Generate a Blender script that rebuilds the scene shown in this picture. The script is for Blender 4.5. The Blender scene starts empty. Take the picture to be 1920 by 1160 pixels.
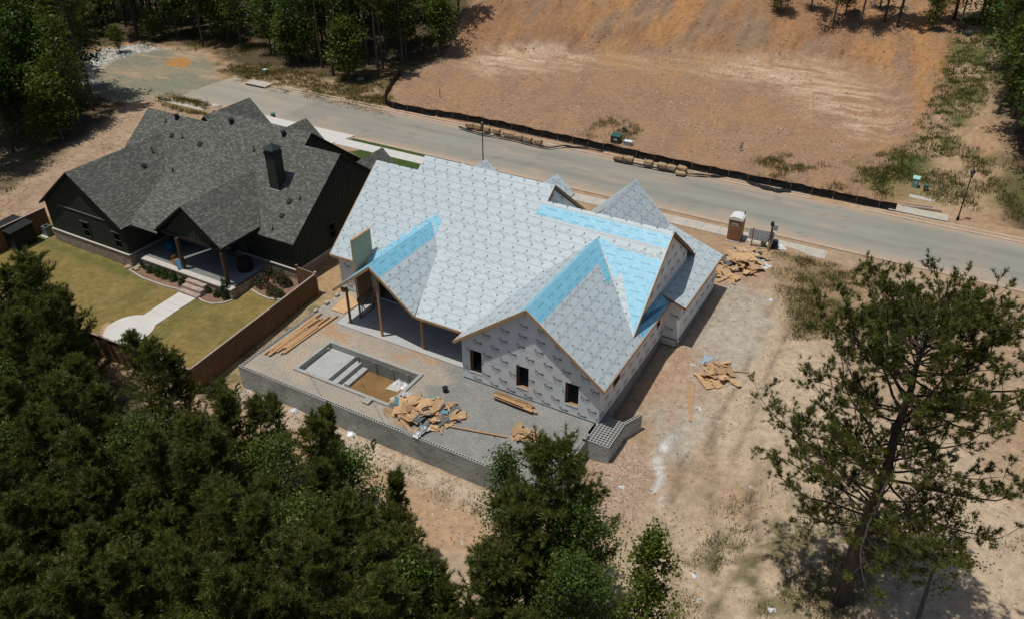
import bpy, bmesh, math, random
import numpy as np
from mathutils import Vector, Matrix
R = math.radians
S = bpy.context.scene
COL = S.collection
# ------------------------------------------------------------------ camera
YAW, PITCH, ROLL, FPX, CAMH = R(-29.702), R(33.274), R(-0.291), 1542.5, 34.0
_f = Vector((math.sin(YAW)*math.cos(PITCH), math.cos(YAW)*math.cos(PITCH), -math.sin(PITCH)))
_r0 = Vector((math.cos(YAW), -math.sin(YAW), 0)); _u0 = _r0.cross(_f)
_r = _r0*math.cos(ROLL) + _u0*math.sin(ROLL); _u = _u0*math.cos(ROLL) - _r0*math.sin(ROLL)
cd = bpy.data.cameras.new('camera'); cam = bpy.data.objects.new('camera', cd); COL.objects.link(cam)
M = Matrix.Identity(4)
for i in range(3):
    M[i][0], M[i][1], M[i][2] = _r[i], _u[i], -_f[i]
M[2][3] = CAMH
cam.matrix_world = M
cd.sensor_width = 36; cd.lens = FPX/1920*36; cd.clip_end = 6000; cd.clip_start = .5
S.camera = cam
# ------------------------------------------------------------------ sun and sky
SUND = Vector((.18, .17, -1)).normalized()
EL = math.asin(-SUND.z); AZ = math.atan2(-SUND.x, -SUND.y)
W = bpy.data.worlds.new('World'); S.world = W; W.use_nodes = True
nt = W.node_tree; nt.nodes.clear()
sky = nt.nodes.new('ShaderNodeTexSky'); sky.sky_type = 'NISHITA'; sky.sun_disc = False
sky.sun_elevation = EL; sky.sun_rotation = AZ; sky.altitude = 200; sky.air_density = 1.0; sky.dust_density = 2.0; sky.ozone_density = .6
bg = nt.nodes.new('ShaderNodeBackground'); bg.inputs[1].default_value = .070
wo = nt.nodes.new('ShaderNodeOutputWorld')
nt.links.new(sky.outputs[0], bg.inputs[0]); nt.links.new(bg.outputs[0], wo.inputs[0])
sl = bpy.data.lights.new('sun', 'SUN'); sl.energy = 3.5; sl.angle = R(.55); sl.color = (1, .95, .88)
so = bpy.data.objects.new('sun', sl); COL.objects.link(so)
so.rotation_euler = SUND.to_track_quat('-Z', 'Y').to_euler(); so.location = (0, 0, 60)
S.view_settings.view_transform = 'Standard'; S.view_settings.look = 'None'
S.view_settings.exposure = -.22; S.view_settings.gamma = 1
S.render.resolution_x = 1024; S.render.resolution_y = 618
S.cycles.max_bounces = 6
# ------------------------------------------------------------------ helpers
def at(px, py, z=None, X=None, Y=None, pl=None):
    """the real place a point of the picture stands at, given its height or plane"""
    d = _f + _r*((px-960)/FPX) - _u*((py-580)/FPX)
    if z is not None: t = (z-CAMH)/d.z
    elif X is not None: t = X/d.x
    elif Y is not None: t = Y/d.y
    else: n = Vector(pl[:3]); t = (pl[3]-n.z*CAMH)/n.dot(d)
    return Vector((d.x*t, d.y*t, CAMH+d.z*t))
def tag(o, label=None, cat=None, group=None, kind=None):
    if label: o['label'] = label
    if cat: o['category'] = cat
    if group: o['group'] = group
    if kind: o['kind'] = kind
    return o
def empty(name, loc=(0, 0, 0), rz=0, label=None, cat=None, group=None):
    o = bpy.data.objects.new(name, None); o.location = loc; o.rotation_euler = (0, 0, rz)
    o.empty_display_size = .3; COL.objects.link(o)
    return tag(o, label, cat, group)
def copy_tree(o, parent=None):
    c = o.copy(); COL.objects.link(c); c.parent = parent
    if parent: c.matrix_parent_inverse = o.matrix_parent_inverse
    for ch in o.children: copy_tree(ch, c)
    return c
class MB:
    def __init__(s): s.v = []; s.f = []; s.m = []; s.uv = {}; s.sm = False
    def face(s, pts, m=0, uv=None):
        n = len(s.v); s.v += [tuple(p) for p in pts]; s.f.append(tuple(range(n, n+len(pts)))); s.m.append(m)
        if uv: s.uv[len(s.f)-1] = uv
        return s
    def box(s, c, d, rz=0, m=0, rx=0, ry=0):
        """centre, full size"""
        mt = Matrix.Translation(c) @ Matrix.Rotation(rz, 4, 'Z') @ Matrix.Rotation(ry, 4, 'Y') @ Matrix.Rotation(rx, 4, 'X')
        n = len(s.v)
        for x in (-.5, .5):
            for y in (-.5, .5):
                for z in (-.5, .5): s.v.append(tuple(mt @ Vector((x*d[0], y*d[1], z*d[2]))))
        for q in ((0,1,3,2),(4,6,7,5),(0,4,5,1),(2,3,7,6),(0,2,6,4),(1,5,7,3)):
            s.f.append(tuple(n+i for i in q)); s.m.append(m)
        return s
    def bx(s, a, b, m=0):
        """box from corner to corner"""
        return s.box(((a[0]+b[0])/2, (a[1]+b[1])/2, (a[2]+b[2])/2), (abs(b[0]-a[0]), abs(b[1]-a[1]), abs(b[2]-a[2])), m=m)
    def bar(s, a, b, w, h, m=0):
        a, b = Vector(a), Vector(b); d = b-a; L = d.length
        if L < 1e-6: return s
        d.normalize(); up = Vector((0, 0, 1)) if abs(d.z) < .99 else Vector((0, 1, 0))
        x = d.cross(up).normalized()*w/2; y = x.cross(d).normalized()*h/2
        n = len(s.v)
        for p in (a, b):
            for k in ((-1,-1),(1,-1),(1,1),(-1,1)): s.v.append(tuple(p+x*k[0]+y*k[1]))
        for q in ((0,3,2,1),(4,5,6,7),(0,1,5,4),(1,2,6,5),(2,3,7,6),(3,0,4,7)):
            s.f.append(tuple(n+i for i in q)); s.m.append(m)
        return s
    def tube(s, pts, rad, seg=8, m=0, cap=True):
        pts = [Vector(p) for p in pts]; n0 = len(s.v); N = len(pts)
        if not hasattr(rad, '__len__'): rad = [rad]*N
        ref = None
        for i, p in enumerate(pts):
            d = (pts[min(i+1, N-1)]-pts[max(i-1, 0)]).normalized()
            if ref is None: ref = Vector((1, 0, 0)) if abs(d.x) < .9 else Vector((0, 1, 0))
            x = (ref-d*ref.dot(d)).normalized(); y = d.cross(x); ref = x
            for k in range(seg):
                a = 2*math.pi*k/seg; s.v.append(tuple(p+(x*math.cos(a)+y*math.sin(a))*rad[i]))
        for i in range(N-1):
            for k in range(seg):
                k2 = (k+1) % seg
                s.f.append((n0+i*seg+k, n0+i*seg+k2, n0+(i+1)*seg+k2, n0+(i+1)*seg+k)); s.m.append(m)
        if cap:
            s.f.append(tuple(n0+k for k in range(seg))[::-1]); s.m.append(m)
            s.f.append(tuple(n0+(N-1)*seg+k for k in range(seg))); s.m.append(m)
        return s
    def lathe(s, c, prof, seg=16, m=0):
        """profile of (radius, z)"""
        n0 = len(s.v)
        for r, z in prof:
            for k in range(seg):
                a = 2*math.pi*k/seg; s.v.append((c[0]+r*math.cos(a), c[1]+r*math.sin(a), c[2]+z))
        for i in range(len(prof)-1):
            for k in range(seg):
                k2 = (k+1) % seg
                s.f.append((n0+i*seg+k, n0+i*seg+k2, n0+(i+1)*seg+k2, n0+(i+1)*seg+k)); s.m.append(m)
        s.f.append(tuple(n0+k for k in range(seg))[::-1]); s.m.append(m)
        s.f.append(tuple(n0+(len(prof)-1)*seg+k for k in range(seg))); s.m.append(m)
        return s
    def prism(s, poly, z0, z1, m=0, mt=None):
        """plan polygon (ccw) pulled from z0 to z1 (numbers or per-point lists)"""
        n = len(poly); a = z0 if hasattr(z0, '__len__') else [z0]*n; b = z1 if hasattr(z1, '__len__') else [z1]*n
        s.face([(p[0], p[1], b[i]) for i, p in enumerate(poly)], m if mt is None else mt)
        s.face([(p[0], p[1], a[i]) for i, p in reversed(list(enumerate(poly)))], m)
        for i in range(n):
            j = (i+1) % n; p, q = poly[i], poly[j]
            s.face([(p[0], p[1], a[i]), (q[0], q[1], a[j]), (q[0], q[1], b[j]), (p[0], p[1], b[i])], m)
        return s
    def build(s, name, mats, parent=None, smooth=False, bevel=0):
        me = bpy.data.meshes.new(name); me.from_pydata(s.v, [], s.f)
        if not isinstance(mats, (list, tuple)): mats = [mats]
        for k in mats: me.materials.append(k)
        me.polygons.foreach_set('material_index', s.m)
        if smooth: me.polygons.foreach_set('use_smooth', [True]*len(s.f))
        if s.uv:
            l = me.uv_layers.new(name='UVMap')
            for i, u in s.uv.items():
                for k, li in enumerate(me.polygons[i].loop_indices): l.data[li].uv = u[k]
        me.update()
        o = bpy.data.objects.new(name, me); COL.objects.link(o)
        if parent:
            o.parent = parent
            o.location = -Vector(parent.location) if not parent.parent else (0, 0, 0)
            if parent.get('_local'): o.location = (0, 0, 0)
        if bevel:
            b = o.modifiers.new('b', 'BEVEL'); b.width = bevel; b.segments = 2; b.limit_method = 'ANGLE'
        return o
# ------------------------------------------------------------------ materials
def mat(name, col=(.5,.5,.5), rough=.8, metal=0, spec=.3):
    m = bpy.data.materials.new(name); m.use_nodes = True
    b = m.node_tree.nodes['Principled BSDF']
    b.inputs['Base Color'].default_value = (*col, 1); b.inputs['Roughness'].default_value = rough
    b.inputs['Metallic'].default_value = metal; b.inputs['Specular IOR Level'].default_value = spec
    return m
def NN(m): return m.node_tree.nodes, m.node_tree.links, m.node_tree.nodes['Principled BSDF']
def ramp(n, stops):
    r = n.new('ShaderNodeValToRGB'); e = r.color_ramp.elements
    while len(e) < len(stops): e.new(.5)
    for k, (p, c) in enumerate(stops): e[k].position = p; e[k].color = (*c, 1)
    return r
def noisy(name, stops, scale=4, detail=6, rough=.9, bump=.3, bscale=None, spec=.25, stretch=(1,1,1), coord='Object', dist=.05):
    m = mat(name, rough=rough, spec=spec); n, l, b = NN(m)
    tc = n.new('ShaderNodeTexCoord'); mp = n.new('ShaderNodeMapping'); mp.inputs['Scale'].default_value = stretch
    l.new(tc.outputs[coord], mp.inputs[0])
    t = n.new('ShaderNodeTexNoise'); t.inputs['Scale'].default_value = scale; t.inputs['Detail'].default_value = detail
    t.inputs['Roughness'].default_value = .65
    l.new(mp.outputs[0], t.inputs['Vector'])
    r = ramp(n, stops); l.new(t.outputs[0], r.inputs[0]); l.new(r.outputs[0], b.inputs['Base Color'])
    if bump:
        t2 = n.new('ShaderNodeTexNoise'); t2.inputs['Scale'].default_value = bscale or scale*4; t2.inputs['Detail'].default_value = 4
        l.new(mp.outputs[0], t2.inputs['Vector'])
        bp = n.new('ShaderNodeBump'); bp.inputs['Strength'].default_value = bump; bp.inputs['Distance'].default_value = dist
        l.new(t2.outputs[0], bp.inputs['Height']); l.new(bp.outputs[0], b.inputs['Normal'])
    return m
def brickmat(name, cols, mortar, bw, rh, ms=.02, rough=.85, uvm=True, bump=.4, off=.5, nscale=3, nmix=.35, squash=1):
    """bricks, blocks or shingles laid out in metres"""
    m = mat(name, rough=rough, spec=.25); n, l, b = NN(m)
    tc = n.new('ShaderNodeTexCoord')
    br = n.new('ShaderNodeTexBrick'); br.inputs['Scale'].default_value = 1
    br.inputs['Brick Width'].default_value = bw; br.inputs['Row Height'].default_value = rh
    br.inputs['Mortar Size'].default_value = ms; br.inputs['Mortar Smooth'].default_value = .2
    br.inputs['Color1'].default_value = (0, 0, 0, 1); br.inputs['Color2'].default_value = (1, 1, 1, 1)
    br.inputs['Mortar'].default_value = (.5, .5, .5, 1); br.offset = off; br.inputs['Bias'].default_value = 0
    l.new(tc.outputs['UV'], br.inputs['Vector'])
    r = ramp(n, cols); l.new(br.outputs['Color'], r.inputs[0])
    mx = n.new('ShaderNodeMix'); mx.data_type = 'RGBA'
    l.new(br.outputs['Fac'], mx.inputs[0]); l.new(r.outputs[0], mx.inputs[6]); mx.inputs[7].default_value = (*mortar, 1)
    nz = n.new('ShaderNodeTexNoise'); nz.inputs['Scale'].default_value = nscale; nz.inputs['Detail'].default_value = 5
    l.new(tc.outputs['UV'], nz.inputs['Vector'])
    r2 = ramp(n, [(.3, (.6,.6,.6)), (.7, (1.25,1.25,1.25))]); l.new(nz.outputs[0], r2.inputs[0])
    m2 = n.new('ShaderNodeMix'); m2.data_type = 'RGBA'; m2.blend_type = 'MULTIPLY'; m2.inputs[0].default_value = nmix
    l.new(mx.outputs[2], m2.inputs[6]); l.new(r2.outputs[0], m2.inputs[7])
    l.new(m2.outputs[2], b.inputs['Base Color'])
    if bump:
        bp = n.new('ShaderNodeBump'); bp.inputs['Strength'].default_value = bump; bp.inputs['Distance'].default_value = .01
        inv = n.new('ShaderNodeMath'); inv.operation = 'SUBTRACT'; inv.inputs[0].default_value = 1
        l.new(br.outputs['Fac'], inv.inputs[1]); l.new(inv.outputs[0], bp.inputs['Height']); l.new(bp.outputs[0], b.inputs['Normal'])
    return m
def colattr(name, rough=.95, sp=((.35,(.80,.79,.78)),(.65,(1.16,1.15,1.14))), scale=2.2, bump=.5, dist=.06, spec=.15, fine=38, spk=.5):
    """surface whose own colour is stored per vertex, broken up by fine noise"""
    m = mat(name, rough=rough, spec=spec); n, l, b = NN(m)
    a = n.new('ShaderNodeAttribute'); a.attribute_name = 'Col'
    tc = n.new('ShaderNodeTexCoord')
    t = n.new('ShaderNodeTexNoise'); t.inputs['Scale'].default_value = scale; t.inputs['Detail'].default_value = 8; t.inputs['Roughness'].default_value = .7
    l.new(tc.outputs['Object'], t.inputs['Vector'])
    r = ramp(n, sp); l.new(t.outputs[0], r.inputs[0])
    mx = n.new('ShaderNodeMix'); mx.data_type = 'RGBA'; mx.blend_type = 'MULTIPLY'; mx.inputs[0].default_value = 1
    l.new(a.outputs['Color'], mx.inputs[6]); l.new(r.outputs[0], mx.inputs[7])
    v = n.new('ShaderNodeTexNoise'); v.inputs['Scale'].default_value = fine*.36; v.inputs['Detail'].default_value = 4
    l.new(tc.outputs['Object'], v.inputs['Vector'])
    r2 = ramp(n, [(.36, (.55,.52,.5)), (.46, (1,1,1)), (.6, (1,1,1)), (.72, (1.4,1.38,1.36))]); l.new(v.outputs[0], r2.inputs[0])
    m2 = n.new('ShaderNodeMix'); m2.data_type = 'RGBA'; m2.blend_type = 'MULTIPLY'; m2.inputs[0].default_value = spk
    l.new(mx.outputs[2], m2.inputs[6]); l.new(r2.outputs[0], m2.inputs[7])
    l.new(m2.outputs[2], b.inputs['Base Color'])
    bp = n.new('ShaderNodeBump'); bp.inputs['Strength'].default_value = bump; bp.inputs['Distance'].default_value = dist
    l.new(t.outputs[0], bp.inputs['Height']); l.new(bp.outputs[0], b.inputs['Normal'])
    return m
def leafy(m, k=.35, tint=(1.25,1.3,.6)):
    """lets some light through thin leaves"""
    n, l, b = NN(m); out = [x for x in n if x.type == 'OUTPUT_MATERIAL'][0]
    src = b.inputs['Base Color'].links[0].from_socket
    t = n.new('ShaderNodeBsdfTranslucent'); mx = n.new('ShaderNodeMixShader'); mx.inputs[0].default_value = k
    c = n.new('ShaderNodeMix'); c.data_type = 'RGBA'; c.blend_type = 'MULTIPLY'; c.inputs[0].default_value = 1; c.inputs[7].default_value = (*tint, 1)
    l.new(src, c.inputs[6]); l.new(c.outputs[2], t.inputs[0]); l.new(b.outputs[0], mx.inputs[1]); l.new(t.outputs[0], mx.inputs[2]); l.new(mx.outputs[0], out.inputs[0])
    for x in n:
        if x.type == 'BUMP':
            for lk in list(x.outputs[0].links): l.remove(lk)
    return m
def random_tone(m, lo=.7, hi=1.2):
    """each piece its own shade of the same stuff"""
    n, l, b = NN(m); src = b.inputs['Base Color'].links[0].from_socket; oi = n.new('ShaderNodeObjectInfo'); mr = n.new('ShaderNodeMapRange'); mr.inputs[3].default_value = lo; mr.inputs[4].default_value = hi
    l.new(oi.outputs['Random'], mr.inputs[0]); v = n.new('ShaderNodeVectorMath'); v.operation = 'SCALE'; l.new(src, v.inputs[0]); l.new(mr.outputs[0], v.inputs['Scale']); l.new(v.outputs[0], b.inputs['Base Color']); return m
# ------------------------------------------------------------------ numpy noise
def _h(i, j, s):
    n = (i.astype(np.int64)*374761393 + j.astype(np.int64)*668265263 + s*1274126177) & 0xffffffff
    n = ((n ^ (n >> 13))*1274126177) & 0xffffffff
    return ((n ^ (n >> 16)) & 0xffff)/65535.
def vn(x, y, s=0):
    i, j = np.floor(x), np.floor(y); u, v = x-i, y-j; u = u*u*(3-2*u); v = v*v*(3-2*v)
    return (_h(i, j, s)*(1-u)+_h(i+1, j, s)*u)*(1-v) + (_h(i, j+1, s)*(1-u)+_h(i+1, j+1, s)*u)*v
def fbm(x, y, s=0, o=4):
    r = 0; a = .5
    for k in range(o): r = r + a*vn(x*2**k, y*2**k, s+k*17); a *= .5
    return r/(1-.5**o)
def ss(a, b, x):
    t = np.clip((x-a)/(b-a), 0, 1); return t*t*(3-2*t)
def sdf(poly, X, Y):
    """distance to a plan polygon, negative inside"""
    d = np.full(np.shape(X), 1e9); ins = np.zeros(np.shape(X), bool); n = len(poly)
    for i in range(n):
        ax, ay = poly[i]; bx, by = poly[(i+1) % n]; ex, ey = bx-ax, by-ay
        t = np.clip(((X-ax)*ex+(Y-ay)*ey)/(ex*ex+ey*ey+1e-12), 0, 1)
        d = np.minimum(d, (X-ax-t*ex)**2+(Y-ay-t*ey)**2)
        c = ((ay > Y) != (by > Y)) & (X < (bx-ax)*(Y-ay)/((by-ay) if by != ay else 1e-9)+ax)
        ins ^= c
    d = np.sqrt(d); return np.where(ins, -d, d)
# ================================================================== the ground
def terr(X, Y):
    X = np.asarray(X, float); Y = np.asarray(Y, float)
    we = np.interp(Y, [-300,0,15,24,27,36,45,56], [-5,-3.2,-2.5,-1.8,-1.45,-1.1,-.6,0])
    ea = np.interp(Y, [-300,0,15,29,35,41,47,55,62], [-5,-3.2,-2.5,-1.8,-1.5,-1.0,-.5,-.15,0])
    t = ss(-41.5, -38.9, X); z = we*(1-t)+ea*t
    yt = np.interp(X, [-120,-66,-60,-47,-32,-18,-10,60], [96,97,103,109.4,115.4,119,118,118]) + (fbm(X/5, Y/5, 3)-.5)*2.5
    dn = Y-yt; hn = np.interp(X, [-120,-75,-62,-50,-36,-20,-5,60], [5,5,6.5,11,9,5.0,4.6,5])
    sn = np.interp(X, [-120,-75,-62,60], [.22,.25,.62,.66])
    zn = hn*(1-np.exp(-np.maximum(dn, 0)*sn/hn*1.15))
    xt = np.interp(Y, [80,90,99,108,120,140], [-4.5,-6,-6.9,-7.6,-12,-14])
    dr = X-xt; hr = np.interp(Y, [80,88,100,115,130], [0,1.0,2.8,4.5,7])
    zr = hr*(1-np.exp(-np.maximum(dr, 0)*.55/np.maximum(hr, .2)))
    nz = (fbm(X/2.2, Y/2.2, 5, 5)-.5)
    up = np.maximum(zn, zr)
    z = z+up+nz*np.clip(up, 0, 1.2)*1.3+(fbm(X/1.3, Y/8, 6, 3)-.5)*np.clip(up, 0, 1)*.9
    rough = np.where(Y > 78, .12, .14)
    dr_ = sdf([(-90,61.5),(12000,61.5),(12000,76.6),(-90,76.6)], X, Y)
    z = z+(fbm(X/1.3, Y/1.3, 9, 4)-.5)*rough*ss(0, 2.5, dr_)
    # spoil heap thrown up beside the block pier
    z = z+.55*np.exp(-(((X+11.6)/2.3)**2+((Y-33.2)/2.6)**2))+.35*np.exp(-(((X+10)/2.2)**2+((Y-62)/2)**2))
    # wheel ruts in the haul track and on the bare lot
    for (x0, y0, x1, y1) in ((-3.5,24,-8.2,41),(-5.4,23,-10.2,40),(-1.5,26,-5.5,40)):
        L = math.hypot(x1-x0, y1-y0); nx, ny = -(y1-y0)/L, (x1-x0)/L
        dd = (X-x0)*nx+(Y-y0)*ny+(fbm(X/3, Y/3, 31)-.5)*1.2; tt = ((X-x0)*(x1-x0)+(Y-y0)*(y1-y0))/L/L
        z = z-.14*np.exp(-(dd/.26)**2)*ss(-.1,.1,tt)*(1-ss(.9,1.15,tt))+.09*np.exp(-((dd-.45)/.2)**2)*ss(-.1,.1,tt)*(1-ss(.9,1.15,tt))
    road = sdf([(-86,66.5),(4000,66.5),(4000,75.9),(-86,75.9)], X, Y)
    z = np.where(road < 0, -.28, z)
    pad = sdf([(-38.1,30.2),(-15.0,30.2),(-15.0,48),(-13.9,48),(-13.9,54.7),(-38.1,54.7)], X, Y)
    z = np.where(pad < 0, -2.6, z)
    lh = sdf([(-67,37),(-58.3,37),(-58.3,41.5),(-44,41.5),(-44,54),(-67,54)], X, Y)
    z = np.where(lh < 0, -1.6, z)
    return z
def gz(x, y): return float(terr(np.array([x]), np.array([y]))[0])
def atg(px, py, dz=0):
    z = 0
    for _ in range(12):
        p = at(px, py, z=z); z2 = gz(p.x, p.y)+dz
        if z2 < -2.55+dz: z2 = dz
        z = z*.4+z2*.6
    return p
def poly(pts, z=0): return [tuple(at(x, y, z=z)[:2]) for x, y in pts]
YARD = [(-72.5,27.2),(-40.7,27.2),(-40.7,40.6),(-44,42),(-67,42),(-72.5,38.5)]
CDS = poly([(135,132),(165,102),(215,90),(320,95),(385,105),(402,132),(415,150),(330,183),(300,182),(240,197),(185,172),(150,160)])
def axis(segs):
    a = []
    for lo, hi, st in segs: a += list(np.arange(lo, hi-1e-6, st))
    lo, hi = a[0], segs[-1][1]; a.append(hi); k = 2.; pre = []; post = []
    x = lo
    while x > -2600: x -= k; k *= 1.35; pre.append(x)
    k = 2.; x = hi
    while x < 2600: x += k; k *= 1.35; post.append(x)
    return np.array(pre[::-1]+a+post)
def mixc(C, c, w):
    w = np.clip(w, 0, 1)[:, None]; return C*(1-w)+np.array(c)*w
def ground_colour(X, Y, Z):
    n1 = fbm(X/3, Y/3, 11); n2 = fbm(X/9, Y/9, 12); n3 = fbm(X/1.1, Y/1.1, 13); n4 = fbm(X/.6, Y/.6, 14, 2)
    n5 = fbm(X/1.6+Y/7, Y/5, 15)
    J = (n3-.5)*2.2+(n4-.5)*.8
    tan = np.array((.40,.30,.205)); C = np.tile(tan, (len(X), 1))
    C = mixc(C, (.31,.25,.18), ss(.5,.64,fbm(X/.8, Y/.8, 16))*.5); C = mixc(C, (.46,.37,.27), ss(.5,.7,n2)*.7); C = mixc(C, (.38,.25,.155), ss(.52,.7,n1)*.5)
    # forest floor, darkened to put the shade under the trees into its colour
    ff = np.maximum(1-ss(-1.5, 1.5, Y-np.interp(X, [-80,-44,-38,-22,-14,-6,0], [28,26,24.5,21.5,19,16,13])+J), 0)
    ff = np.maximum(ff, (X < -88)*(Y < 62)*1.); 
    fl = sdf(poly([(0,345),(150,262),(235,215),(150,165),(126,130),(160,96),(215,80),(320,84),(400,96),(435,122),(520,132),(600,146),(735,158),(830,110),(930,0),(700,-60),(-500,-60),(-500,420)]), X, Y)
    ff = np.maximum(ff, 1-ss(-1.5, 1.5, fl+J*1.4))
    ff = np.maximum(ff, ss(-1.5,1.5, X-np.interp(Y, [78,95,110,140], [6,4.5,2,0])+J)*(Y > 78))
    C = mixc(C, (.075,.065,.04), ff*.93); C = mixc(C, (.22,.15,.09), ff*ss(.58,.72,n3)*.5)
    # bare lot across the road
    lot = sdf(poly([(735,215),(745,160),(860,95),(985,-60),(1500,-90),(1800,-30),(1770,200),(1690,300),(1690,396),(1200,300)]), X, Y)
    w = 1-ss(-.8, .8, lot+J*.8)
    C = mixc(C, (.335,.225,.15), w)
    C = mixc(C, (.37,.235,.13), w*ss(.45,.75,n1)*.6); C = mixc(C, (.27,.19,.145), w*ss(.45,.72,n5)*.6)
    pale = np.minimum(sdf(poly([(880,118),(950,95),(1020,90),(1100,108),(1040,128),(930,140)]), X, Y), sdf(poly([(1330,128),(1420,118),(1560,130),(1640,165),(1670,235),(1620,262),(1560,215),(1470,165),(1380,150)]), X, Y)); pale2 = sdf(poly([(950,90),(1130,98),(1560,112),(1640,140),(1600,170),(1200,128),(960,135)]), X, Y)
    st = fbm(X/3.2, Y/.8, 21)
    C = mixc(C, (.55,.44,.33), w*(1-ss(-2.5,4.5, pale+J*2))*ss(.33,.66,st)*.85); C = mixc(C, (.47,.35,.24), w*(1-ss(-2,3, pale2+J*2))*ss(.4,.7,fbm(X/6,Y/.9,27))*.6)
    C = mixc(C, (.60,.51,.41), w*(1-ss(-2,1.5, pale+J*1.5))*ss(.55,.72,fbm(X/2.8, Y/.9, 22))*.75)
    bank = w*ss(.4, 1.6, Z)
    C = mixc(C, (.30,.18,.11), bank*.8); org = 1-ss(-3, 5, np.minimum(sdf(poly([(1080,-10),(1330,-10),(1290,70),(1120,60)], 5), X, Y), sdf(poly([(1600,40),(1720,20),(1760,130),(1730,250),(1640,330),(1690,200),(1640,90)], 2), X, Y))); C = mixc(C, (.43,.245,.105), bank*ss(.25,.7,fbm(X/2.5, Y/9, 24))*(.4+.6*org)*.85); C = mixc(C, (.43,.27,.13), w*org*ss(.4,.7,n1)*.5)
    C = mixc(C, (.25,.205,.165), bank*ss(.5,.75,fbm(X/3, Y/8, 25))*.7)
    # verge with grass
    vg = sdf(poly([(400,120),(520,130),(740,150),(725,215),(640,198),(430,150)]), X, Y)
    C = mixc(C, (.16,.13,.06), (1-ss(-.6,.8,vg+J))*ss(.40,.6,n1)*.85)
    for pl_, a in ((poly([(1790,60),(1870,60),(1850,180),(1790,260),(1700,300),(1660,330),(1640,300),(1730,230),(1770,140)], 2.), .95),
                   (poly([(1560,300),(1700,290),(1920,330),(1920,400),(1800,380),(1640,370)]), .5)):
        d = sdf(pl_, X, Y); C = mixc(C, (.11,.13,.045), (1-ss(-.8,1.2,d+J))*ss(.35,.6,n1)*a)
    # haul track side of the house
    tr = sdf([(-8.4,26),(-2,22),(8,20),(8,45),(-2,46),(-8.5,58),(-10.5,50),(-9.5,36)], X, Y)
    C = mixc(C, (.50,.405,.30), (1-ss(-1,2.5,tr+J))*ss(.3,.62,n2+.1)*.85)
    gr = sdf([(-12.8,57.5),(-9,56),(-8.3,50),(-9.5,44),(-9.2,38),(-10.2,36.8),(-12.8,40),(-11.8,46.5)], X, Y)
    C = mixc(C, (.41,.385,.335), (1-ss(-.8,1.2,gr+J*.8))*.85)
    pk = sdf([(-14.3,34.4),(-12.4,37.2),(-10.6,35.6),(-10.2,31),(-13,30.2),(-14.6,31.5)], X, Y)
    C = mixc(C, (.43,.315,.245), (1-ss(-.6,.8,pk+J*.7))*.85)
    pk = sdf([(-12,47),(-9.6,46),(-9.6,43),(-11.2,40),(-13.6,42.5)], X, Y)
    C = mixc(C, (.43,.28,.19), (1-ss(-.6,1,pk+J*.8))*.5)
    ch = np.abs(X-np.interp(Y, [33.2,35.2,36.4,38,40], [-9.25,-9.9,-10.9,-10.7,-10.0])+(n3-.5)*.9)
    C = mixc(C, (.60,.62,.62), (1-ss(.12,.42,ch))*ss(32.8,33.6,Y)*(1-ss(37.6,40.2,Y))*ss(.3,.5,fbm(X/.5,Y/.8,33))*.9)
    # grey-green weedy corner by the walk
    wd = sdf([(-10.6,63.4),(-3,63.4),(-3,55),(-6.5,52),(-8,56)], X, Y)
    C = mixc(C, (.27,.185,.105), (1-ss(-.8,1.2,wd+J))*.75); C = mixc(C, (.13,.13,.06), (1-ss(-.8,1.2,wd+J))*ss(.52,.66,n3)*.7)
    sg = sdf(poly([(1380,1000),(1500,950),(1700,1060),(1560,1170),(1240,1170),(1300,1060)], -2), X, Y)
    C = mixc(C, (.13,.12,.05), (1-ss(-.8,1.2,sg+J))*ss(.42,.58,n3)*.8)
    # strip beside the long wall: pale spill then orange clay
    stp = (1-ss(1.0,1.8, 29.6-Y+J*.5))*(Y < 29.7)*(X > -39)*(X < -14)
    C = mixc(C, (.50,.42,.34), stp*.8)
    rd = sdf([(-37,27.5),(-15,27.6),(-11.5,29.5),(-11,26),(-20,24.5),(-37,25)], X, Y)
    C = mixc(C, (.45,.30,.19), (1-ss(-.6,.8,rd+J*.6))*.75)
    # cul-de-sac
    cd_ = sdf(CDS, X, Y); w = 1-ss(-.5,.7,cd_+J*.4)
    C = mixc(C, (.30,.275,.205), w); C = mixc(C, (.225,.24,.20), w*ss(.38,.6,fbm(X/7, Y/1.6, 41)))
    C = mixc(C, (.44,.35,.25), w*ss(.58,.72,fbm(X/4, Y/1.4, 42))*.7)
    mud = sdf(poly([(310,118),(330,108),(352,108),(360,118),(345,126),(318,126)]), X, Y)
    C = mixc(C, (.42,.24,.085), (1-ss(-.3,.3,mud+J*.3)))
    # light spill of rock by the turning head
    rk = sdf(poly([(133,130),(160,108),(200,92),(265,84),(310,92),(260,100),(215,112),(170,140),(180,160),(150,160)]), X, Y)
    C = mixc(C, (.58,.58,.55), (1-ss(-.4,.8,rk+J*.6))*ss(.38,.55,n3)*.9)
    # dirt path west of the grey house
    dp = sdf(poly([(275,195),(300,182),(240,197),(190,245),(120,300),(40,350),(0,375),(0,440),(60,385),(130,320),(210,275),(262,230)]), X, Y)
    C = mixc(C, (.40,.29,.205), (1-ss(-.5,.9,dp+J*.6))*.95); C = mixc(C, (.28,.20,.14), (1-ss(-.5,.9,dp+J*.6))*ss(.5,.68,n1)*.6)
    # fenced lawn
    yd = sdf(YARD, X, Y); w = (1-ss(-.05,.15,yd))
    L = mixc(np.tile(np.array((.225,.175,.062)), (len(X), 1)), (.155,.145,.045), ss(.45,.68,n1)*.7)
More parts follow.
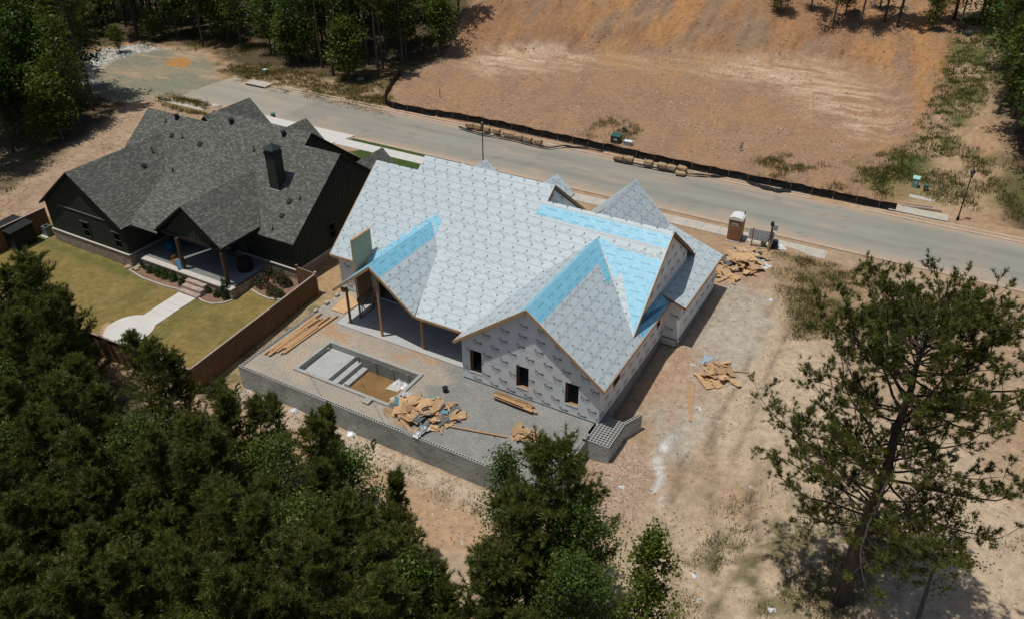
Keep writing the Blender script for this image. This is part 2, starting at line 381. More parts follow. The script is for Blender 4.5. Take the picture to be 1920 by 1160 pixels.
    L = mixc(L, (.27,.205,.085), ss(.45,.7,fbm(X/.9, Y/.9, 51))*.6); L = L*(.86+.28*fbm(X/.5+Y/2, Y/.3, 52, 3))[:, None]
    L = mixc(L, (.10,.125,.035), (1-ss(.1,1.1,np.abs(Y-35.6)+J*.3))*.6*(X < -57)); L = mixc(L, (.12,.14,.04), (1-ss(.1,1.2,np.abs(X+48.2+(Y-33)*.1)+J*.4))*.5)
    C = C*(1-w[:, None])+L*w[:, None]
    bed = np.minimum(sdf([(-57.6,36.7),(-51.4,36.7),(-51.4,35.7),(-54.5,35.5),(-57.2,35.9)], X, Y), sdf([(-49.2,36.8),(-47.0,36.8),(-46.7,36.1),(-47.9,35.5),(-49.2,35.7)], X, Y))
    bed = np.minimum(bed, sdf([(-46.3,41.4),(-42.3,41.4),(-42.2,39.2),(-43.6,38.3),(-46.0,38.6)], X, Y))
    C = mixc(C, (.24,.155,.115), (1-ss(-.05,.12,bed)))
    sd = sdf([(-53.0,29.9),(-50.9,27.3),(-48.9,27.3),(-48.6,28.4),(-50.6,29.0),(-51.7,30.3)], X, Y)
    C = mixc(C, (.50,.37,.24), (1-ss(-.1,.2,sd))*w)
    # narrow alley between the houses
    al = sdf([(-42.4,41.5),(-39.3,41.5),(-39.3,56),(-43.4,56),(-43.4,43)], X, Y)
    C = mixc(C, (.40,.27,.15), (1-ss(-.2,.4,al))*.8)
    al = sdf([(-40.3,29),(-38.7,29),(-38.7,41),(-40.3,41)], X, Y)
    C = mixc(C, (.38,.29,.16), (1-ss(-.2,.4,al))*.8); C = mixc(C, (.12,.13,.05), (1-ss(-.2,.4,al))*ss(.5,.62,n4)*.7)
    # front lawns of the grey house
    for P in (poly([(700,258),(870,300),(900,312),(780,303),(640,262)]), poly([(655,285),(700,275),(800,310),(760,330),(690,310)]), poly([(500,210),(525,222),(518,232),(480,222)])):
        C = mixc(C, (.055,.095,.022), 1-ss(-.25,.25,sdf(P, X, Y)+(n4-.5)*.4))
    C = mixc(C, (.20,.14,.05), (1-ss(-.2,.3,sdf(poly([(290,190),(310,178),(400,195),(385,204),(330,192),(410,222),(340,205)]), X, Y)))*.9)
    wn = ss(62, 76, Y)[:, None]; C = C*(np.array((1.0,.985,.94))*(1-wn)+np.array((1.03,.955,.865))*wn)
    for (x0, y0, x1, y1) in ((-3.5,24,-8.2,41),(-5.4,23,-10.2,40),(-1.5,26,-5.5,40),(-4.2,22,-4.6,44),(-8.0,38,-8.9,56),(-6.6,38,-7.2,55)):
        L = math.hypot(x1-x0, y1-y0); nx, ny = -(y1-y0)/L, (x1-x0)/L; dd = (X-x0)*nx+(Y-y0)*ny+(fbm(X/3, Y/3, 31)-.5)*1.2; tt = ((X-x0)*(x1-x0)+(Y-y0)*(y1-y0))/L/L
        k_ = np.exp(-(dd/.22)**2)*ss(-.1,.1,tt)*(1-ss(.9,1.15,tt))*ss(.3,.55,n4+.1); C = C*(1-.36*k_[:, None])
    C = C*(.84+.32*fbm(X/.35, Y/.35, 17, 3))[:, None]
    return np.clip(C, 0, 1)
def grid_object(name, xs, ys, zf, cf, m, keep=None):
    GX, GY = np.meshgrid(xs, ys); X, Y = GX.ravel(), GY.ravel(); Z = zf(X, Y)
    nx, ny = len(xs), len(ys)
    i = np.arange((ny-1)*nx).reshape(ny-1, nx)[:, :-1].ravel()
    F = np.stack([i, i+1, i+nx+1, i+nx], 1)
    if keep is not None:
        cx = (X[F[:, 0]]+X[F[:, 2]])/2; cy = (Y[F[:, 0]]+Y[F[:, 2]])/2; F = F[keep(cx, cy)]
    me = bpy.data.meshes.new(name); me.vertices.add(len(X)); me.vertices.foreach_set('co', np.stack([X, Y, Z], 1).ravel())
    me.loops.add(F.size); me.loops.foreach_set('vertex_index', F.ravel().astype(np.int32))
    me.polygons.add(len(F)); me.polygons.foreach_set('loop_start', np.arange(len(F), dtype=np.int32)*4)
    me.polygons.foreach_set('use_smooth', np.ones(len(F), bool))
    me.update(); me.validate()
    a = me.color_attributes.new('Col', 'FLOAT_COLOR', 'POINT'); C = cf(X, Y, Z)
    a.data.foreach_set('color', np.concatenate([C, np.ones((len(C), 1))], 1).astype(np.float32).ravel())
    me.materials.append(m); o = bpy.data.objects.new(name, me); COL.objects.link(o); return o
M_GROUND = colattr('bare_earth')
g = grid_object('ground', axis([(-125,-75,.7),(-75,12,.3),(12,40,.8)]), axis([(0,18,.8),(18,82,.3),(82,150,.55)]), terr, ground_colour, M_GROUND)
tag(g, kind='structure')
# ------------------------------------------------------------------ road, kerbs, walks
def road_colour(X, Y, Z):
    C = np.tile(np.array((.285,.275,.235)), (len(X), 1)); n = fbm(X/9, Y/1.2, 61); n2 = fbm(X/1.5, Y/.8, 62)
    C = mixc(C, (.315,.305,.265), ss(.4,.7,n)); C = mixc(C, (.255,.25,.22), ss(.5,.8,fbm(X/9, Y/.45, 63))*.45)
    e = np.minimum(np.abs(Y-67), np.abs(Y-75.5))
    C = mixc(C, (.46,.34,.24), (1-ss(.1,.9+n2*.9,e))*.75)
    C = mixc(C, (.43,.34,.25), ss(.6,.75,fbm(X/4, Y/1.1, 64))*.55); C = mixc(C, (.20,.195,.175), ss(.7,.74,fbm(X/.5,Y/.5,65))*.5); C = C*(1-.10*np.exp(-((np.abs(Y-71.2)-1.7)/.5)**2))[:, None]; C = C*(1-.45*(np.abs(((X+2+.15*fbm(X*0,Y/2,66)) % 12)-6) < .04*0+.0))[:, None]
    C = mixc(C, (.44,.40,.33), ss(2,-12,X+60)*0+(X < -70)*.35)
    return C
M_ROAD = colattr('asphalt', rough=.85, scale=14, bump=.12, dist=.01, sp=((.3,(.95,.95,.95)),(.7,(1.05,1.05,1.05))), fine=30, spk=.12)
tag(grid_object('road', np.arange(-86.2, 70, .5), np.linspace(67.0, 75.5, 24), lambda X, Y: -.10+.07*np.cos((Y-71.25)/4.25*1.57)-.07, road_colour, M_ROAD), kind='structure')
M_CONC = noisy('pale_concrete', [(.3,(.42,.38,.32)),(.6,(.52,.48,.41)),(.8,(.58,.53,.46))], 1.3, 8, bump=.12, bscale=30, dist=.01)
M_CONC2 = noisy('clean_concrete', [(.3,(.56,.55,.51)),(.7,(.64,.63,.60))], .8, 6, bump=.05, bscale=30, dist=.01)
M_CONC3 = noisy('dusty_kerb_concrete', [(.3,(.40,.32,.24)),(.6,(.50,.41,.31)),(.8,(.55,.47,.38))], .9, 8, bump=.12, bscale=30, dist=.01)
def kerb(y0, y1, s, xs):
    k = MB()
    for x0, x1 in xs:
        x = x0
        while x < x1-.01:
            xe = min(x+3, x1)
            pr = [(y0, -.3), (y1, -.3), (y1, -.115), (y1-s*.35, -.09), (y1-s*.5, .03), (y0, .05)]
            a = [(x+.008, p[0], p[1]) for p in pr]; b = [(xe-.008, p[0], p[1]) for p in pr]
            k.face(a if s > 0 else a[::-1]); k.face(b[::-1] if s > 0 else b)
            for i in range(len(pr)):
                j = (i+1) % len(pr); q = [a[i], b[i], b[j], a[j]]; k.face(q if s < 0 else q[::-1])
            x = xe
    tag(k.build('kerb', M_CONC3), kind='structure')
kerb(66.35, 67.0, 1, [(-80,-70.6),(-58.4,70)])
kerb(76.15, 75.5, -1, [(-86,-84),(-80,-10.6),(-5.6,70)])
def slab(name, pts, z0, z1, m, parent=None, joints=None):
    b = MB(); b.prism(pts, z0, z1); o = b.build(name, m, parent)
    return o
def walk(x0, x1, y0, y1, m, step=1.5, z=.055):
    b = MB(); x = x0
    while x < x1-.05:
        xe = min(x+step, x1); b.bx((x+.008, y0, -.15), (xe-.008, y1, z)); x = xe
    return tag(b.build('sidewalk', m), kind='structure')
walk(-87.5, -79.3, 64.5, 65.9, M_CONC); walk(-58.8, -41.5, 64.1, 65.7, M_CONC2); walk(-41.5, -6.8, 64.1, 65.6, M_CONC)
tag(slab('walk_ramp', [(-81.6,65.9),(-79.3,65.9),(-78.6,67),(-80.9,67)], -.15, .05, M_CONC), kind='structure')
tag(slab('driveway', [(-71.6,56),(-59.6,56),(-59.0,64.1),(-58.2,67.0),(-72.4,67.0),(-71.8,64.1)], -.2, .045, M_CONC2), kind='structure')
# ================================================================== building helpers
def plane_y(y0, z0, s): return (z0-s*y0, 0., s)          # rises towards +y by s
def plane_x(x0, z0, s): return (z0-s*x0, s, 0.)
def pz(P, x, y): return P[0]+P[1]*x+P[2]*y
def uvmap(P):
    s = P[1] if P[1] else P[2]; k = math.sqrt(1+s*s); sg = 1 if s > 0 else -1
    if P[1]: return (lambda x, y: (y, sg*x*k)), (lambda u, v: (sg*v/k, u))
    return (lambda x, y: (x, sg*y*k)), (lambda u, v: (u, sg*v/k))
def inpoly(x, y, pts):
    c = False; n = len(pts)
    for i in range(n):
        ax, ay = pts[i]; bx, by = pts[(i+1) % n]
        if (ay > y) != (by > y) and x < (bx-ax)*(y-ay)/(by-ay)+ax: c = not c
    return c
def area2(pts): return sum(pts[i][0]*pts[(i+1) % len(pts)][1]-pts[(i+1) % len(pts)][0]*pts[i][1] for i in range(len(pts)))
def roof(name, pts, P, mats, parent, t=.16, printer=None, off=0, label=None):
    """one slope of a roof: plan outline, plane, thickness"""
    if area2(pts) < 0: pts = pts[::-1]
    f, g_ = uvmap(P); b = MB(); n = len(pts)
    top = [(x, y, pz(P, x, y)+off) for x, y in pts]; bot = [(x, y, z-t) for x, y, z in top]
    b.face(top, 0, [f(x, y) for x, y in pts]); b.face(bot[::-1], 2 if len(mats) > 2 else 1)
    for i in range(n):
        j = (i+1) % n; b.face([bot[i], bot[j], top[j], top[i]], 1)
    if printer: printer(b, pts, P, f, g_, off)
    o = b.build(name, mats, parent)
    if label: o['label'] = label
    return o
def onq(b, P, g_, pts, P2, off, m):
    """flat mark in slope coordinates, only where it lies on the slope"""
    q = [g_(u, v) for u, v in pts]
    cx = sum(p[0] for p in q)/len(q); cy = sum(p[1] for p in q)/len(q)
    if not all(inpoly(p[0], p[1], P2) for p in q): return
    if area2(q) < 0: q = q[::-1]
    b.face([(x, y, pz(P, x, y)+off) for x, y in q], m)
def rect(u, v, w, h, sk=0): return [(u-w/2, v-h/2), (u+w/2, v-h/2), (u+w/2+sk, v+h/2), (u-w/2+sk, v+h/2)]
rf = random.Random(4)
def felt(b, pts, P, f, g_, off, mi=3):
    tri = abs(P[1]) > .6
    us = [f(*p) for p in pts]; u0, u1 = min(u for u, v in us), max(u for u, v in us); v0, v1 = min(v for u, v in us), max(v for u, v in us)
    z = off+.004; PU, PV = 1.12, 1.16; r = 0; v = v0+.02
    while v < v1+.2:
        ph = rf.random()*PU; sgn = 1
        # lap line, broken into short runs
        u = u0
        while u < u1:
            L = rf.uniform(.5, 1.6); onq(b, P, g_, rect(u+L/2, v+.012, L*.96, .016), pts, z, mi+1); u += L
        for (dv, inv) in ((.24, 1), (PV-.24, -1)):
            k = 0; u = u0+((ph+.35) if inv > 0 else ph) % PU
            while u < u1:
                vc = v+dv
                # dark mark like a T, rows of fine text narrowing to it, foot dots
                onq(b, P, g_, rect(u, vc+inv*.045, .17, .036), pts, z, mi); onq(b, P, g_, rect(u, vc-inv*.0, .06, .08), pts, z, mi)
                onq(b, P, g_, rect(u, vc-inv*.055, .035, .06), pts, z, mi)
                for q in range(4): onq(b, P, g_, rect(u-.02*q, vc+inv*(.10+.035*q), .34-.02*q, .009), pts, z, mi+1)
                onq(b, P, g_, rect(u-.21, vc+inv*.235, .045, .035), pts, z, mi)
                u += PU
        for (dv, inv) in ((.50, 1), (PV-.50, -1)):
            u = u0+(ph+.1*inv) % (PU/2)
            while u < u1:
                onq(b, P, g_, rect(u, v+dv, .34, .022), pts, z, mi+2) if rf.random() < .9 else None
                if tri: onq(b, P, g_, rect(u-.06, v+dv+inv*.05, .014, .09, inv*.05), pts, z, mi+2); onq(b, P, g_, rect(u+.09, v+dv+inv*.05, .014, .09, -inv*.05), pts, z, mi+2)
                u += PU/2
        for dv in (.56, .585, .61, .02, .06, 1.10):
            u = u0+rf.random()*.3
            while u < u1:
                L = rf.uniform(.15, .6); onq(b, P, g_, rect(u+L/2, v+dv, L, .010), pts, z, mi+1); u += L+rf.uniform(.05, .35)
        v += PV; r += 1
def blueprint(b, pts, P, f, g_, off, mi=3):
    us = [f(*p) for p in pts]; u0, u1 = min(u for u, v in us), max(u for u, v in us); v0, v1 = min(v for u, v in us), max(v for u, v in us)
    v = v0+.22; r = 0
    while v < v1:
        u = u0+.2+(r % 2)*.6
        while u < u1:
            x = u
            for w in (.05, .11, .05, .09, .11, .10, .06):
                if rf.random() < .93: onq(b, P, g_, rect(x+w/2, v, w, .12), pts, off+.004, mi)
                x += w+.028
            u += 1.25
        u = u0
        while u < u1:
            onq(b, P, g_, rect(u+rf.random()*.3, v+.28, .10, .02), pts, off+.004, mi+1); u += .3
        v += .52; r += 1
_txt = {}
def text_tris(body, size=1., bold=0., space=1.):
    k = (body, size, bold)
    if k in _txt: return _txt[k]
    c = bpy.data.curves.new('lettering', 'FONT'); c.body = body; c.size = size; c.offset = bold; c.resolution_u = 2; c.space_character = space
    o = bpy.data.objects.new('lettering', c); COL.objects.link(o)
    dg = bpy.context.evaluated_depsgraph_get(); dg.update()
    me = bpy.data.meshes.new_from_object(o.evaluated_get(dg))
    vs = [tuple(v.co)[:2] for v in me.vertices]; fs = [tuple(p.vertices) for p in me.polygons]
    COL.objects.unlink(o); bpy.data.objects.remove(o); bpy.data.curves.remove(c); bpy.data.meshes.remove(me)
    xs = [v[0] for v in vs]; vs = [(v[0]-min(xs), v[1]) for v in vs]
    _txt[k] = (vs, fs, max(xs)-min(xs)); return _txt[k]
def wrap_logos(b, p0, d, n, poly_, holes, rows, mi, pitch=1.27, stag=.635):
    """the printed house-wrap words, cut off where the sheet ends"""
    bm = bmesh.new(); ml = []
    def put(body, s, z, h, bold, width, m):
        vs, fs, w = text_tris(body, 1., bold); k = width/w; kk = h/.73
        vv = [bm.verts.new((s+x*k, z+y*kk, 0)) for x, y in vs]
        for f_ in fs:
            try: q = bm.faces.new([vv[i] for i in f_]); q.material_index = m
            except ValueError: pass
    s0 = min(p[0] for p in poly_); s1 = max(p[0] for p in poly_)
    for k, (z, sh) in enumerate(rows):
        s = s0+sh
        while s < s1:
            put('Tyvek', s, z, .205, .022, .68, 0); put('HomeWrap', s+.06, z-.15, .085, .01, .60, 1)
            put('DUPONT', s, z+.235, .06, .01, .27, 2)
            for q in range(2): # fine print under the words
                w = .34-.1*q; vv = [bm.verts.new((s+.36+a*w/2, z-.22-.05*q+c*.008, 0)) for a, c in ((-1,-1),(1,-1),(1,1),(-1,1))]
                bm.faces.new(vv).material_index = 3
            s += pitch
    m_ = len(poly_); sgn = 1 if area2(poly_) > 0 else -1
    for i in range(m_):
        a, c = poly_[i], poly_[(i+1) % m_]; e = Vector((c[0]-a[0], c[1]-a[1], 0)); no = Vector((e.y, -e.x, 0))*sgn
        bmesh.ops.bisect_plane(bm, geom=bm.verts[:]+bm.edges[:]+bm.faces[:], plane_co=(a[0], a[1], 0), plane_no=no, clear_outer=True)
    for (h0, h1, z0, z1) in holes:
        h0 -= .03; h1 += .03; z0 -= .03; z1 += .03
        for co, no in (((h0,0,0),(1,0,0)),((h1,0,0),(1,0,0)),((0,z0,0),(0,1,0)),((0,z1,0),(0,1,0))):
            bmesh.ops.bisect_plane(bm, geom=bm.verts[:]+bm.edges[:]+bm.faces[:], plane_co=co, plane_no=no)
        bmesh.ops.delete(bm, geom=[q for q in bm.faces if h0 < q.calc_center_median().x < h1 and z0 < q.calc_center_median().y < z1], context='FACES')
    p0 = Vector(p0); d = Vector(d); n = Vector(n)
    for q in bm.faces:
        pts = [p0+d*v.co.x+Vector((0, 0, v.co.y))+n*.004 for v in q.verts]
        nn = (pts[1]-pts[0]).cross(pts[2]-pts[0])
        b.face(pts if nn.dot(n) > 0 else pts[::-1], mi+q.material_index)
    bm.free()
def wall(b, p0, d, n, s1, z0, top, holes=(), th=.15, m=0, mr=0, uv=False):
    """upright wall from p0 along d; top = [(s,z)...]; holes = (s0,s1,z0,z1)"""
    p0 = Vector(p0); d = Vector(d); n = Vector(n)
    def P3(s, z, k=0): return p0+d*s+Vector((0, 0, z))-n*k
    def tz(s):
        for (a, za), (c, zc) in zip(top, top[1:]):
            if a-1e-6 <= s <= c+1e-6: return za+(zc-za)*(s-a)/(c-a) if c > a else za
        return top[-1][1]
    br = sorted(set([0, s1]+[t[0] for t in top if 0 < t[0] < s1]+[h for q in holes for h in q[:2]]))
    def quad(sa, sb, za, zb, zc, zd):
        pts = [P3(sa, za), P3(sb, zb), P3(sb, zc), P3(sa, zd)]; u = [(sa, za), (sb, zb), (sb, zc), (sa, zd)]
        nn = (pts[1]-pts[0]).cross(pts[2]-pts[0]); fl = nn.dot(n) < 0
        b.face(pts[::-1] if fl else pts, m, (u[::-1] if fl else u) if uv else None)
        pts2 = [q-n*th for q in pts]; b.face(pts2 if fl else pts2[::-1], mr)
    for sa, sb in zip(br, br[1:]):
        z = z0; mid = (sa+sb)/2
        for (h0, h1, za, zb) in sorted([h for h in holes if h[0] < mid < h[1]], key=lambda h: h[2]):
            quad(sa, sb, z, z, za, za); z = zb
        quad(sa, sb, z, z, tz(sb), tz(sa))
    for (h0, h1, za, zb) in holes:
        for a, c in (((h0, za), (h1, za)), ((h1, za), (h1, zb)), ((h1, zb), (h0, zb)), ((h0, zb), (h0, za))):
            b.face([P3(*a), P3(*c), P3(*c, th), P3(*a, th)], mr)
    return b
# ================================================================== the unfinished house
M_FELT = noisy('grey_roof_felt', [(.35,(.445,.53,.56)),(.65,(.515,.59,.615))], 1.5, 6, rough=.5, bump=.3, bscale=3, dist=.06, spec=.5)
M_INK = mat('felt_print_dark', (.09,.10,.105), .6); M_INK2 = mat('felt_print_fine', (.31,.34,.35), .6); M_INK3 = mat('felt_print_mid', (.22,.245,.25), .6)
M_RAW = noisy('raw_lumber', [(.3,(.40,.235,.115)),(.6,(.50,.31,.16)),(.8,(.56,.38,.22))], 3, 5, bump=.1, dist=.005)
M_RAW2 = noisy('weathered_lumber', [(.3,(.20,.125,.075)),(.7,(.32,.20,.115))], 3, 5, bump=.1, dist=.005)
M_BLUE = noisy('blue_membrane', [(.35,(.19,.50,.66)),(.65,(.26,.58,.73))], 2.5, 6, rough=.45, bump=.35, bscale=5, dist=.05, spec=.5)
M_BINK = mat('membrane_print', (.14,.40,.56), .4); M_BINK2 = mat('membrane_print_fine', (.18,.45,.60), .4)
M_WRAP = noisy('white_house_wrap', [(.35,(.74,.78,.79)),(.65,(.80,.825,.83))], 1.2, 5, rough=.6, bump=.3, bscale=2.2, dist=.06, spec=.35)
M_T1 = mat('wrap_ink_black', (.03,.04,.045), .7); M_T2 = mat('wrap_ink_grey', (.30,.32,.33), .7); M_T3 = mat('wrap_ink_red', (.55,.25,.22), .7); M_T4 = mat('wrap_ink_faint', (.50,.52,.53), .7)
M_DARKIN = mat('unlit_sheathing', (.12,.09,.06), .9)  # underside of the roof, darkened so its shade is in the colour
M_OSB = random_tone(noisy('strand_board', [(.3,(.42,.26,.13)),(.5,(.52,.34,.185)),(.75,(.60,.43,.26))], 9, 6, bump=.15, bscale=25, dist=.006), .72, 1.15)
M_BLOCK = brickmat('grey_block', [(0,(.245,.275,.265)),(.5,(.315,.345,.335)),(1,(.39,.415,.40))], (.46,.48,.46), .41, .2, .026, nscale=.6, nmix=.9, bump=.5)
M_BLOCKP = noisy('block_top', [(.3,(.36,.36,.33)),(.7,(.46,.46,.43))], 5, 5, bump=.15, dist=.01)
M_CORE = mat('hollow_shade', (.035,.035,.033), .95)  # near black paints the shade inside open cores and slots
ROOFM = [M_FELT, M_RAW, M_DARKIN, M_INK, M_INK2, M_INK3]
BLUEM = [M_BLUE, M_BLUE, M_BLUE, M_BINK, M_BINK2]
H = empty('unfinished_house', (-26.5, 46, 0), label='half built house wrapped in white sheeting under a grey printed felt roof with blue strips', cat='house')
RS = .78; PM = plane_y(41.0, 3.05, RS)
yR, yU = 47.62, 48.67; zR, zU = pz(PM, 0, yR), pz(PM, 0, yU)
PLO = plane_y(37.1, 3.0, .276)
yB = (PM[0]-PLO[0])/(PLO[2]-PM[2])
SB = .765; BX = -19.55; zBa = 7.12
PBE = plane_x(BX, zBa, -SB); PBW = plane_x(BX, zBa, SB)
xBe = BX+(zBa-3.03)/SB; xBw = BX-(zBa-3.03)/SB
SP = .80; PX = -32.3; zPa = 5.88
PPE = plane_x(PX, zPa, -SP); PPW = plane_x(PX, zPa, SP)
xPe, xPw = PX+(zPa-3.05)/SP, PX-(zPa-3.05)/SP
def valley(PA, PB_, y): # x where two slopes meet at y (PA rises in x, PB in y)
    return (pz(PB_, 0, y)-PA[0])/PA[1]
roof('roof_slope', [(-39.4,40.96),(-39.4,yR),(-35.45,yR),(-35.45,yU),(-24.15,yU),(-24.15,yR),(-14.68,yR),(-14.68,41.3),(-19.5,41.3),(-19.5,yB),(-31,yB),(-31,41.6),(-34.6,40.96)], PM, ROOFM, H, printer=felt, label='wide front roof slope of grey printed felt')
roof('roof_slope', [(valley(PPE,PLO,37.1)-.02,37.1),(valley(PBW,PLO,37.1)+.1,37.1),(valley(PBW,PLO,yB)+.3,yB),(valley(PPE,PLO,yB)-.15,yB)], PLO, ROOFM, H, printer=felt, label='shallow felt slope over the covered patio')
for (x0, x1, yr, ye) in ((-39.4,-35.45,yR,54.3),(-35.45,-24.15,yU,56.3),(-24.15,-14.68,yR,54.2)):
    PBK = plane_y(yr, pz(PM, 0, yr), -RS)
    roof('roof_slope', [(x0+.004,yr),(x1-.004,yr),(x1-.004,ye),(x0+.004,ye)], PBK, ROOFM, H, printer=felt)
yBe = (zBa-PM[0])/PM[2]; yPe = (zPa-PM[0])/PM[2]
roof('roof_slope', [(BX,35.95),(xBe,35.95),(xBe,47.2),(-14.9,47.2),(-14.9,(pz(PBE,-14.9,0)-PM[0])/PM[2]+.1),(BX,yBe+.2)], PBE, ROOFM, H, printer=felt, label='east slope of the front gable, printed felt with a blue ridge strip')
roof('roof_slope', [(BX,35.95),(xBw,35.95),(xBw+.02,37.1),(valley(PBW,PLO,yB),yB),(BX,yBe+.2)], PBW, ROOFM, H, printer=felt)
roof('roof_slope', [(PX,37.05),(xPe,37.05),(valley(PPE,PLO,yB),yB),(PX,yPe+.2)], PPE, ROOFM, H, printer=felt)
roof('roof_slope', [(PX,37.05),(xPw,37.05),(xPw,41.2),(PX,yPe+.2)], PPW, ROOFM, H)
# garage wing: steep ridge running back, shallow skirt to the east
EX, zE = -20.6, 7.6; PEE = plane_x(EX, zE, -1.0); PEW = plane_x(EX, zE, 1.0); xk = -17.52; PES = plane_x(xk, zE-(xk-EX), -.35)
roof('roof_slope', [(EX,48.5),(xk,48.5),(xk,55.5),(EX,55.5)], PEE, ROOFM, H, printer=felt)
roof('roof_slope', [(EX,50),(EX,55.5),(-24.6,55.5),(-24.6,52)], PEW, ROOFM, H, printer=felt)
roof('roof_slope', [(xk,49),(-14.9,47.05),(-13.08,47.05),(-13.08,55.5),(xk,55.5)], PES, ROOFM, H, printer=felt, label='low felt slope of the east wing')
# small street side gables peeping over the ridge
for gx, gy, gzz, hw in ((-28.95,58.7,4.97,1.75),(-36.1,58.7,4.9,1.7),(-37.6,57.2,4.85,1.2)):
    yb = 54.0
    roof('roof_slope', [(gx,yb),(gx+hw,yb),(gx+hw,gy),(gx,gy)], plane_x(gx, gzz, -.8), ROOFM, H, printer=felt, t=.12)
    roof('roof_slope', [(gx,yb),(gx,gy),(gx-hw,gy),(gx-hw,yb)], plane_x(gx, gzz, .8), ROOFM, H, printer=felt, t=.12)
    w = MB(); w.prism([(gx-hw+.25,gy-.35),(gx,gy-.35),(gx+hw-.25,gy-.35),(gx+hw-.25,gy-.25),(gx,gy-.25),(gx-hw+.25,gy-.25)], 2.6, [gzz-.8*(hw-.25)-.15,gzz-.15,gzz-.8*(hw-.25)-.15]*1+[gzz-.8*(hw-.25)-.15,gzz-.15,gzz-.8*(hw-.25)-.15]); w.build('gable_wall', M_WRAP, H)
    for sx in (-1, 1):
        p = MB(); p.bx((gx+sx*(hw-.4)-.07,gy-.4,0), (gx+sx*(hw-.4)+.07,gy-.26,3.0)); p.build('post', M_RAW2, H)
# blue membrane laid over the felt
def blue(pts, P, label=None): return roof('membrane', pts, P, BLUEM, H, t=.006, off=.012, printer=blueprint, label=label)
def pln(P): return (-P[1], -P[2], 1, P[0])
def on(P, pxs): return [tuple(at(x, y, pl=pln(P))[:2]) for x, y in pxs]
blue([(BX+.01,36.0),(BX+.95,36.0),(BX+.95,(pz(PBE,BX+.95,0)-PM[0])/PM[2]-.15),(BX+.01,yBe-.05)], PBE, 'blue strip along the front gable ridge')
blue([(BX-.01,36.0),(BX-.01,yBe-.05),(BX-.45,(pz(PBW,BX-.45,0)-PM[0])/PM[2]-.1),(BX-.5,36.0)], PBW)
def vy(P, x): return (pz(P, x, 0)-PM[0])/PM[2]
blue([(BX+.95,vy(PBE,BX+.95)-.15),(BX+.95,vy(PBE,BX+.95)-1.0),(BX+2.1,vy(PBE,BX+2.1)-.85),(BX+2.0,vy(PBE,BX+2.0)-.1)], PBE)
blue([(xBe-.02,42.2),(xBe-.02,47.1),(-14.92,47.1),(-14.92,vy(PBE,-14.92)-.05),(-15.4,vy(PBE,-15.4)-.05)], PBE, 'deep blue membrane in the shade of the east gable')
kx = lambda v: pz(PM, 0, v)
blue([(-24.5,yR-.28),(-24.75,yR-.95),(-14.72,yR-1.05),(-14.72,yR-.28)], PM, 'blue strip just below the main ridge')
blue([(BX+.15,vy(PBE,BX+.15)+.02),(BX+.25,yBe+.1),(-18,45.95),(-14.72,45.85),(-14.72,41.6),(-15.0,vy(PBE,-15.0)+.25),(-15.6,vy(PBE,-15.6)+.42),(-16.6,vy(PBE,-16.6)+.75),(-17.1,vy(PBE,-17.1)+.95),(-17.25,vy(PBE,-17.25)+.25)], PM, 'pale blue membrane over the east end of the main roof')
blue([(PX+.01,37.1),(PX+.8,37.1),(PX+.8,vy(PPE,PX+.8)-.05),(PX+.01,yPe-.05)], PPE, 'blue strip along the patio gable ridge')
blue([(PX-.01,37.1),(PX-.01,yPe-.05),(xPw+.02,vy(PPW,xPw)+.02),(xPw+.02,37.1)], PPW)
rj = random.Random(3); jag = []
for k in range(19):
    t = k/18; x = PX+.35+(xPw-PX-.3)*t; jag.append((x, vy(PPW, min(x, PX))+(.35+(.38 if k % 3 == 1 else 0)+rj.uniform(-.1,.16))))
blue([(PX+.75,vy(PPE,PX+.75)+.02),(PX+.3,yPe-.1),(PX,yPe),(xPw+.1,vy(PPW,xPw+.1))]+jag[::-1]+[(PX+.75,yPe+.35)], PM, 'ragged torn edge of blue membrane in the valley')
# ---- walls
WM = [M_WRAP, M_RAW2, M_T1, M_T2, M_T3, M_T4]
def twall(p0, d, n, s1, top, holes, rows, label=None, name='wall', z0=0.06, logos=True):
    b = MB(); wall(b, (p0[0], p0[1], 0), d, n, s1, z0, top, holes, m=0, mr=1)
    if logos:
        pl_ = [(.03, z0+.03), (s1-.03, z0+.03)]+[(min(max(s, .03), s1-.03), z-.03) for s, z in top[::-1]]
        wrap_logos(b, (p0[0], p0[1], 0), d, n, pl_, holes, rows, 2)
    o = b.build(name, WM, H)
    if label: o['label'] = label
    return o
xa, xb = -24.5, -14.6; yF = 36.3
def hole(p, q, x0=xa):
    A, B = at(*p, Y=yF), at(*q, Y=yF); return (A.x-x0, B.x-x0)
wz = (1.0, 2.42); z4 = lambda x, y: (840+x*.2931, 560+y*.2931)
hs = []
for (l, tl, r, tr, bl) in ((139,320,213,345,455),(436,420,516,447,555),(752,530,838,558,665)):
    a = at(*z4(l, tl), Y=yF); c = at(*z4(r, tr), Y=yF); e = at(*z4(l+3, bl), Y=yF)
    hs.append((a.x-xa, c.x-xa, e.z, (a.z+c.z)/2))
hb = zBa-.18
twall((xa,yF), (1,0,0), (0,-1,0), xb-xa, [(0,hb-SB*(BX-xa)),(BX-xa,hb),(xb-xa,hb-SB*(xb-BX))], hs,
      [(5.55,4.25),(4.75,.95+3.23-1.27),(3.95,.25),(3.15,.9),(2.35,.3),(1.55,.95),(.75,.2),(.15,.8)], 'front gable wall printed with rows of black lettering, three black window holes')
for h in hs:   # window rough openings show the dark rooms; bright flap of wrap at the sill
    b = MB(); b.bx((xa+h[0]+.02,yF-.03,h[2]-.05), (xa+h[1]-.02,yF-.005,h[2]+.02)); b.build('sill_flap', M_WRAP, H)
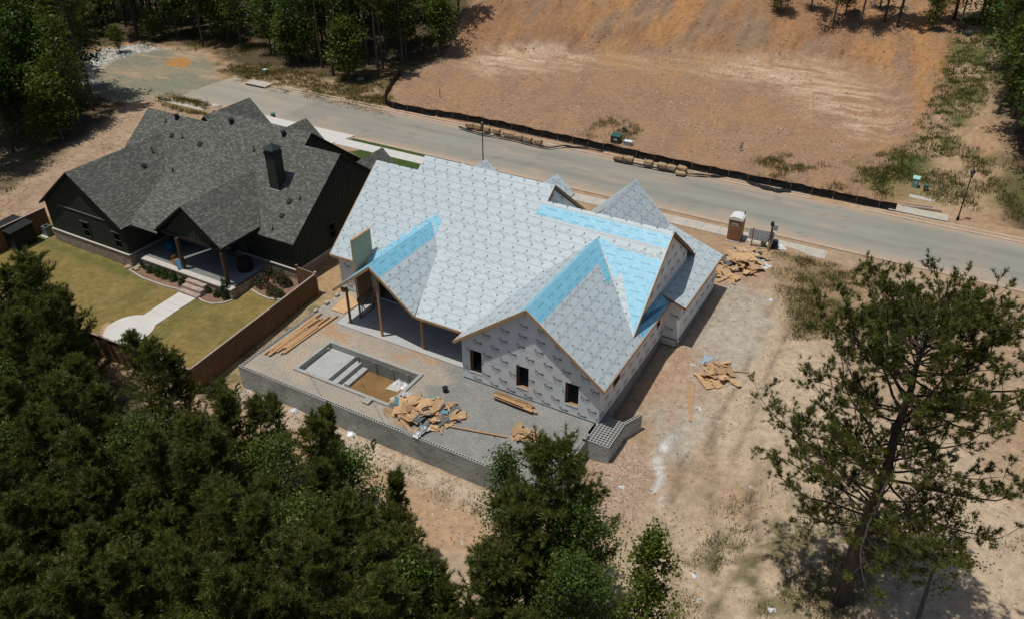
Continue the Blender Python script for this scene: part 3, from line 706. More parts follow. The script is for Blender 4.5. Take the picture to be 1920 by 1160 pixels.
def eh(pts): # opening in the east wall from the picture
    A, B = at(*pts[0], X=xb), at(*pts[1], X=xb); return (A.y-yF, B.y-yF)
z6 = lambda x, y: (1080+x*.1896, 600+y*.1896)
h1 = eh((z6(368,640), z6(436,560))); h2 = eh((z6(795,90), z6(832,40)))
topE = hb-SB*(xb-BX)
twall((xb,yF), (0,1,0), (1,0,0), 47.2-yF, [(0,topE),(47.2-yF,topE)], [(h1[0],h1[1],1.45,2.5),(h2[0],h2[1],1.45,2.5)], [(2.3,.1),(1.35,.75),(.45,.1)], 'long east wall in shade with faint lettering')
twall((xa,yF), (0,1,0), (-1,0,0), 5.2, [(0,topE),(5.2,topE)], [], [(2.3,.3),(1.2,.9)])
# west block of the house
topW = pz(PM, 0, 41.3)-.18
twall((-38.9,41.3), (1,0,0), (0,-1,0), 14.4, [(0,topW),(14.4,topW)], [(3.7,5.5,.2,2.3),(8.2,10.6,.1,2.35)], [(2.05,.42),(1.15,1.05),(.3,.42)])
ty = lambda s: [(0,topW),(yR-41.3,zR-.2),(12.6,zR-.2-(12.6-yR+41.3)*RS)]
twall((-38.9,41.3), (0,1,0), (-1,0,0), 12.6, ty(0), [(7.5,8.4,1.2,2.4)], [(4.6,4),(3.6,3.3),(2.3,.2),(1.2,.9)])
# gable end above the low roof on the east
yw0 = 41.4
twall((-14.98,yw0), (0,1,0), (1,0,0), 10.9, [(0,pz(PM,0,yw0)-.2),(yR-yw0,zR-.2),(10.9,zR-.2-(10.9-yR+yw0)*RS)], [], [(6.4,4.4),(5.4,3.9),(4.4,2.2)], 'east gable end wall above the low blue roof', z0=2.9)
twall((-24.5,yR-1.2), (0,1,0), (1,0,0), 9.3, [(0,zR-.9),(yU-yR+1.2,zU-.2),(9.3,zU-.2-(9.3-yU+yR-1.2)*RS)], [], [(7.9,2.1),(7.1,2.7)], 'small gable end wall peeping above the ridge', z0=3.2)
# wing
twall((-14.6,47.22), (1,0,0), (0,-1,0), 1.2, [(0,3.35),(1.2,2.95)], [], [(1.9,.35),(.75,.1)], 'narrow front wall of the east wing')
twall((-13.4,47.22), (0,1,0), (1,0,0), 8.05, [(0,2.93),(8.05,2.93)], [], [(2.0,.3),(1.0,.9)])
twall((-24.1,55.27), (1,0,0), (0,1,0), 10.7, [(0,3.7),(3.5,7.3),(6.6,4.3),(10.7,2.9)], [], [], logos=False)
twall((-38.9,53.9), (1,0,0), (0,1,0), 14.0, [(0,2.9),(14,2.9)], [], [], logos=False)
# rake and eave boards
def board(name, a, b_, h=.19, w=.045, m=None): q = MB(); q.bar(a, b_, w, h); return q.build(name, m or M_RAW, H)
def rake(P, pts, y): 
    a, c = pts; board('rake_board', (a, y, pz(P, a, y)-.10), (c, y, pz(P, c, y)-.10))
rake(PBE, (BX,xBe+.02), 35.93); rake(PBW, (xBw-.02,BX), 35.93); rake(PPE, (PX,xPe), 37.03); rake(PPW, (xPw-.02,PX), 37.03)
board('fascia', (xBe+.02,35.93,2.93), (xBe+.02,47.1,2.93)); board('fascia', (xBw-.02,35.93,2.93), (xBw-.02,37.3,2.93))
board('fascia', (xPe,37.07,2.91), (xBw+.2,37.07,2.91)); board('fascia', (-39.42,40.93,2.93), (-36.0,40.93,2.93)); board('fascia', (-13.05,47.03,2.9), (-13.05,55.5,2.9))
board('rake_board', (-14.66,41.5,pz(PM,0,41.5)-.1), (-14.66,yR,zR-.1)); board('rake_board', (-14.66,yR,zR-.1), (-14.66,52.6,zR-.1-(52.6-yR)*RS), m=M_RAW2)
board('rake_board', (-24.13,yU,zU-.1), (-24.13,56.2,zU-.1-(56.2-yU)*RS), m=M_RAW2); board('rake_board', (-24.13,yR,zR), (-24.13,yU,zU-.1), m=M_RAW2)
board('rake_board', (-39.42,40.96,2.95), (-39.42,yR,zR-.1)); board('rake_board', (-15.0,47.03,pz(PES,-15,0)-.1), (-13.05,47.03,pz(PES,-13.05,0)-.1), m=M_RAW2)
# slab, footing, patio
b = MB(); b.bx((-38.85,41.45,-.4), (-24.6,53.7,.05)); b.bx((-24.45,36.45,-.4), (-14.75,47.0,.05)); b.bx((-24.0,47.0,-.4), (-13.5,55.1,.05)); b.build('floor_slab', M_CONC2, H)
M_FT = (noisy('footing_concrete', [(.3,(.20,.20,.185)),(.7,(.29,.285,.265))], 1.5, 6, bump=.2))
for a_, c_ in (((-14.72,36.2,-2.6), (-14.55,47.25,.05)), ((-14.548,47.1,-2.6), (-13.45,47.25,.05)), ((-13.448,47.1,-2.6), (-13.32,55.3,.05)), ((-39,41.3,-2.2), (-38.85,53.9,.05)), ((-39,41.2,-1), (-36.1,41.298,.05))): b = MB(); b.bx(a_, c_); b.build('foundation', M_FT, H)
b = MB(); b.bx((-36.04,37.07,-.35), (-24.62,41.28,.06)); b.build('patio_slab', noisy('patio_concrete', [(.3,(.43,.44,.43)),(.7,(.50,.505,.49))], .9, 6, bump=.05), H)  # slab colour lowered to deepen the shade under the patio roof
# posts and open stud frame under the patio gable
for x, y, h_ in ((-35.1,37.6,3.1),(-32.05,37.4,5.35),(-28.6,37.55,2.85)):
    b = MB(); b.bx((x-.07,y-.07,.06), (x+.07,y+.07,h_)); b.build('post', M_RAW if x > -34 else M_RAW2, H)
b = MB(); b.bx((xPw+.3,37.5,2.78), (-34.9,37.62,3.02)); b.build('beam', M_RAW2, H)
b = MB(); b.bx((-28.9,37.5,2.72), (-24.6,37.62,2.88)); b.build('beam', M_RAW2, H)
xs_ = -34.87; tops = 3.6
for k in range(6):
    y = 38.42+.34*k; z0_ = .1
    if 2 <= k <= 4 : z0_ = 1.75+.02
    b = MB(); b.bx((xs_-.03,y-.02,z0_), (xs_+.03,y+.02,tops)); b.build('stud', M_RAW2, H)
b = MB(); b.bx((xs_-.07,38.36,1.5), (xs_+.07,40.2,1.76)); b.build('header', M_RAW2, H)
b = MB(); b.bx((xs_-.06,38.36,.06), (xs_+.06,40.2,.1)); b.build('bottom_plate', M_RAW2, H)
for y in (38.52, 40.02): b = MB(); b.bx((xs_-.06,y-.02,.1), (xs_+.06,y+.02,1.5)); b.build('stud', M_RAW2, H)
b = MB(); b.bar((xs_,38.6,1.45), (xs_-.5,39.6,.1), .04, .09); b.build('brace', M_RAW2, H)
# board clad chimney chase, one face so far
b = MB(); b.bx((-36.1,39.78,.0), (-35.95,41.88,5.6), 0); b.bx((-36.12,39.76,5.602), (-35.93,41.9,5.66), 1); b.bx((-36.115,39.75,.0), (-35.96,39.777,5.6), 1)
b.build('chimney_chase', [noisy('cement_board', [(.3,(.36,.27,.175)),(.7,(.45,.345,.235))], 3, 6, bump=.15, bscale=9, dist=.02), M_RAW], H)
# bits of the room behind each opening, and tape along the wrap seams
for h in hs:
    for s in (h[0]+.05, h[1]-.05): b = MB(); b.bx((xa+s-.02,yF+.17,.1), (xa+s+.02,yF+.28,2.6)); b.build('jack_stud', M_RAW2, H)
    b = MB(); b.bx((xa+h[0]+.08,yF+.17,h[2]-.09), (xa+h[1]-.08,yF+.28,h[2]-.03)); b.build('window_sill', M_RAW, H)
M_TAPE = mat('seam_tape', (.72,.75,.76), .3)
b = MB()
for z in (2.06,): 
    for s0_, s1_ in ((0,hs[0][0]-.05),(hs[0][1]+.05,hs[1][0]-.05),(hs[1][1]+.05,hs[2][0]-.05),(hs[2][1]+.05,xb-xa)):
        b.face([(xa+s0_,yF-.007,z-.03),(xa+s1_,yF-.007,z-.045),(xa+s1_,yF-.007,z+.02),(xa+s0_,yF-.007,z+.03)])
b.build('seam_tape', M_TAPE, H)
# ================================================================== pad, block walls, pool
def pad_colour(X, Y, Z):
    n1 = fbm(X/2, Y/2, 71); n2 = fbm(X/.7, Y/.7, 72); n3 = fbm(X/5, Y/2.5, 73)
    C = np.tile(np.array((.385,.345,.285)), (len(X), 1)); C = mixc(C, (.34,.325,.285), ss(.4,.65,n1)*.9); C = mixc(C, (.47,.38,.285), ss(.55,.7,n3)*.7)
    C = mixc(C, (.46,.28,.16), ss(.54,.66,fbm(X/2.5,Y/.8,74))*(1-ss(.6,1.3,np.abs(Y-36.5)))*.8)
    s = sdf([(-26.4,37.3),(-14.6,37.3),(-14.6,29),(-25.6,29),(-24.6,31.5),(-25.9,34.4),(-24.4,35.6)], X, Y)
    G = mixc(np.tile(np.array((.245,.25,.235)), (len(X), 1)), (.30,.30,.285), ss(.4,.7,n2)*.7)
    w = 1-ss(-.5,.6,s+(n2-.5)*1.6+(n1-.5)*1.2); C = C*(1-w[:, None])+G*w[:, None]
    C = mixc(C, (.56,.54,.50), ss(.6,.7,n2)*(1-ss(.3,.9,np.hypot(X+26.1,Y-36.3)))*.9)
    return C
PX0, PX1, PY0, PY1 = -34.98, -26.9, 31.3, 35.15
def pad_keep(cx, cy):
    pool = (cx > PX0) & (cx < PX1) & (cy > PY0) & (cy < PY1)
    return ~pool & ((cy < 37.2) & ((cy < 36.35) | (cx < -24.4)) | ((cx < -36.0) & (cy < 41.3)))
xs = np.unique(np.round(np.concatenate([np.arange(-38.3,-14.85,.17), [PX0,PX1,-36.02,-24.5,-14.86]]), 3)); ys = np.unique(np.round(np.concatenate([np.arange(29.9,41.35,.17), [PY0,PY1,37.18,36.34,41.3]]), 3))
tag(grid_object('building_pad', xs, ys, lambda X, Y: -.03+(fbm(X/1.1,Y/1.1,75)-.5)*.07, pad_colour, colattr('pad_gravel', bump=.4, dist=.03, scale=9), pad_keep), kind='structure')
def cored_wall(b, pts, ztop, zbot, th=.2, course=.2):
    """hollow block wall with its open cores showing along the top"""
    for (a, c) in zip(pts, pts[1:]):
        a, c = Vector((*a, 0)), Vector((*c, 0)); d = (c-a); L = d.length; d.normalize(); n = Vector((-d.y, d.x, 0))
        zb = ztop-.17
        def q(s, t, z): p = a+d*s+n*t; return (p.x, p.y, z)
        for t, sg in ((-th/2, -1), (th/2, 1)):
            pts_ = [q(0,t,zbot), q(L,t,zbot), q(L,t,ztop-.001), q(0,t,ztop-.001)]; uv = [(0,zbot),(L,zbot),(L,ztop),(0,ztop)]
            b.face(pts_ if sg < 0 else pts_[::-1], 0, uv if sg < 0 else uv[::-1])
        for s in (0, L): 
            pts_ = [q(s,-th/2,zbot), q(s,th/2,zbot), q(s,th/2,ztop-.001), q(s,-th/2,ztop-.001)]; b.face(pts_, 0, [(0,zbot),(th,zbot),(th,ztop),(0,ztop)])
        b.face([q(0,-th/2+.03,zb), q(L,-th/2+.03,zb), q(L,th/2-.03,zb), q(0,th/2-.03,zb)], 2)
        ang = math.atan2(d.y, d.x)
        for t in (-1, 1):
            cc = a+d*(L/2)+n*t*(th/2-.018); b.box((cc.x, cc.y, ztop-.08), (L, .034, .162), ang, 1)
        nw = max(1, round(L/.205))
        for k in range(nw+1):
            s = min(max(k*L/nw, .03), L-.03); cc = a+d*s; b.box((cc.x, cc.y, ztop-.082), (.06, th-.06, .16), ang, 1)
    return b
BW = [M_BLOCK, M_BLOCKP, M_CORE]
LW = empty('retaining_wall', (-26.6, 29.8, -1.8), label='long grey hollow block wall holding up the pool terrace', cat='wall')
b = MB(); cored_wall(b, [(-38.5,29.82),(-14.6,29.82)], 0.06, -2.3); b.build('long_face', BW, LW)
b = MB(); cored_wall(b, [(-38.4,29.95),(-38.4,37.3)], 0.06, -2.3); b.build('west_return', BW, LW)
b = MB(); cored_wall(b, [(-14.7,29.95),(-14.7,34.4)], 0.06, -2.3); cored_wall(b, [(-14.7,34.45),(-14.7,35.0)], .26, -2.3); b.build('east_return', BW, LW)
b = MB()
for k in range(8): b.box((-38.4+(k % 2)*.05, 37.55+k*.42, -.12+(.2 if k % 3 == 0 else 0)), (.2,.39,.2), .02*(k-4), 1)
b.build('loose_top_course', [M_BLOCK, M_BLOCKP], LW)
# drain pipes poking through the face
for px, py in ((457,722),(711,826)):
    p = atg(px, py); q = MB(); q.tube([(p.x-.15,29.7,p.z+.28),(p.x-.15,29.35,p.z+.25),(p.x+.12,29.1,p.z+.1)], .07, 10); q.build('drain_pipe', mat('black_plastic', (.015,.015,.015), .5), LW)
PI = empty('block_pier', (-13.9, 35.4, -1.8), label='square grey block pier with open cores beside the corner of the wrapped house', cat='pier')
pw = MB(); pts_ = [(-14.55,34.75),(-13.22,34.75)]
for X_, nn in ((-14.55, 1), (-13.22, -1)): pass
pw.face([(-14.65,34.65,-2.2),(-13.12,34.65,-2.2),(-13.12,34.65,.059),(-14.65,34.65,.059)], 0, [(0,-2.2),(1.53,-2.2),(1.53,.06),(0,.06)])
pw.face([(-13.12,34.65,-2.2),(-13.12,37.2,-2.2),(-13.12,37.2,.059),(-13.12,34.65,.059)], 0, [(0,-2.2),(2.55,-2.2),(2.55,.06),(0,.06)])
pw.face([(-14.65,37.2,-2.2),(-14.65,34.65,-2.2),(-14.65,34.65,.059),(-14.65,37.2,.059)], 0, [(0,-2.2),(2.55,-2.2),(2.55,.06),(0,.06)])
pw.face([(-13.12,37.2,-2.2),(-14.65,37.2,-2.2),(-14.65,37.2,.059),(-13.12,37.2,.059)], 0, [(0,-2.2),(1.53,-2.2),(1.53,.06),(0,.06)])
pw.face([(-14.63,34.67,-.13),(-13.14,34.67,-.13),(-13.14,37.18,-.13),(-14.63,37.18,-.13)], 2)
nx_, ny_ = 7, 12
for i in range(nx_+1): pw.bx((-14.65+i*(1.53-.045)/nx_,34.66,-.1), (-14.605+i*(1.53-.045)/nx_,37.19,.06), 1)
for j in range(ny_+1): pw.bx((-14.648,34.652+j*(2.55-.05)/ny_,-.1), (-13.122,34.70+j*(2.55-.05)/ny_,.0585), 1)
pw.build('block_core_mass', BW, PI)
b = MB(); cored_wall(b, [(-13.2,37.15),(-12.62,38.5)], .055, -1.9); b.build('wing_wall', BW, PI)
b = MB(); b.prism([(-14.9,34.2),(-12.7,34.2),(-12.7,34.8),(-14.9,34.8)], -2.4, -1.66); b.build('footing', M_CONC, PI)
# pool
PO = empty('swimming_pool', (-31, 33.2, -1.3), label='unfinished concrete pool with a shallow shelf and steps and brown water in the bottom', cat='pool')
M_POOL = noisy('wet_shell_concrete', [(.3,(.17,.19,.18)),(.6,(.25,.27,.255)),(.85,(.33,.345,.325))], 1.6, 7, bump=.15, bscale=12, dist=.02)
M_POOLT = noisy('pool_coping', [(.3,(.30,.31,.28)),(.7,(.42,.42,.38))], 2.2, 7, bump=.15, bscale=16, dist=.01)
b = MB(); w_ = .24
b.bx((PX0,PY0,-.35), (PX1,PY0+w_,.10)); b.bx((PX0,PY1-w_,-.35), (PX1,PY1,.10)); b.bx((PX0,PY0+w_,-.35), (PX0+w_,PY1-w_,.10)); b.bx((PX1-w_,PY0+w_,-.35), (PX1,PY1-w_,.10)); b.build('coping', M_POOLT, PO)
b = MB(); i0, i1, j0, j1 = PX0+w_+.02, PX1-w_-.02, PY0+w_+.02, PY1-w_-.02
b.face([(i0,j0,-1.7),(i0,j0,-.34),(i1,j0,-.34),(i1,j0,-1.7)]); b.face([(i0,j1,-1.7),(i1,j1,-1.7),(i1,j1,-.34),(i0,j1,-.34)]); b.face([(i0,j0,-1.7),(i0,j1,-1.7),(i0,j1,-.34),(i0,j0,-.34)]); b.face([(i1,j0,-1.7),(i1,j0,-.34),(i1,j1,-.34),(i1,j1,-1.7)]); b.face([(i0,j0,-1.7),(i1,j0,-1.7),(i1,j1,-1.7),(i0,j1,-1.7)])
b.build('shell', M_POOL, PO)
M_SHELF = noisy('shelf_concrete', [(.3,(.36,.37,.36)),(.7,(.47,.475,.46))], 1.6, 7, bump=.1, bscale=12, dist=.01)
b = MB(); b.bx((i0,j0,-1.68), (-32.55,j1,-.35)); b.build('tanning_shelf', M_SHELF, PO)
b = MB(); b.bx((-32.55,j0,-1.68), (-32.05,j1,-.68)); b.build('step', M_SHELF, PO)
b = MB(); b.bx((-32.05,j0,-1.68), (-31.55,j1,-1.02)); b.build('step', M_SHELF, PO)
M_MUD = noisy('silty_water', [(.3,(.20,.115,.045)),(.6,(.27,.165,.07)),(.8,(.31,.20,.10))], .9, 7, rough=.25, bump=0, spec=.5)
b = MB(); b.bx((-31.56,j0,-1.6), (i1,j1,-1.24)); b.build('brown_water', M_MUD, PO)
for px, py in ((672,666),(704,676),(736,687),(766,699)):
    p = at(px, py, Y=j1); q = MB(); q.tube([(p.x,j1-.06,-1.1),(p.x,j1-.06,-.15),(p.x-.02,j1-.25,-.12)], .028, 6); q.build('return_pipe', mat('pipe_grey', (.32,.33,.32), .6), PO)
for px, py in ((614,656),(644,655),(571,686)):
    p = at(px, py, z=-.3); q = MB(); q.tube([(p.x,p.y,-.35),(p.x,p.y,-.12),(p.x+.18,p.y+.05,-.1)], .03, 6); q.build('fitting', mat('white_pipe', (.6,.6,.58), .5), PO)
p = at(690, 752, z=0); b = MB(); b.bx((p.x-.25,p.y-.32,-.1), (p.x+.25,p.y+.2,.16)); b.build('skimmer_box', M_POOLT, PO, bevel=.02)
p = at(650, 724, z=.1); b = MB(); b.box((p.x,p.y+.1,.2), (.39,.2,.2), .2); tag(b.build('concrete_block', M_BLOCKP), 'grey block sitting on the near rim of the pool', 'block')
# ================================================================== the grey house
M_SH = brickmat('roof_shingles', [(0,(.088,.09,.076)),(.5,(.122,.125,.107)),(.8,(.165,.168,.145)),(1,(.215,.215,.185))], (.055,.056,.048), .27, .14, .012, nscale=.3, nmix=.12, bump=.5, rough=.9)
def shingle_jitter(m):
    n, l, b = NN(m); br = [x for x in n if x.type == 'TEX_BRICK'][0]; tc = [x for x in n if x.type == 'TEX_COORD'][0]
    br.offset = .37; br.offset_frequency = 2
shingle_jitter(M_SH)
M_TRIM = mat('black_trim', (.016,.017,.015), .7); M_SID = noisy('dark_green_siding', [(.3,(.035,.041,.031)),(.7,(.046,.052,.04))], 2, 4, bump=.05)
M_STONE = brickmat('veneer_stone', [(0,(.13,.085,.065)),(.35,(.25,.165,.125)),(.65,(.36,.27,.21)),(1,(.48,.41,.34))], (.40,.35,.30), .27, .085, .018, nscale=6, nmix=.9, bump=.6)
M_CAP = noisy('pale_sill_stone', [(.3,(.50,.47,.42)),(.7,(.60,.56,.50))], 3, 5)
M_CEDAR = noisy('stained_post', [(.3,(.075,.045,.028)),(.7,(.125,.075,.042))], 4, 5)
M_GLASS = mat('window_glass', (.05,.075,.07), .08, spec=.6)
SHM = [M_SH, M_TRIM, M_TRIM]
G = empty('finished_house', (-56, 46, 0), label='finished house with grey shingle roof, dark board siding and a stone base', cat='house')
def groof(pts, P, t=.17, label=None): return roof('roof_slope', pts, P, SHM, G, t=t, label=label)
QS = .766; QM = plane_y(40.97, 2.75, QS); qR, qU = 47.72, 48.72; qzR, qzU = pz(QM,0,qR), pz(QM,0,qU)
QLO = plane_y(37.2, 2.85, .276); qB = (QM[0]-QLO[0])/(QLO[2]-QM[2])
LX, zL = -62.6, 6.65; QLE = plane_x(LX, zL, -.735); QLW = plane_x(LX, zL, .735); xLe, xLw = LX+(zL-2.75)/.735, LX-(zL-2.75)/.735
GX_, zG = -50.62, 5.97; QGE = plane_x(GX_, zG, -.76); QGW = plane_x(GX_, zG, .76); xGe, xGw = GX_+(zG-3.22)/.76, GX_-(zG-3.22)/.76
def vq(PA, PB_, y): return (pz(PB_,0,y)-PA[0])/PA[1]
yL = (zL-QM[0])/QM[2]; yG = (zG-QM[0])/QM[2]
groof([(-65.95,44.3),(-65.95,qR),(-58.4,qR),(-58.4,qU),(-47.0,qU),(-47.0,qR),(-43.2,qR),(-43.2,40.97),(-47.6,40.97),(-49,qB),(-62,qB),(-62.6,44.3)], QM, label='main shingle slope facing the lawn')
groof([(vq(QLE,QLO,37.2)-.05,37.2),(vq(QGW,QLO,37.2)+.02,37.2),(vq(QGW,QLO,qB)+.15,qB),(vq(QLE,QLO,qB)-.1,qB)], QLO)
for (x0, x1, yr, ye) in ((-65.95,-58.4,qR,54),(-58.4,-47.0,qU,56.2),(-47.0,-43.2,qR,54)):
    groof([(x0+.004,yr),(x1-.004,yr),(x1-.004,ye),(x0+.004,ye)], plane_y(yr, pz(QM,0,yr), -QS))
groof([(LX,36.1),(xLe,36.1),(xLe,37.6),(vq(QLE,QLO,qB),qB),(LX,yL+.2)], QLE, label='shingle slope of the west wing')
groof([(LX,36.1),(LX,yL+.2),(xLw+2.2,43.6),(xLw,43.6),(xLw,36.1)], QLW)
groof([(GX_,37.15),(xGe,37.15),(xGe,41.4),(GX_,yG+.2)], QGE); groof([(GX_,37.15),(GX_,yG+.2),(vq(QGW,QLO,qB),qB),(xGw,37.15)], QGW)
def sgable(gx, gy, z, hw, s, yb): 
    groof([(gx,yb),(gx+hw,yb),(gx+hw,gy),(gx,gy)], plane_x(gx,z,-s)); groof([(gx,yb),(gx,gy),(gx-hw,gy),(gx-hw,yb)], plane_x(gx,z,s))
    w = MB(); w.prism([(gx-hw+.3,gy-.4),(gx+hw-.3,gy-.4),(gx+hw-.3,gy-.3),(gx-hw+.3,gy-.3)], -.3, z-s*(hw-.3)-.16); 
    w.prism([(gx-hw+.3,gy-.41),(gx,gy-.41),(gx+hw-.3,gy-.41),(gx+hw-.3,gy-.29),(gx,gy-.29),(gx-hw+.3,gy-.29)], z-s*(hw-.3)-.17, [z-s*(hw-.3)-.16,z-.16,z-s*(hw-.3)-.16,z-s*(hw-.3)-.16,z-.16,z-s*(hw-.3)-.16]); w.build('gable_wall', M_SID, G)
for (px, py, Yv, hw, s) in ((468,183,57.6,4.2,.95),(574,221.5,57.2,2.7,.9),(717,276.5,57.2,3.6,.95)):
    p = at(px, py, Y=Yv); sgable(p.x, Yv, p.z, hw, s, 51.5)
# walls: board and batten over stone
def gwall(p0, d, n, s1, top, holes=(), stone=None, zb=-1.5, z0=-.1, bat=True, label=None):
    b = MB(); wall(b, (p0[0],p0[1],0), d, n, s1, z0, top, holes, m=0, mr=1)
    if bat:
        D, N_ = Vector(d), Vector(n); s = .2
        while s < s1:
            zt = None
            for (a, za), (c, zc) in zip(top, top[1:]):
                if a <= s <= c: zt = za+(zc-za)*(s-a)/(c-a)
            segs = [(z0, zt)]
            for (h0, h1, za, zb_) in holes:
                if h0-.06 < s < h1+.06: segs = [(z0, za-.05), (zb_+.05, zt)]
            for za, zc in segs:
                if zc > za: 
                    p = Vector((p0[0], p0[1], 0))+D*s+N_*.012; ang = math.atan2(D.y, D.x); b.box((p.x,p.y,(za+zc)/2), (.045,.03,zc-za), ang, 0)
            s += .38
    o = b.build('wall', [M_SID, M_TRIM], G)
    if label: o['label'] = label
    if stone is not None:
        D, N_ = Vector(d), Vector(n); q = MB(); k = .09
        a = Vector((p0[0],p0[1],0))-D*(k if stone > 0 else 0)+N_*k; L = s1+(2*k if stone > 0 else 0)
        c = [a+Vector((0,0,zb)), a+D*L+Vector((0,0,zb)), a+D*L+Vector((0,0,.12)), a+Vector((0,0,.12))]; u = [(0,zb),(L,zb),(L,.12),(0,.12)]
        nn = (c[1]-c[0]).cross(c[2]-c[0])
        fl = nn.dot(N_) < 0; q.face(c[::-1] if fl else c, 0, u[::-1] if fl else u)
        for e in (0, L):
            e0 = a+D*e; q.face([e0+Vector((0,0,zb)), e0-N_*k+Vector((0,0,zb)), e0-N_*k+Vector((0,0,.12)), e0+Vector((0,0,.12))], 0, [(0,zb),(k,zb),(k,.12),(0,.12)])
        q.face([a+Vector((0,0,.12)), a+D*L+Vector((0,0,.12)), a+D*L-N_*k+Vector((0,0,.12)), a-N_*k+Vector((0,0,.12))], 0, [(0,0),(L,0),(L,k),(0,k)])
        q.build('stone_base', M_STONE, G)
        q = MB(); ang = math.atan2(D.y, D.x); cc = a+D*(L/2)-N_*.02; q.box((cc.x,cc.y,.155), (L+.04,.17,.065), ang); q.build('sill_course', M_CAP, G)
    return o
def gwin(p0, d, n, s, z, w=.82, h=1.35, up=True):
    D, N_ = Vector(d), Vector(n); c = Vector((p0[0],p0[1],0))+D*s+N_*.02; ang = math.atan2(D.y, D.x)
    f_ = MB()
    for sx in (-1, 1): q = c+D*sx*(w/2); f_.box((q.x,q.y,z+h/2), (.07,.08,h+.07), ang)
    for zz in (z, z+h/2, z+h): f_.box((c.x,c.y,zz), (w-.072,.076,.06), ang)
    fo = f_.build('window', mat('window_frame', (.05,.055,.05), .6), G)
    for k, (za, zb_) in enumerate(((z+.03,z+h/2-.03),(z+h/2+.03,z+h-.03))):
        g_ = MB(); q = c-N_*.03; g_.box((q.x,q.y,(za+zb_)/2), (w-.075,.02,zb_-za), ang); g_.build('pane', M_GLASS if k == 0 else mat('blind_behind_glass', (.16,.20,.18), .25), fo)
    hd = MB(); q = c+N_*.05; hd.box((q.x,q.y,z+h+.12), (w+.25,.12,.05), ang); hd.build('window_head', mat('head_trim', (.08,.085,.08), .6), fo)
t_ = 2.75+.735*.35-.17; LY = 36.45; x0L, x1L = xLw+.35, xLe-.35
gwall((x0L,LY), (1,0,0), (0,-1,0), x1L-x0L, [(0,t_),(LX-x0L,zL-.17),(x1L-x0L,t_)], stone=1, label='west wing gable wall with stone base')
gwin((x0L,LY), (1,0,0), (0,-1,0), at(161,425,Y=LY).x-x0L, .55); gwin((x0L,LY), (1,0,0), (0,-1,0), at(221,449,Y=LY).x-x0L, .55)
b = MB(); b.bx((x0L+1.9,LY-.06,2.82), (x1L-1.9,LY-.001,2.9)); b.build('trim_band', mat('pale_trim', (.17,.17,.155), .7), G)
gwall((x1L,LY), (0,1,0), (1,0,0), 5.0, [(0,t_),(5.0,t_)], stone=0); gwall((x0L,LY), (0,1,0), (-1,0,0), 9.5, [(0,t_),(9.5,t_)], stone=0, bat=False)
tb = pz(QM,0,41.4)-.17
gwall((x1L,41.4), (1,0,0), (0,-1,0), -43.6-x1L, [(0,tb+.9),(8.0,tb+.9),(8.01,tb),(-43.6-x1L,tb)], stone=0, bat=False)
b = MB()
for x in (-55.6, -53.2, -50.6): b.bx((x,41.32,.3), (x+1.7,41.38,2.2))
b.build('patio_window', M_GLASS, G)
yy = lambda Y_: qzR-.17-abs(Y_-qR)*QS
gwall((-43.6,41.4), (0,1,0), (1,0,0), 12.6, [(0,yy(41.4)),(qR-41.4,qzR-.17),(12.6,yy(54.0))], stone=1, label='tall dark gable wall facing the wrapped house')
w = at(622,428,X=-43.6); gwin((-43.6,41.4), (0,1,0), (1,0,0), w.y-41.4, w.z-.9)
gwall((-47.3,qR-.9), (0,1,0), (1,0,0), 9.0, [(0,qzR-.8),(qU-qR+.9,qzU-.17),(9.0,qzU-.17-(9.0-qU+qR-.9)*QS)], z0=2.6)
gwall((-65.6,44.5), (0,1,0), (-1,0,0), 9.0, [(0,yy(44.5)),(qR-44.5,qzR-.17),(9.0,yy(53.5))], z0=-.3, bat=False)
# porch: gable infill, posts, slab, knee wall, steps
b = MB(); hw = 3.1; gz0 = 2.95; wall(b, (GX_-hw,37.5,0), (1,0,0), (0,-1,0), 2*hw, gz0, [(0,gz0+.02),(hw,zG-.2-.12),(2*hw,gz0+.02)], m=0, mr=1)
for k in range(16):
    s = .2+k*.39; zt = zG-.35-abs(s-hw)*.76*1.22
    if zt > gz0+.1: b.box((GX_-hw+s,37.485,(gz0+zt)/2), (.05,.03,zt-gz0), 0, 0)
b.build('gable_infill', [M_SID, M_TRIM], G)
b = MB(); b.bx((GX_-hw-.3,37.4,2.72), (GX_+hw+.3,37.62,2.96)); b.build('porch_beam', M_TRIM, G)
for px, py in ((340,507),(428,533)):
    p = at(px, py, z=-.08); b = MB(); b.bx((p.x-.13,37.18,-.1), (p.x+.13,37.44,2.75)); b.build('porch_post', M_CEDAR, G)
M_PORCH = noisy('porch_concrete', [(.3,(.17,.18,.175)),(.7,(.22,.23,.22))], 1.2, 5, bump=.05)  # floor colour lowered to carry the deep shade of the porch
b = MB(); b.bx((x1L+.1,37.0,-1.2), (-46.6,41.35,-.1)); b.build('porch_floor', M_PORCH, G)
b = MB(); b.face([(-56.6,36.78,-1.6),(-46.4,36.78,-1.6),(-46.4,36.78,-.16),(-56.6,36.78,-.16)], 0, [(0,-1.6),(10.2,-1.6),(10.2,-.16),(0,-.16)])
b.face([(-46.4,36.78,-1.6),(-46.4,41.3,-1.6),(-46.4,41.3,-.16),(-46.4,36.78,-.16)], 0, [(0,-1.6),(4.5,-1.6),(4.5,-.16),(0,-.16)]); b.build('porch_stone_wall', M_STONE, G)
b = MB(); b.bx((-56.65,36.72,-.158), (-46.35,37.25,-.075)); b.build('porch_edge', M_CAP, G)
M_TREAD = brickmat('stone_tread', [(0,(.34,.24,.20)),(.5,(.42,.32,.27)),(1,(.52,.43,.37))], (.45,.38,.33), .4, .12, .015, nscale=5, nmix=.8)
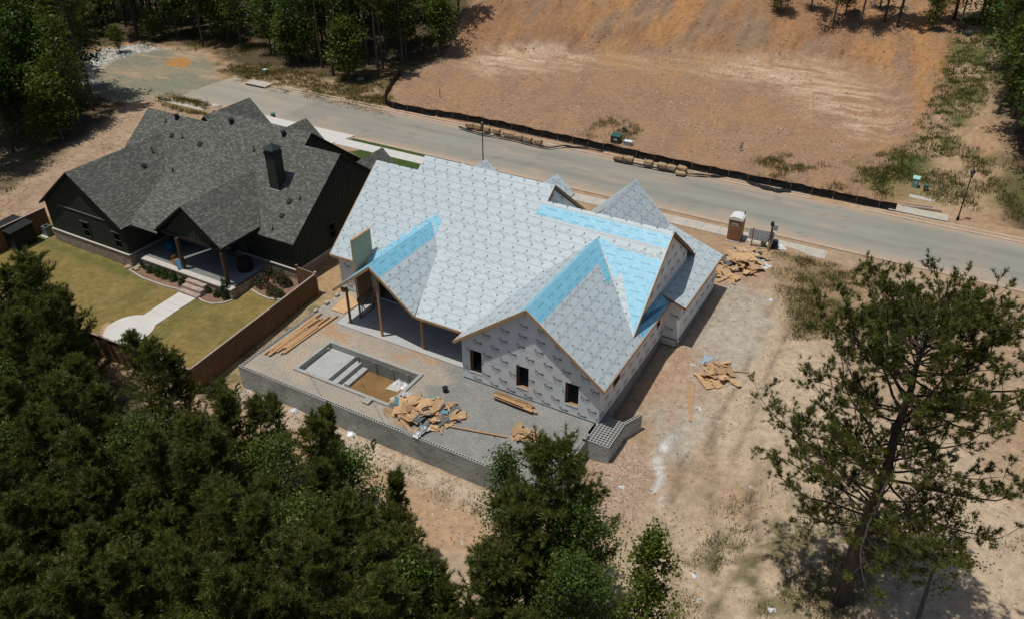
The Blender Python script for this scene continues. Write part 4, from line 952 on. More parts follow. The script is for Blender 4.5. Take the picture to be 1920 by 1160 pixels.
for k in range(3):
    b = MB(); x0_, x1_, y0_, y1_, z_ = -51.15, -49.05, 36.78-.42*(k+1), 36.78-.42*k, -.36-.26*k
    b.bx((x0_,y0_,-1.8), (x1_,y1_,z_)); b.uv = {i: [(v[0]*1.0, v[1]+v[2]) for v in [b.v[j] for j in f_]] for i, f_ in enumerate(b.f)}; b.build('step', M_TREAD, G)
# roof furniture
def onm(px, py, P): return at(px, py, pl=pln(P))
M_VENT = mat('vent_black', (.02,.022,.022), .5)
zz6 = lambda x, y: (60+x*.2845, 170+y*.2845); zz7 = lambda x, y: (400+x*.3361, 170+y*.3361)
def vent_round(p):
    q = MB(); q.lathe((p.x,p.y,p.z-.1), [(.17,0),(.17,.42),(.22,.44),(.22,.5),(.05,.56)], 14); q.build('roof_vent', M_VENT, G)
def vent_box(p, P):
    q = MB(); q.box((p.x,p.y,p.z+.06), (.38,.42,.16), 0, 0, math.atan(P[2]) , -math.atan(P[1])); q.build('roof_vent', M_VENT, G, bevel=.03)
def pipe(p, h_=.42):
    q = MB(); q.tube([p-Vector((0,0,.1)), p+Vector((0,0,h_*.6)), p+Vector((.03,-.03,h_))], .045, 8); q.lathe((p.x,p.y,p.z-.05), [(.15,0),(.07,.12)], 10); q.build('vent_pipe', M_VENT, G)
for q in (zz6(955,185), zz6(1315,215), zz7(100,180), zz7(393,250)): vent_round(onm(*q, QM))
for q in (zz6(922,300), zz6(1108,355), zz7(425,620), zz7(384,700)): vent_box(onm(*q, QM), QM)
vent_box(onm(*zz6(738,500), QLE), QLE)
for q in (zz6(885,205), zz6(930,528), zz7(485,605), zz7(333,772)): pipe(onm(*q, QM), .3)
pipe(onm(*zz6(992,312), QM)); pipe(onm(*zz7(228,335), QM)); pipe(onm(*zz6(795,405), QLE), .5)
c = onm(520, 352, QM); zc = 9.05; s_ = .48
for _ in range(1):
    b = MB(); x, y = c.x-.1, c.y+.25
    b.bx((x-s_,y-s_,4.6), (x+s_,y+s_,8.35)); ch = b.build('chimney', M_SID, G)
    b = MB(); b.bx((x-s_-.05,y-s_-.05,8.3), (x+s_+.05,y+s_+.05,8.42)); b.build('chimney_band', M_TRIM, ch)
    b = MB()
    for sx in (-1, 1):
        for sy in (-1, 1): b.bx((x+sx*s_*.85-.04,y+sy*s_*.85-.04,8.42), (x+sx*s_*.85+.04,y+sy*s_*.85+.04,8.7))
    b.bx((x-s_-.03,y-s_-.03,8.43), (x+s_+.03,y+s_+.03,8.46)); b.bx((x-.2,y-.2,8.42), (x+.2,y+.2,8.66)); b.build('flue', mat('flue_metal', (.10,.13,.14), .4, .6), ch)
    b = MB(); e = s_+.14; 
    b.face([(x-e,y-e,8.7),(x+e,y-e,8.7),(x+e,y+e,8.7),(x-e,y+e,8.7)][::-1]); A = (x,y,9.12); 
    q = [(x-e,y-e,8.7),(x+e,y-e,8.7),(x+e,y+e,8.7),(x-e,y+e,8.7)]
    for i in range(4): b.face([q[i], q[(i+1) % 4], A])
    b.build('chimney_cap', mat('cap_metal', (.035,.05,.045), .4, .3), ch)
    b = MB(); b.bx((x-s_-.02,y-s_-.06,pz(QM,0,y-s_)-.02), (x+s_+.05,y-s_+.02,pz(QM,0,y-s_)+.1)); b.build('flashing', mat('flashing_grey', (.45,.46,.45), .5), ch)
b = MB(); b.prism([(xLe-.02,36.9),(xLe+.1,36.9),(xLe+.1,37.3),(xLe-.02,37.3)], 2.5, 2.62); b.build('gutter_end', M_TRIM, G)
b = MB(); b.bx((xLe+.05,37.13,2.66), (xGw,37.19,2.8)); b.build('gutter', mat('gutter_pale', (.28,.29,.27), .5), G)
# ================================================================== yard of the grey house
M_FENCE = noisy('fence_boards', [(.3,(.15,.085,.05)),(.6,(.22,.125,.072)),(.8,(.28,.17,.105))], 2.5, 6, stretch=(3,3,.4), bump=.2, dist=.01)
M_FCAP = noisy('fence_cap', [(.3,(.30,.24,.19)),(.7,(.42,.35,.29))], 3, 5)
def fence(pts, label, backside=1):
    """close boarded fence; pts = (x,y,ztop)"""
    root = empty('wooden_fence', (pts[0][0], pts[0][1], gz(pts[0][0], pts[0][1])), label=label, cat='fence')
    b = MB(); cp = MB(); rl = MB(); rr = random.Random(8)
    for (a, c) in zip(pts, pts[1:]):
        A, C = Vector(a), Vector(c); L = (C.xy-A.xy).length; n = int(L/.145); ang = math.atan2(C.y-A.y, C.x-A.x)
        no = Vector((-math.sin(ang), math.cos(ang), 0))*backside
        for k in range(n):
            p = A.lerp(C, (k+.5)/n); zb = gz(p.x-no.x*.3, p.y-no.y*.3)-.15; zt = p.z-.02+rr.uniform(-.006,.006)
            b.box((p.x+no.x*rr.uniform(-.003,.003), p.y+no.y*rr.uniform(-.003,.003), (zb+zt)/2), (L/n-.005, .018, zt-zb), ang)
        cp.bar(A+Vector((0,0,.0)), C+Vector((0,0,.0)), .14, .035)
        for dz in (-.3, -1.0, -1.6): rl.bar(A+no*.04+Vector((0,0,dz)), C+no*.04+Vector((0,0,dz)), .04, .09)
        m_ = max(1, round(L/2.4))
        for k in range(m_+1):
            p = A.lerp(C, k/m_); po = MB(); po.box((p.x+no.x*.11, p.y+no.y*.11, p.z-1.15), (.1,.1,2.3), ang); po.build('fence_post', M_FENCE, root)
    b.build('boards', M_FENCE, root); cp.build('cap_rail', M_FCAP, root); rl.build('rails', M_FENCE, root)
    return root
fc = at(355, 692, z=.55); fe = at(591, 513, z=.95)
fence([(fc.x,fc.y,.55),(fe.x,fe.y,.95)], 'brown board fence between the lawn and the block terrace wall')
fw = at(85, 592, z=.55)
fence([(fc.x-.06,fc.y,.55),(fw.x,fw.y,.55),(-72.6,fw.y-.3,.6)], 'brown board fence along the bottom of the lawn in front of the young pines', -1)
f1, f2 = at(83, 389, z=.95), at(2, 426, z=.9)
fence([(f1.x,f1.y,.95),(f2.x,f2.y,.9),(f2.x-.1,27.4,.7)], 'shaded board fence running from the west wing past the dark shed', -1)
ge = at(556, 500, z=.95)
GT = empty('yard_gate', (fe.x, fe.y, -.8), label='open framed wooden gate between the fence end and the grey house', cat='gate')
b = MB(); L = Vector((ge.x-fe.x, ge.y-fe.y, 0)); Ln = L.normalized(); a0 = Vector((fe.x, fe.y, 0))
b.bar(a0+Ln*.15+Vector((0,0,.9)), a0+L+Vector((0,0,.9)), .05, .1); b.bar(a0+Ln*.15+Vector((0,0,-.6)), a0+L+Vector((0,0,-.6)), .05, .1); b.bar(a0+Ln*.15+Vector((0,0,.15)), a0+L+Vector((0,0,.15)), .05, .1); b.build('gate_rails', M_FCAP, GT)
b = MB(); n_ = int(L.length/.15)
for k in range(n_):
    p = a0+Ln*(.15+(L.length-.15)*(k+.5)/n_)+Vector((Ln.y, -Ln.x, 0))*-.045; b.box((p.x,p.y,.1), (.13,.018,1.7), math.atan2(Ln.y, Ln.x))
b.build('gate_boards', M_FENCE, GT)
for t in (0, 1):
    p = a0+L*t; b = MB(); b.box((p.x,p.y,-.1), (.14,.14,2.3)); b.box((p.x,p.y,1.08), (.2,.2,.06)); b.build('gate_post', M_FENCE if t else M_FCAP, GT)
# path to the round pad
ZP = lambda x, y: gz(x, y)+.06
b = MB(); pts = [(-51.25,36.0),(-49.15,36.0),(-49.15,31.2),(-51.25,31.2)]
segs = 6
for k in range(segs):
    y0_, y1_ = 31.2+4.4*k/segs, 31.2+4.4*(k+1)/segs-.012
    b.prism([(-51.15,y0_),(-49.25,y0_),(-49.25,y1_),(-51.15,y1_)], -2.2, [ZP(-50,y0_),ZP(-50,y0_),ZP(-50,y1_),ZP(-50,y1_)])
tag(b.build('garden_path', M_CONC2), kind='structure')
cc = at(243, 618, z=-1.33); b = MB(); cr = [(cc.x+1.86*math.cos(a), cc.y+1.86*math.sin(a)) for a in [2*math.pi*k/48 for k in range(48)]]
b.prism(cr, -2.2, [gz(cc.x, cc.y)+.07+(y-cc.y)*.04 for x, y in cr]); tag(b.build('round_patio', M_CONC2), kind='structure')
# bed edging
def edging(pts, label):
    b = MB(); 
    for a, c in zip(pts, pts[1:]): b.bar((a[0],a[1],gz(*a)+.05), (c[0],c[1],gz(*c)+.05), .1, .12)
    tag(b.build('bed_edging', M_CAP), label, 'edging')
edging([(-57.6,36.0),(-55.5,35.6),(-53,35.6),(-51.4,35.8)], 'pale stone edging along the shrub bed left of the steps')
edging([(-49.2,35.7),(-48.4,35.5),(-47.4,35.6),(-46.7,36.1),(-46.4,36.7)], 'pale curved edging round the bed right of the steps')
edging([(-46.1,38.5),(-45,38.25),(-43.8,38.2),(-42.9,38.6),(-42.3,39.3)], 'pale curved edging round the rose bed')
M_ROCK = noisy('garden_rock', [(.3,(.33,.24,.16)),(.7,(.52,.42,.31))], 4, 6, bump=.4)
rr = random.Random(5)
def rock(x, y, z, r, label, group, m=None, name='rock', cat='rock'):
    bm = bmesh.new(); bmesh.ops.create_icosphere(bm, subdivisions=2, radius=r); sc = (rr.uniform(.8,1.3), rr.uniform(.7,1.1), rr.uniform(.45,.7)); sd = rr.random()*50
    for v in bm.verts:
        k = 1+(math.sin(v.co.x*9/r*.5+sd)+math.sin(v.co.y*7/r*.5+sd*2)+math.sin(v.co.z*8/r*.5+sd*3))*.09; v.co = Vector((v.co.x*sc[0]*k, v.co.y*sc[1]*k, v.co.z*sc[2]*k))
    me = bpy.data.meshes.new(name); bm.to_mesh(me); bm.free(); me.materials.append(m or M_ROCK)
    o = bpy.data.objects.new(name, me); COL.objects.link(o); o.location = (x, y, z); o.rotation_euler = (0,0,rr.random()*6)
    return tag(o, label, cat, group)
for px, py in ((241,503),(247,499),(254,497),(259,501),(251,506),(262,497),(243,497),(257,506)):
    p = atg(px, py); rock(p.x, p.y, p.z+.1, rr.uniform(.2,.32), 'tan boulder in the small heap at the corner of the west wing', 'boulders at the corner of the west wing')
# ---- leafy plants
M_LEAF = leafy(colattr('leaves', rough=.5, scale=1.5, bump=0, sp=((.3,(.8,.8,.8)),(.7,(1.2,1.2,1.1))), spec=.35))
M_NEED = leafy(colattr('needles', rough=.45, scale=1.2, bump=0, sp=((.3,(.8,.8,.8)),(.7,(1.2,1.2,1.1))), spec=.35))
def tri_object(name, V, C, m, per=3):
    V = np.asarray(V, np.float32).reshape(-1, 3); n = len(V)//per
    me = bpy.data.meshes.new(name); me.vertices.add(len(V)); me.vertices.foreach_set('co', V.ravel())
    me.loops.add(n*per); me.loops.foreach_set('vertex_index', np.arange(n*per, dtype=np.int32))
    me.polygons.add(n); me.polygons.foreach_set('loop_start', np.arange(n, dtype=np.int32)*per); me.update()
    a = me.color_attributes.new('Col', 'FLOAT_COLOR', 'POINT'); C = np.repeat(np.asarray(C, np.float32), per, 0)
    a.data.foreach_set('color', np.concatenate([C, np.ones((len(C), 1), np.float32)], 1).ravel())
    me.materials.append(m); o = bpy.data.objects.new(name, me); COL.objects.link(o); return o
def unit(rs, n):
    v = rs.normal(size=(n, 3)); return v/np.linalg.norm(v, axis=1, keepdims=True)
def leaves(rs, P, size, spread, per, cols, up=.3, aspect=.6):
    """quad leaves round the points P"""
    n = len(P)*per; c = np.repeat(P, per, 0)+rs.normal(size=(n, 3))*spread
    nrm = unit(rs, n); nrm[:, 2] = np.abs(nrm[:, 2])+up; nrm /= np.linalg.norm(nrm, axis=1, keepdims=True)
    a = np.cross(nrm, unit(rs, n)); a /= np.linalg.norm(a, axis=1, keepdims=True); b = np.cross(nrm, a)
    s = (size*rs.uniform(.6, 1.3, (n, 1)))
    V = np.stack([c-a*s*.5, c-b*s*aspect*.5+nrm*s*.06, c+a*s*.5, c+b*s*aspect*.5+nrm*s*.06], 1)
    cols = np.asarray(cols); k = rs.integers(0, len(cols), len(P)); C = np.repeat(cols[k], per, 0)*rs.uniform(.7, 1.35, (n, 1))
    return V.reshape(-1, 3), C
GREENS = [(.046,.075,.016),(.060,.092,.020),(.034,.058,.014),(.080,.115,.026)]
def shrub(x, y, r, h_, label, group=None, cols=GREENS, size=.09, n=170, flowers=None, name='garden_shrub', z=None, cat='shrub'):
    rs = np.random.default_rng(int(abs(x*31+y*17)*10)); z0_ = gz(x, y) if z is None else z
    u = unit(rs, n); u[:, 2] = np.abs(u[:, 2]); rad = rs.uniform(.55, 1, (n, 1))**.5
    P = u*rad*np.array([r, r, h_])*(1+.18*np.sin(u[:, :1]*9+x))
    V, C = leaves(rs, P, size, size*.6, 9, cols)
    root = empty(name, (x, y, z0_), label=label, cat=cat, group=group)
    o = tri_object('foliage', V, C, M_LEAF, 4); o.parent = root
    b = MB()
    for k in range(5):
        a = k*1.3; b.tube([(0,0,-.05), (math.cos(a)*r*.3, math.sin(a)*r*.3, h_*.4), (math.cos(a)*r*.55, math.sin(a)*r*.55, h_*.75)], [.02,.014,.006], 5)
    s = b.build('stems', M_RAW2); s.parent = root
    if flowers:
        Pf = P[rs.integers(0, n, 22)]*1.08; Vf, Cf = leaves(rs, Pf, .11, .04, 5, flowers); f_ = tri_object('flowers', Vf, Cf, M_LEAF, 4); f_.parent = root
    return root
for k, (px, py, r, h_) in enumerate(((277,494,.4,.6),(284,503,.32,.55),(298,508,.42,.7),(313,512,.48,.75),(328,517,.42,.7),(345,525,.42,.6))):
    p = atg(px, py+7); shrub(p.x, p.y, r, h_, ['low dark shrub beside the boulder heap','small round shrub left of the planted row','rounded green shrub second in the planted row','widest green shrub in the middle of the planted row','green shrub fourth in the planted row','dark low shrub nearest the stone steps'][k], 'shrubs in the bed below the porch')
for k, (px, py) in enumerate(((395,546),(409,554))):
    p = atg(px, py); shrub(p.x, p.y, .3, .5, ['small shrub just right of the stone steps','small shrub between the steps and the tall evergreen'][k], 'shrubs in the bed below the porch')
p = atg(426, 558); shrub(p.x, p.y, .42, 1.75, 'tall narrow evergreen by the right porch post', cols=[(.018,.036,.012),(.026,.05,.014)], n=420, size=.07, name='columnar_evergreen')
RED = [(.38,.06,.07),(.50,.16,.17),(.45,.09,.10)]
for k, (px, py, r, h_) in enumerate(((492,530,.6,.95),(505,512,.5,.9),(523,520,.6,1.0),(536,528,.5,.9),(511,543,.55,.8),(524,549,.5,.6))):
    p = atg(px, py+6); shrub(p.x, p.y, r, h_, ['rose bush with red blooms at the left of the bed','rose bush with red blooms at the back of the bed','rose bush with most red blooms by the stone base','dark rose bush nearest the gate','leafy rose bush in the middle of the bed','low rose bush at the front edge of the bed'][k], 'rose bushes beside the gate', flowers=RED if k in (0,1,2) else [(.30,.07,.07)], cols=[(.045,.075,.028),(.06,.09,.035),(.03,.05,.018)], name='rose_bush', cat='bush')
# ---- porch clutter
def m2(name, c, r=.5): return mat(name, c, r)
M_YEL, M_TBL = m2('yellow_plastic', (.34,.18,.03), .5), m2('blue_plastic', (.02,.13,.26), .45)
p = at(334, 500, z=-.1); T = empty('toy_slide', (p.x, p.y, -.1), label='yellow and blue plastic toy slide behind the left porch post', cat='toy')
b = MB(); b.box((p.x-.3,p.y+.2,.15), (.5,.55,.5)); b.box((p.x-.48,p.y+.2,.55), (.06,.5,.35)); b.build('tower', M_YEL, T, bevel=.04)
b = MB(); b.bar((p.x-.1,p.y+.15,.45), (p.x+.65,p.y-.25,-.04), .42, .05); b.bar((p.x-.1,p.y+.37,.5), (p.x+.72,p.y-.05,.03), .05, .14); b.bar((p.x-.2,p.y-.05,.5), (p.x+.58,p.y-.45,.03), .05, .14); b.build('chute', M_TBL, T, bevel=.02)
p = at(322, 470, z=-.1); b = MB(); b.box((p.x,p.y,.25), (.7,.5,.6)); b.box((p.x,p.y+.1,.65), (.8,.5,.1)); tag(b.build('toy_kitchen', M_TBL, bevel=.05), 'blue plastic toy box further back on the porch', 'toy')
p = atg(472, 530); b = MB(); b.lathe((p.x,p.y,p.z), [(.2,0),(.26,.45),(.27,.47),(.24,.47),(.22,.1)], 16); tag(b.build('blue_bucket', m2('bucket_blue', (.02,.13,.38))), 'blue bucket on the ground below the porch edge', 'bucket')
p = at(456, 508, z=-.1); b = MB(); b.lathe((p.x,p.y+.3,-.1), [(.62,0),(.66,.5),(.55,1.0),(.2,1.2)], 12); tag(b.build('covered_grill', m2('dark_cover', (.02,.016,.014), .8)), 'round dark covered grill standing at the right end of the porch', 'grill')
p = at(433, 548, z=-.9); T = empty('garden_cart', (p.x, p.y, gz(p.x, p.y)), label='small dark cart with metal rails beside the tall evergreen', cat='cart')
zz_ = gz(p.x, p.y); b = MB(); b.box((p.x,p.y,zz_+.55), (.55,.4,.3)); b.build('tray', m2('cart_dark', (.02,.02,.02)), T, bevel=.03)
for sx in (-1, 1):
    for sy in (-1, 1): b = MB(); b.tube([(p.x+sx*.24,p.y+sy*.16,zz_), (p.x+sx*.24,p.y+sy*.16,zz_+.75)], .018, 6); b.build('leg', m2('cart_metal', (.4,.4,.4), .3), T)
for k, (px, py) in enumerate(((449,468),(437,478))):
    p = at(px, py, z=-.1); T = empty('patio_chair', (p.x, p.y, -.1), label=['dark patio chair nearest the house wall under the porch roof','dark patio chair nearest the porch middle'][k], cat='chair', group='chairs in the shade of the porch')
    mm_ = m2('chair_dark', (.03,.03,.03)); b = MB(); b.box((p.x,p.y,.33), (.5,.5,.06)); b.build('seat', mm_, T); b = MB(); b.box((p.x,p.y+.25,.62), (.5,.05,.55)); b.build('backrest', mm_, T)
    for sx in (-1, 1):
        for sy in (-1, 1): b = MB(); b.box((p.x+sx*.22,p.y+sy*.22,.1), (.04,.04,.4)); b.build('leg', mm_, T)
# dark shed at the picture's left edge, shade put into its colours; downspout at the wing corner
p = atg(33, 472); T = empty('garden_shed', (p.x-1.3, p.y+1.2, gz(p.x, p.y)), label='dark shed with a grey roof at the left edge of the lawn', cat='shed')
z_ = gz(p.x, p.y); b = MB(); b.bx((p.x-2.6,p.y,z_-.3), (p.x,p.y+2.0,z_+1.75)); b.build('shed_wall', M_TRIM, T)
b = MB(); b.prism([(p.x-2.8,p.y-.15),(p.x+.15,p.y-.15),(p.x+.15,p.y+2.15),(p.x-2.8,p.y+2.15)], [z_+1.76]*2+[z_+1.95]*2, [z_+1.84]*2+[z_+2.03]*2); b.build('shed_roof', noisy('shaded_shed_felt', [(.3,(.012,.014,.014)),(.7,(.03,.034,.034))], 3), T)
b = MB(); b.bx((p.x-.02,p.y-.05,z_-.2), (p.x+.06,p.y+.03,z_+1.75)); b.build('corner_trim', m2('shaded_trim', (.03,.04,.038)), T)
p = atg(92, 441); z_ = gz(p.x, p.y); T = empty('rain_box', (p.x, p.y, z_), label='small open grey box on a white pad at the corner of the west wing', cat='box')
b = MB()
for a, c in (((-.3,-.3),(.3,-.22)),((-.3,.22),(.3,.3)),((-.3,-.22),(-.22,.22)),((.22,-.22),(.3,.22))): b.bx((p.x+a[0],p.y+a[1],z_), (p.x+c[0],p.y+c[1],z_+.95))
b.build('box_sides', m2('box_grey', (.16,.20,.19)), T); b = MB(); b.bx((p.x-.45,p.y-.55,z_-.05), (p.x+.45,p.y-.302,z_+.06)); b.build('splash_pad', M_CAP, T)
# ================================================================== building site things
M_BRN = noisy('brown_cabin_plastic', [(.3,(.26,.135,.075)),(.7,(.32,.17,.095))], 2, 4, rough=.5, bump=.03)
PX_, PY_ = -14.35, 63.95; zb_ = gz(PX_, PY_)
T = empty('portable_toilet', (PX_, PY_, zb_), rz=0, label='brown portable toilet with a white domed roof standing at the sidewalk', cat='toilet')
b = MB(); b.bx((PX_-.56,PY_-.52,zb_+.12), (PX_+.56,PY_+.56,zb_+2.05)); b.build('cabin', M_BRN, T, bevel=.03)
b = MB(); b.bx((PX_-.44,PY_-.56,zb_+.2), (PX_+.44,PY_-.525,zb_+1.95)); d_ = b.build('door', M_BRN, T, bevel=.01)
b = MB()
for k in range(9): b.bx((PX_-.38,PY_-.575,zb_+.3+k*.11), (PX_+.38,PY_-.562,zb_+.35+k*.11))
b.build('door_ribs', M_BRN, d_)
b = MB(); b.bx((PX_-.22,PY_-.58,zb_+1.5), (PX_+.22,PY_-.563,zb_+1.76)); b.build('door_sign', m2('sign_white', (.55,.58,.58)), d_)
b = MB()
for k, (dz, w_2) in enumerate(((.19,.16),(.11,.2),(.05,.12))): b.bx((PX_-w_2,PY_-.587,zb_+1.5+dz), (PX_+w_2-.03*k,PY_-.581,zb_+1.5+dz+.035))
b.build('sign_lines', m2('sign_dark', (.05,.09,.12)), d_)
b = MB(); M_WR = mat('white_roof_plastic', (.72,.73,.72), .35)
prof = [(-.6,0),(-.6,.1),(-.45,.24),(-.15,.31),(.15,.31),(.45,.24),(.6,.1),(.6,0)]
for (x0, z0_), (x1, z1_) in zip(prof, prof[1:]): b.face([(PX_+x0,PY_-.6,zb_+2.05+z0_),(PX_+x1,PY_-.6,zb_+2.05+z1_),(PX_+x1,PY_+.64,zb_+2.05+z1_),(PX_+x0,PY_+.64,zb_+2.05+z0_)][::-1])
for yy_ in (-.6, .64): b.face([(PX_+x,PY_+yy_,zb_+2.05+z) for x, z in prof])
b.build('roof_cap', M_WR, T)
b = MB(); b.tube([(PX_+.45,PY_+.48,zb_+2.1),(PX_+.45,PY_+.48,zb_+2.52)], .05, 10); b.build('vent_pipe', M_VENT, T)
b = MB(); b.bx((PX_-.6,PY_-.62,zb_-.05), (PX_+.6,PY_-.4,zb_+.11)); b.build('skid', M_CAP, T); b = MB(); b.bx((PX_-.6,PY_+.4,zb_-.05), (PX_+.6,PY_+.6,zb_+.11)); b.build('skid', M_CAP, T)
# permit board
p0_ = at(1408, 462, z=0); T = empty('notice_board', (p0_.x, p0_.y, 0), label='notice board of white permit sheets on two wooden stakes', cat='sign')
nb = [(-.1,0),(1.55,.35)]; D = Vector((1.6,.12,0)); 
for k, t in enumerate((.12, 1.05)):
    q = Vector((p0_.x, p0_.y, 0))+D*(t*.9 if k else 0); b = MB(); b.box((q.x,q.y,.8), (.09,.09,1.9)); b.build('stake', M_RAW2, T)
q0 = Vector((p0_.x, p0_.y, 0)); an = math.atan2(D.y, D.x)
b = MB(); c_ = q0+D*.42+Vector((0,.07,1.15)); b.box(tuple(c_), (2.05,.03,1.0), an); b.build('panel', noisy('board_grey', [(.3,(.36,.40,.40)),(.7,(.46,.49,.49))], 3), T)
b = MB(); bi = MB(); rr = random.Random(12)
for i in range(5):
    for j in range(3):
        c_ = q0+D*(-.12+i*.27)+Vector((0,-.06 if i != 0 else .03,1.5-j*.34)); 
        if abs(-.12+i*.27) < .08: continue
        b.box((c_.x,c_.y-.0,c_.z), (.34,.006,.28), an); 
        for q in range(3): bi.box((c_.x,c_.y-.008,c_.z+.08-q*.07), (.24-.05*(q % 2),.004,.025), an)
b.build('permit_sheets', m2('paper', (.66,.70,.72), .7), T); bi.build('sheet_print', m2('print_blue_grey', (.25,.30,.38), .7), T)
p1_ = at(1440, 471, z=0); T = empty('power_pole', (p1_.x, p1_.y, 0), label='temporary timber power post with meter and panel boxes and a diagonal brace', cat='pole')
x, y = p1_.x, p1_.y; b = MB(); b.box((x,y,1.3), (.15,.15,2.7)); b.build('post', M_RAW2, T)
b = MB(); b.bar((x-.9,y-.25,0), (x-.03,y,1.35), .09, .04); b.build('brace', M_RAW2, T); b = MB(); b.bar((x+.1,y-.8,0), (x,y-.03,1.2), .09, .04); b.build('brace', M_RAW2, T)
b = MB(); b.box((x+.28,y-.02,2.3), (.3,.22,.5)); b.build('panel_box', m2('box_pale_green', (.30,.38,.36)), T, bevel=.02)
b = MB(); b.lathe((x-.02,y-.14,2.45), [(.13,0),(.15,.05),(.15,.25),(.10,.36)], 12); b.build('meter', m2('meter_dark', (.03,.04,.045), .3), T)
b = MB(); b.box((x+.05,y-.14,1.5), (.2,.12,.35)); b.build('outlet_box', m2('box_dark_green', (.05,.08,.075)), T, bevel=.02)
b = MB(); b.tube([(x+.05,y-.1,2.4),(x+.08,y-.13,1.9),(x+.05,y-.12,1.6)], .02, 6); b.build('conduit', m2('conduit', (.1,.1,.1)), T)
p = at(1431, 458, z=.3); b = MB(); b.box((p.x,p.y,.33), (.42,.35,.66), .2); b.box((p.x,p.y,.68), (.46,.38,.05), .2); tag(b.build('utility_pedestal', m2('pedestal_green', (.025,.09,.065), .4), bevel=.03), 'small dark green utility box between the notice board and the power post', 'utility box')
p = at(1452, 462, z=.3); b = MB(); b.lathe((p.x,p.y,0), [(.28,0),(.3,.5),(.26,.85),(.1,.9)], 14); tag(b.build('dark_drum', m2('drum_dark', (.02,.035,.04))), 'dark drum standing just right of the power post', 'drum')
# crumpled sheets
def crumple(name, pts, label, cat, m, h_=.2, n=9, seed=1, group=None, z=None):
    rs = np.random.default_rng(seed); (x0, y0), (x1, y1), wd = pts; A = np.array([x0, y0]); B = np.array([x1, y1]); D_ = B-A; L = np.linalg.norm(D_); D_ = D_/L; N_ = np.array([-D_[1], D_[0]])
    nu, nv = max(3, int(n*L/wd/1.2)), n; V = []; F = []
    for i in range(nu+1):
        for j in range(nv+1):
            u, v = i/nu, j/nv; e = min(u, 1-u, v, 1-v)
            q = A+D_*L*u+N_*wd*(v-.5)*(.75+.35*math.sin(u*5+seed)+.2*rs.random()); zb = (gz(*q) if z is None else z)
            V.append((q[0]+rs.normal()*.03, q[1]+rs.normal()*.03, zb+.015+h_*min(1, e*4)*rs.uniform(.15, 1)))
    for i in range(nu):
        for j in range(nv): k = i*(nv+1)+j; F.append((k, k+nv+1, k+nv+2, k+1))
    me = bpy.data.meshes.new(name); me.from_pydata(V, [], F); me.materials.append(m); o = bpy.data.objects.new(name, me); COL.objects.link(o)
    so_ = o.modifiers.new('s', 'SOLIDIFY'); so_.thickness = .01
    return tag(o, label, cat, group)
M_PLAS = mat('white_plastic_sheet', (.66,.68,.69), .35, spec=.5); M_PLG = mat('grey_blue_sheet', (.36,.44,.48), .4)
g2 = lambda px, py: tuple(atg(px, py)[:2])
crumple('plastic_sheet', (g2(1384,467), g2(1440,503), .7), 'long crumpled white plastic sheet along the scrap heap by the toilet', 'plastic sheet', M_PLAS, .45, 8, 2)
crumple('plastic_sheet', (g2(1455,454), g2(1466,468), .7), 'white sheet lying just right of the dark drum', 'plastic sheet', M_PLAS, .3, 6, 3)
crumple('wrap_scrap', (g2(1314,681), g2(1334,668), .8), 'grey blue folded sheet on top of the eastern scrap heap', 'sheet', M_PLG, .25, 6, 4)
for k, (px, py, w_2, lb) in enumerate(((1297,1079,.3,'white rag near the small sweetgum'),(1307,1124,.2,'small white scrap right of the sweetgum'),(1438,562,.4,'pale bag on the gravel below the scrap heap by the toilet'),(1294,683,.35,'pale scrap on the clay west of the eastern heap'),(545,768,.4,'white sheet below the long wall near its west end'),(650,812,.6,'crumpled white paper below the long wall under the pool'),(555,772,.2,'tiny white scrap below the long wall'),(445,735,.35,'white bag lying under the west corner of the long wall'),(463,733,.3,'blue white wrapper under the west corner of the long wall'),(1160,913,.3,'white paper on the pink rubble heap'),(1285,706,.2,'white chip beside the upright boards'),(1404,912,.2,'pale blue scrap beside the big pine'),(1475,1070,.35,'white bag in the weeds under the big pine'),(1440,1142,.35,'pale wrapper in the weeds at the foot of the picture'),(1370,600,.3,'pale scrap on the grey gravel'),(1304,765,.35,'grey rock hard bag right of the two long boards'),(1150,850,.1,'tiny scrap by the pier'))):
    a = g2(px, py); crumple('litter', (a, (a[0]+w_2, a[1]+w_2*.4), w_2*.8), lb, 'litter', M_PLAS, .12, 4, 20+k)
# lumber
rr = random.Random(21); lum = 0
def plank(a, b_, w, t, label, group, m=None, name='board', cat='board'):
    q = MB(); q.bar(a, b_, w, t); return tag(q.build(name, m or M_RAW), label, cat, group)
for k in range(13):
    xo = -37.9+.14*(k % 9)+rr.uniform(-.03,.03); ya = 30.9+rr.uniform(0,1.2)+.15*(k % 9); L = rr.uniform(3.8,5.6); zl = .06+.05*(k//9)+rr.uniform(0,.02)
    an = rr.uniform(-.03,.03)+(.0 if k < 9 else rr.uniform(-.12,.1)); plank((xo,ya,zl), (xo+L*math.sin(an)+.1,ya+L,zl+.01), .14, .04, 'long tan board in the row lying beside the west return of the block wall', 'long boards laid out beside the west wall')
for k, (a, b_) in enumerate((((520,655),(606,597)),((537,640),(590,598)))): 
    A, B = at(*a, z=.08), at(*b_, z=.1); plank(A, B, .09, .04, ['darker narrow board lying apart from the row','short crossed board lying over the loose ones'][k], None, M_RAW if k else M_RAW2)
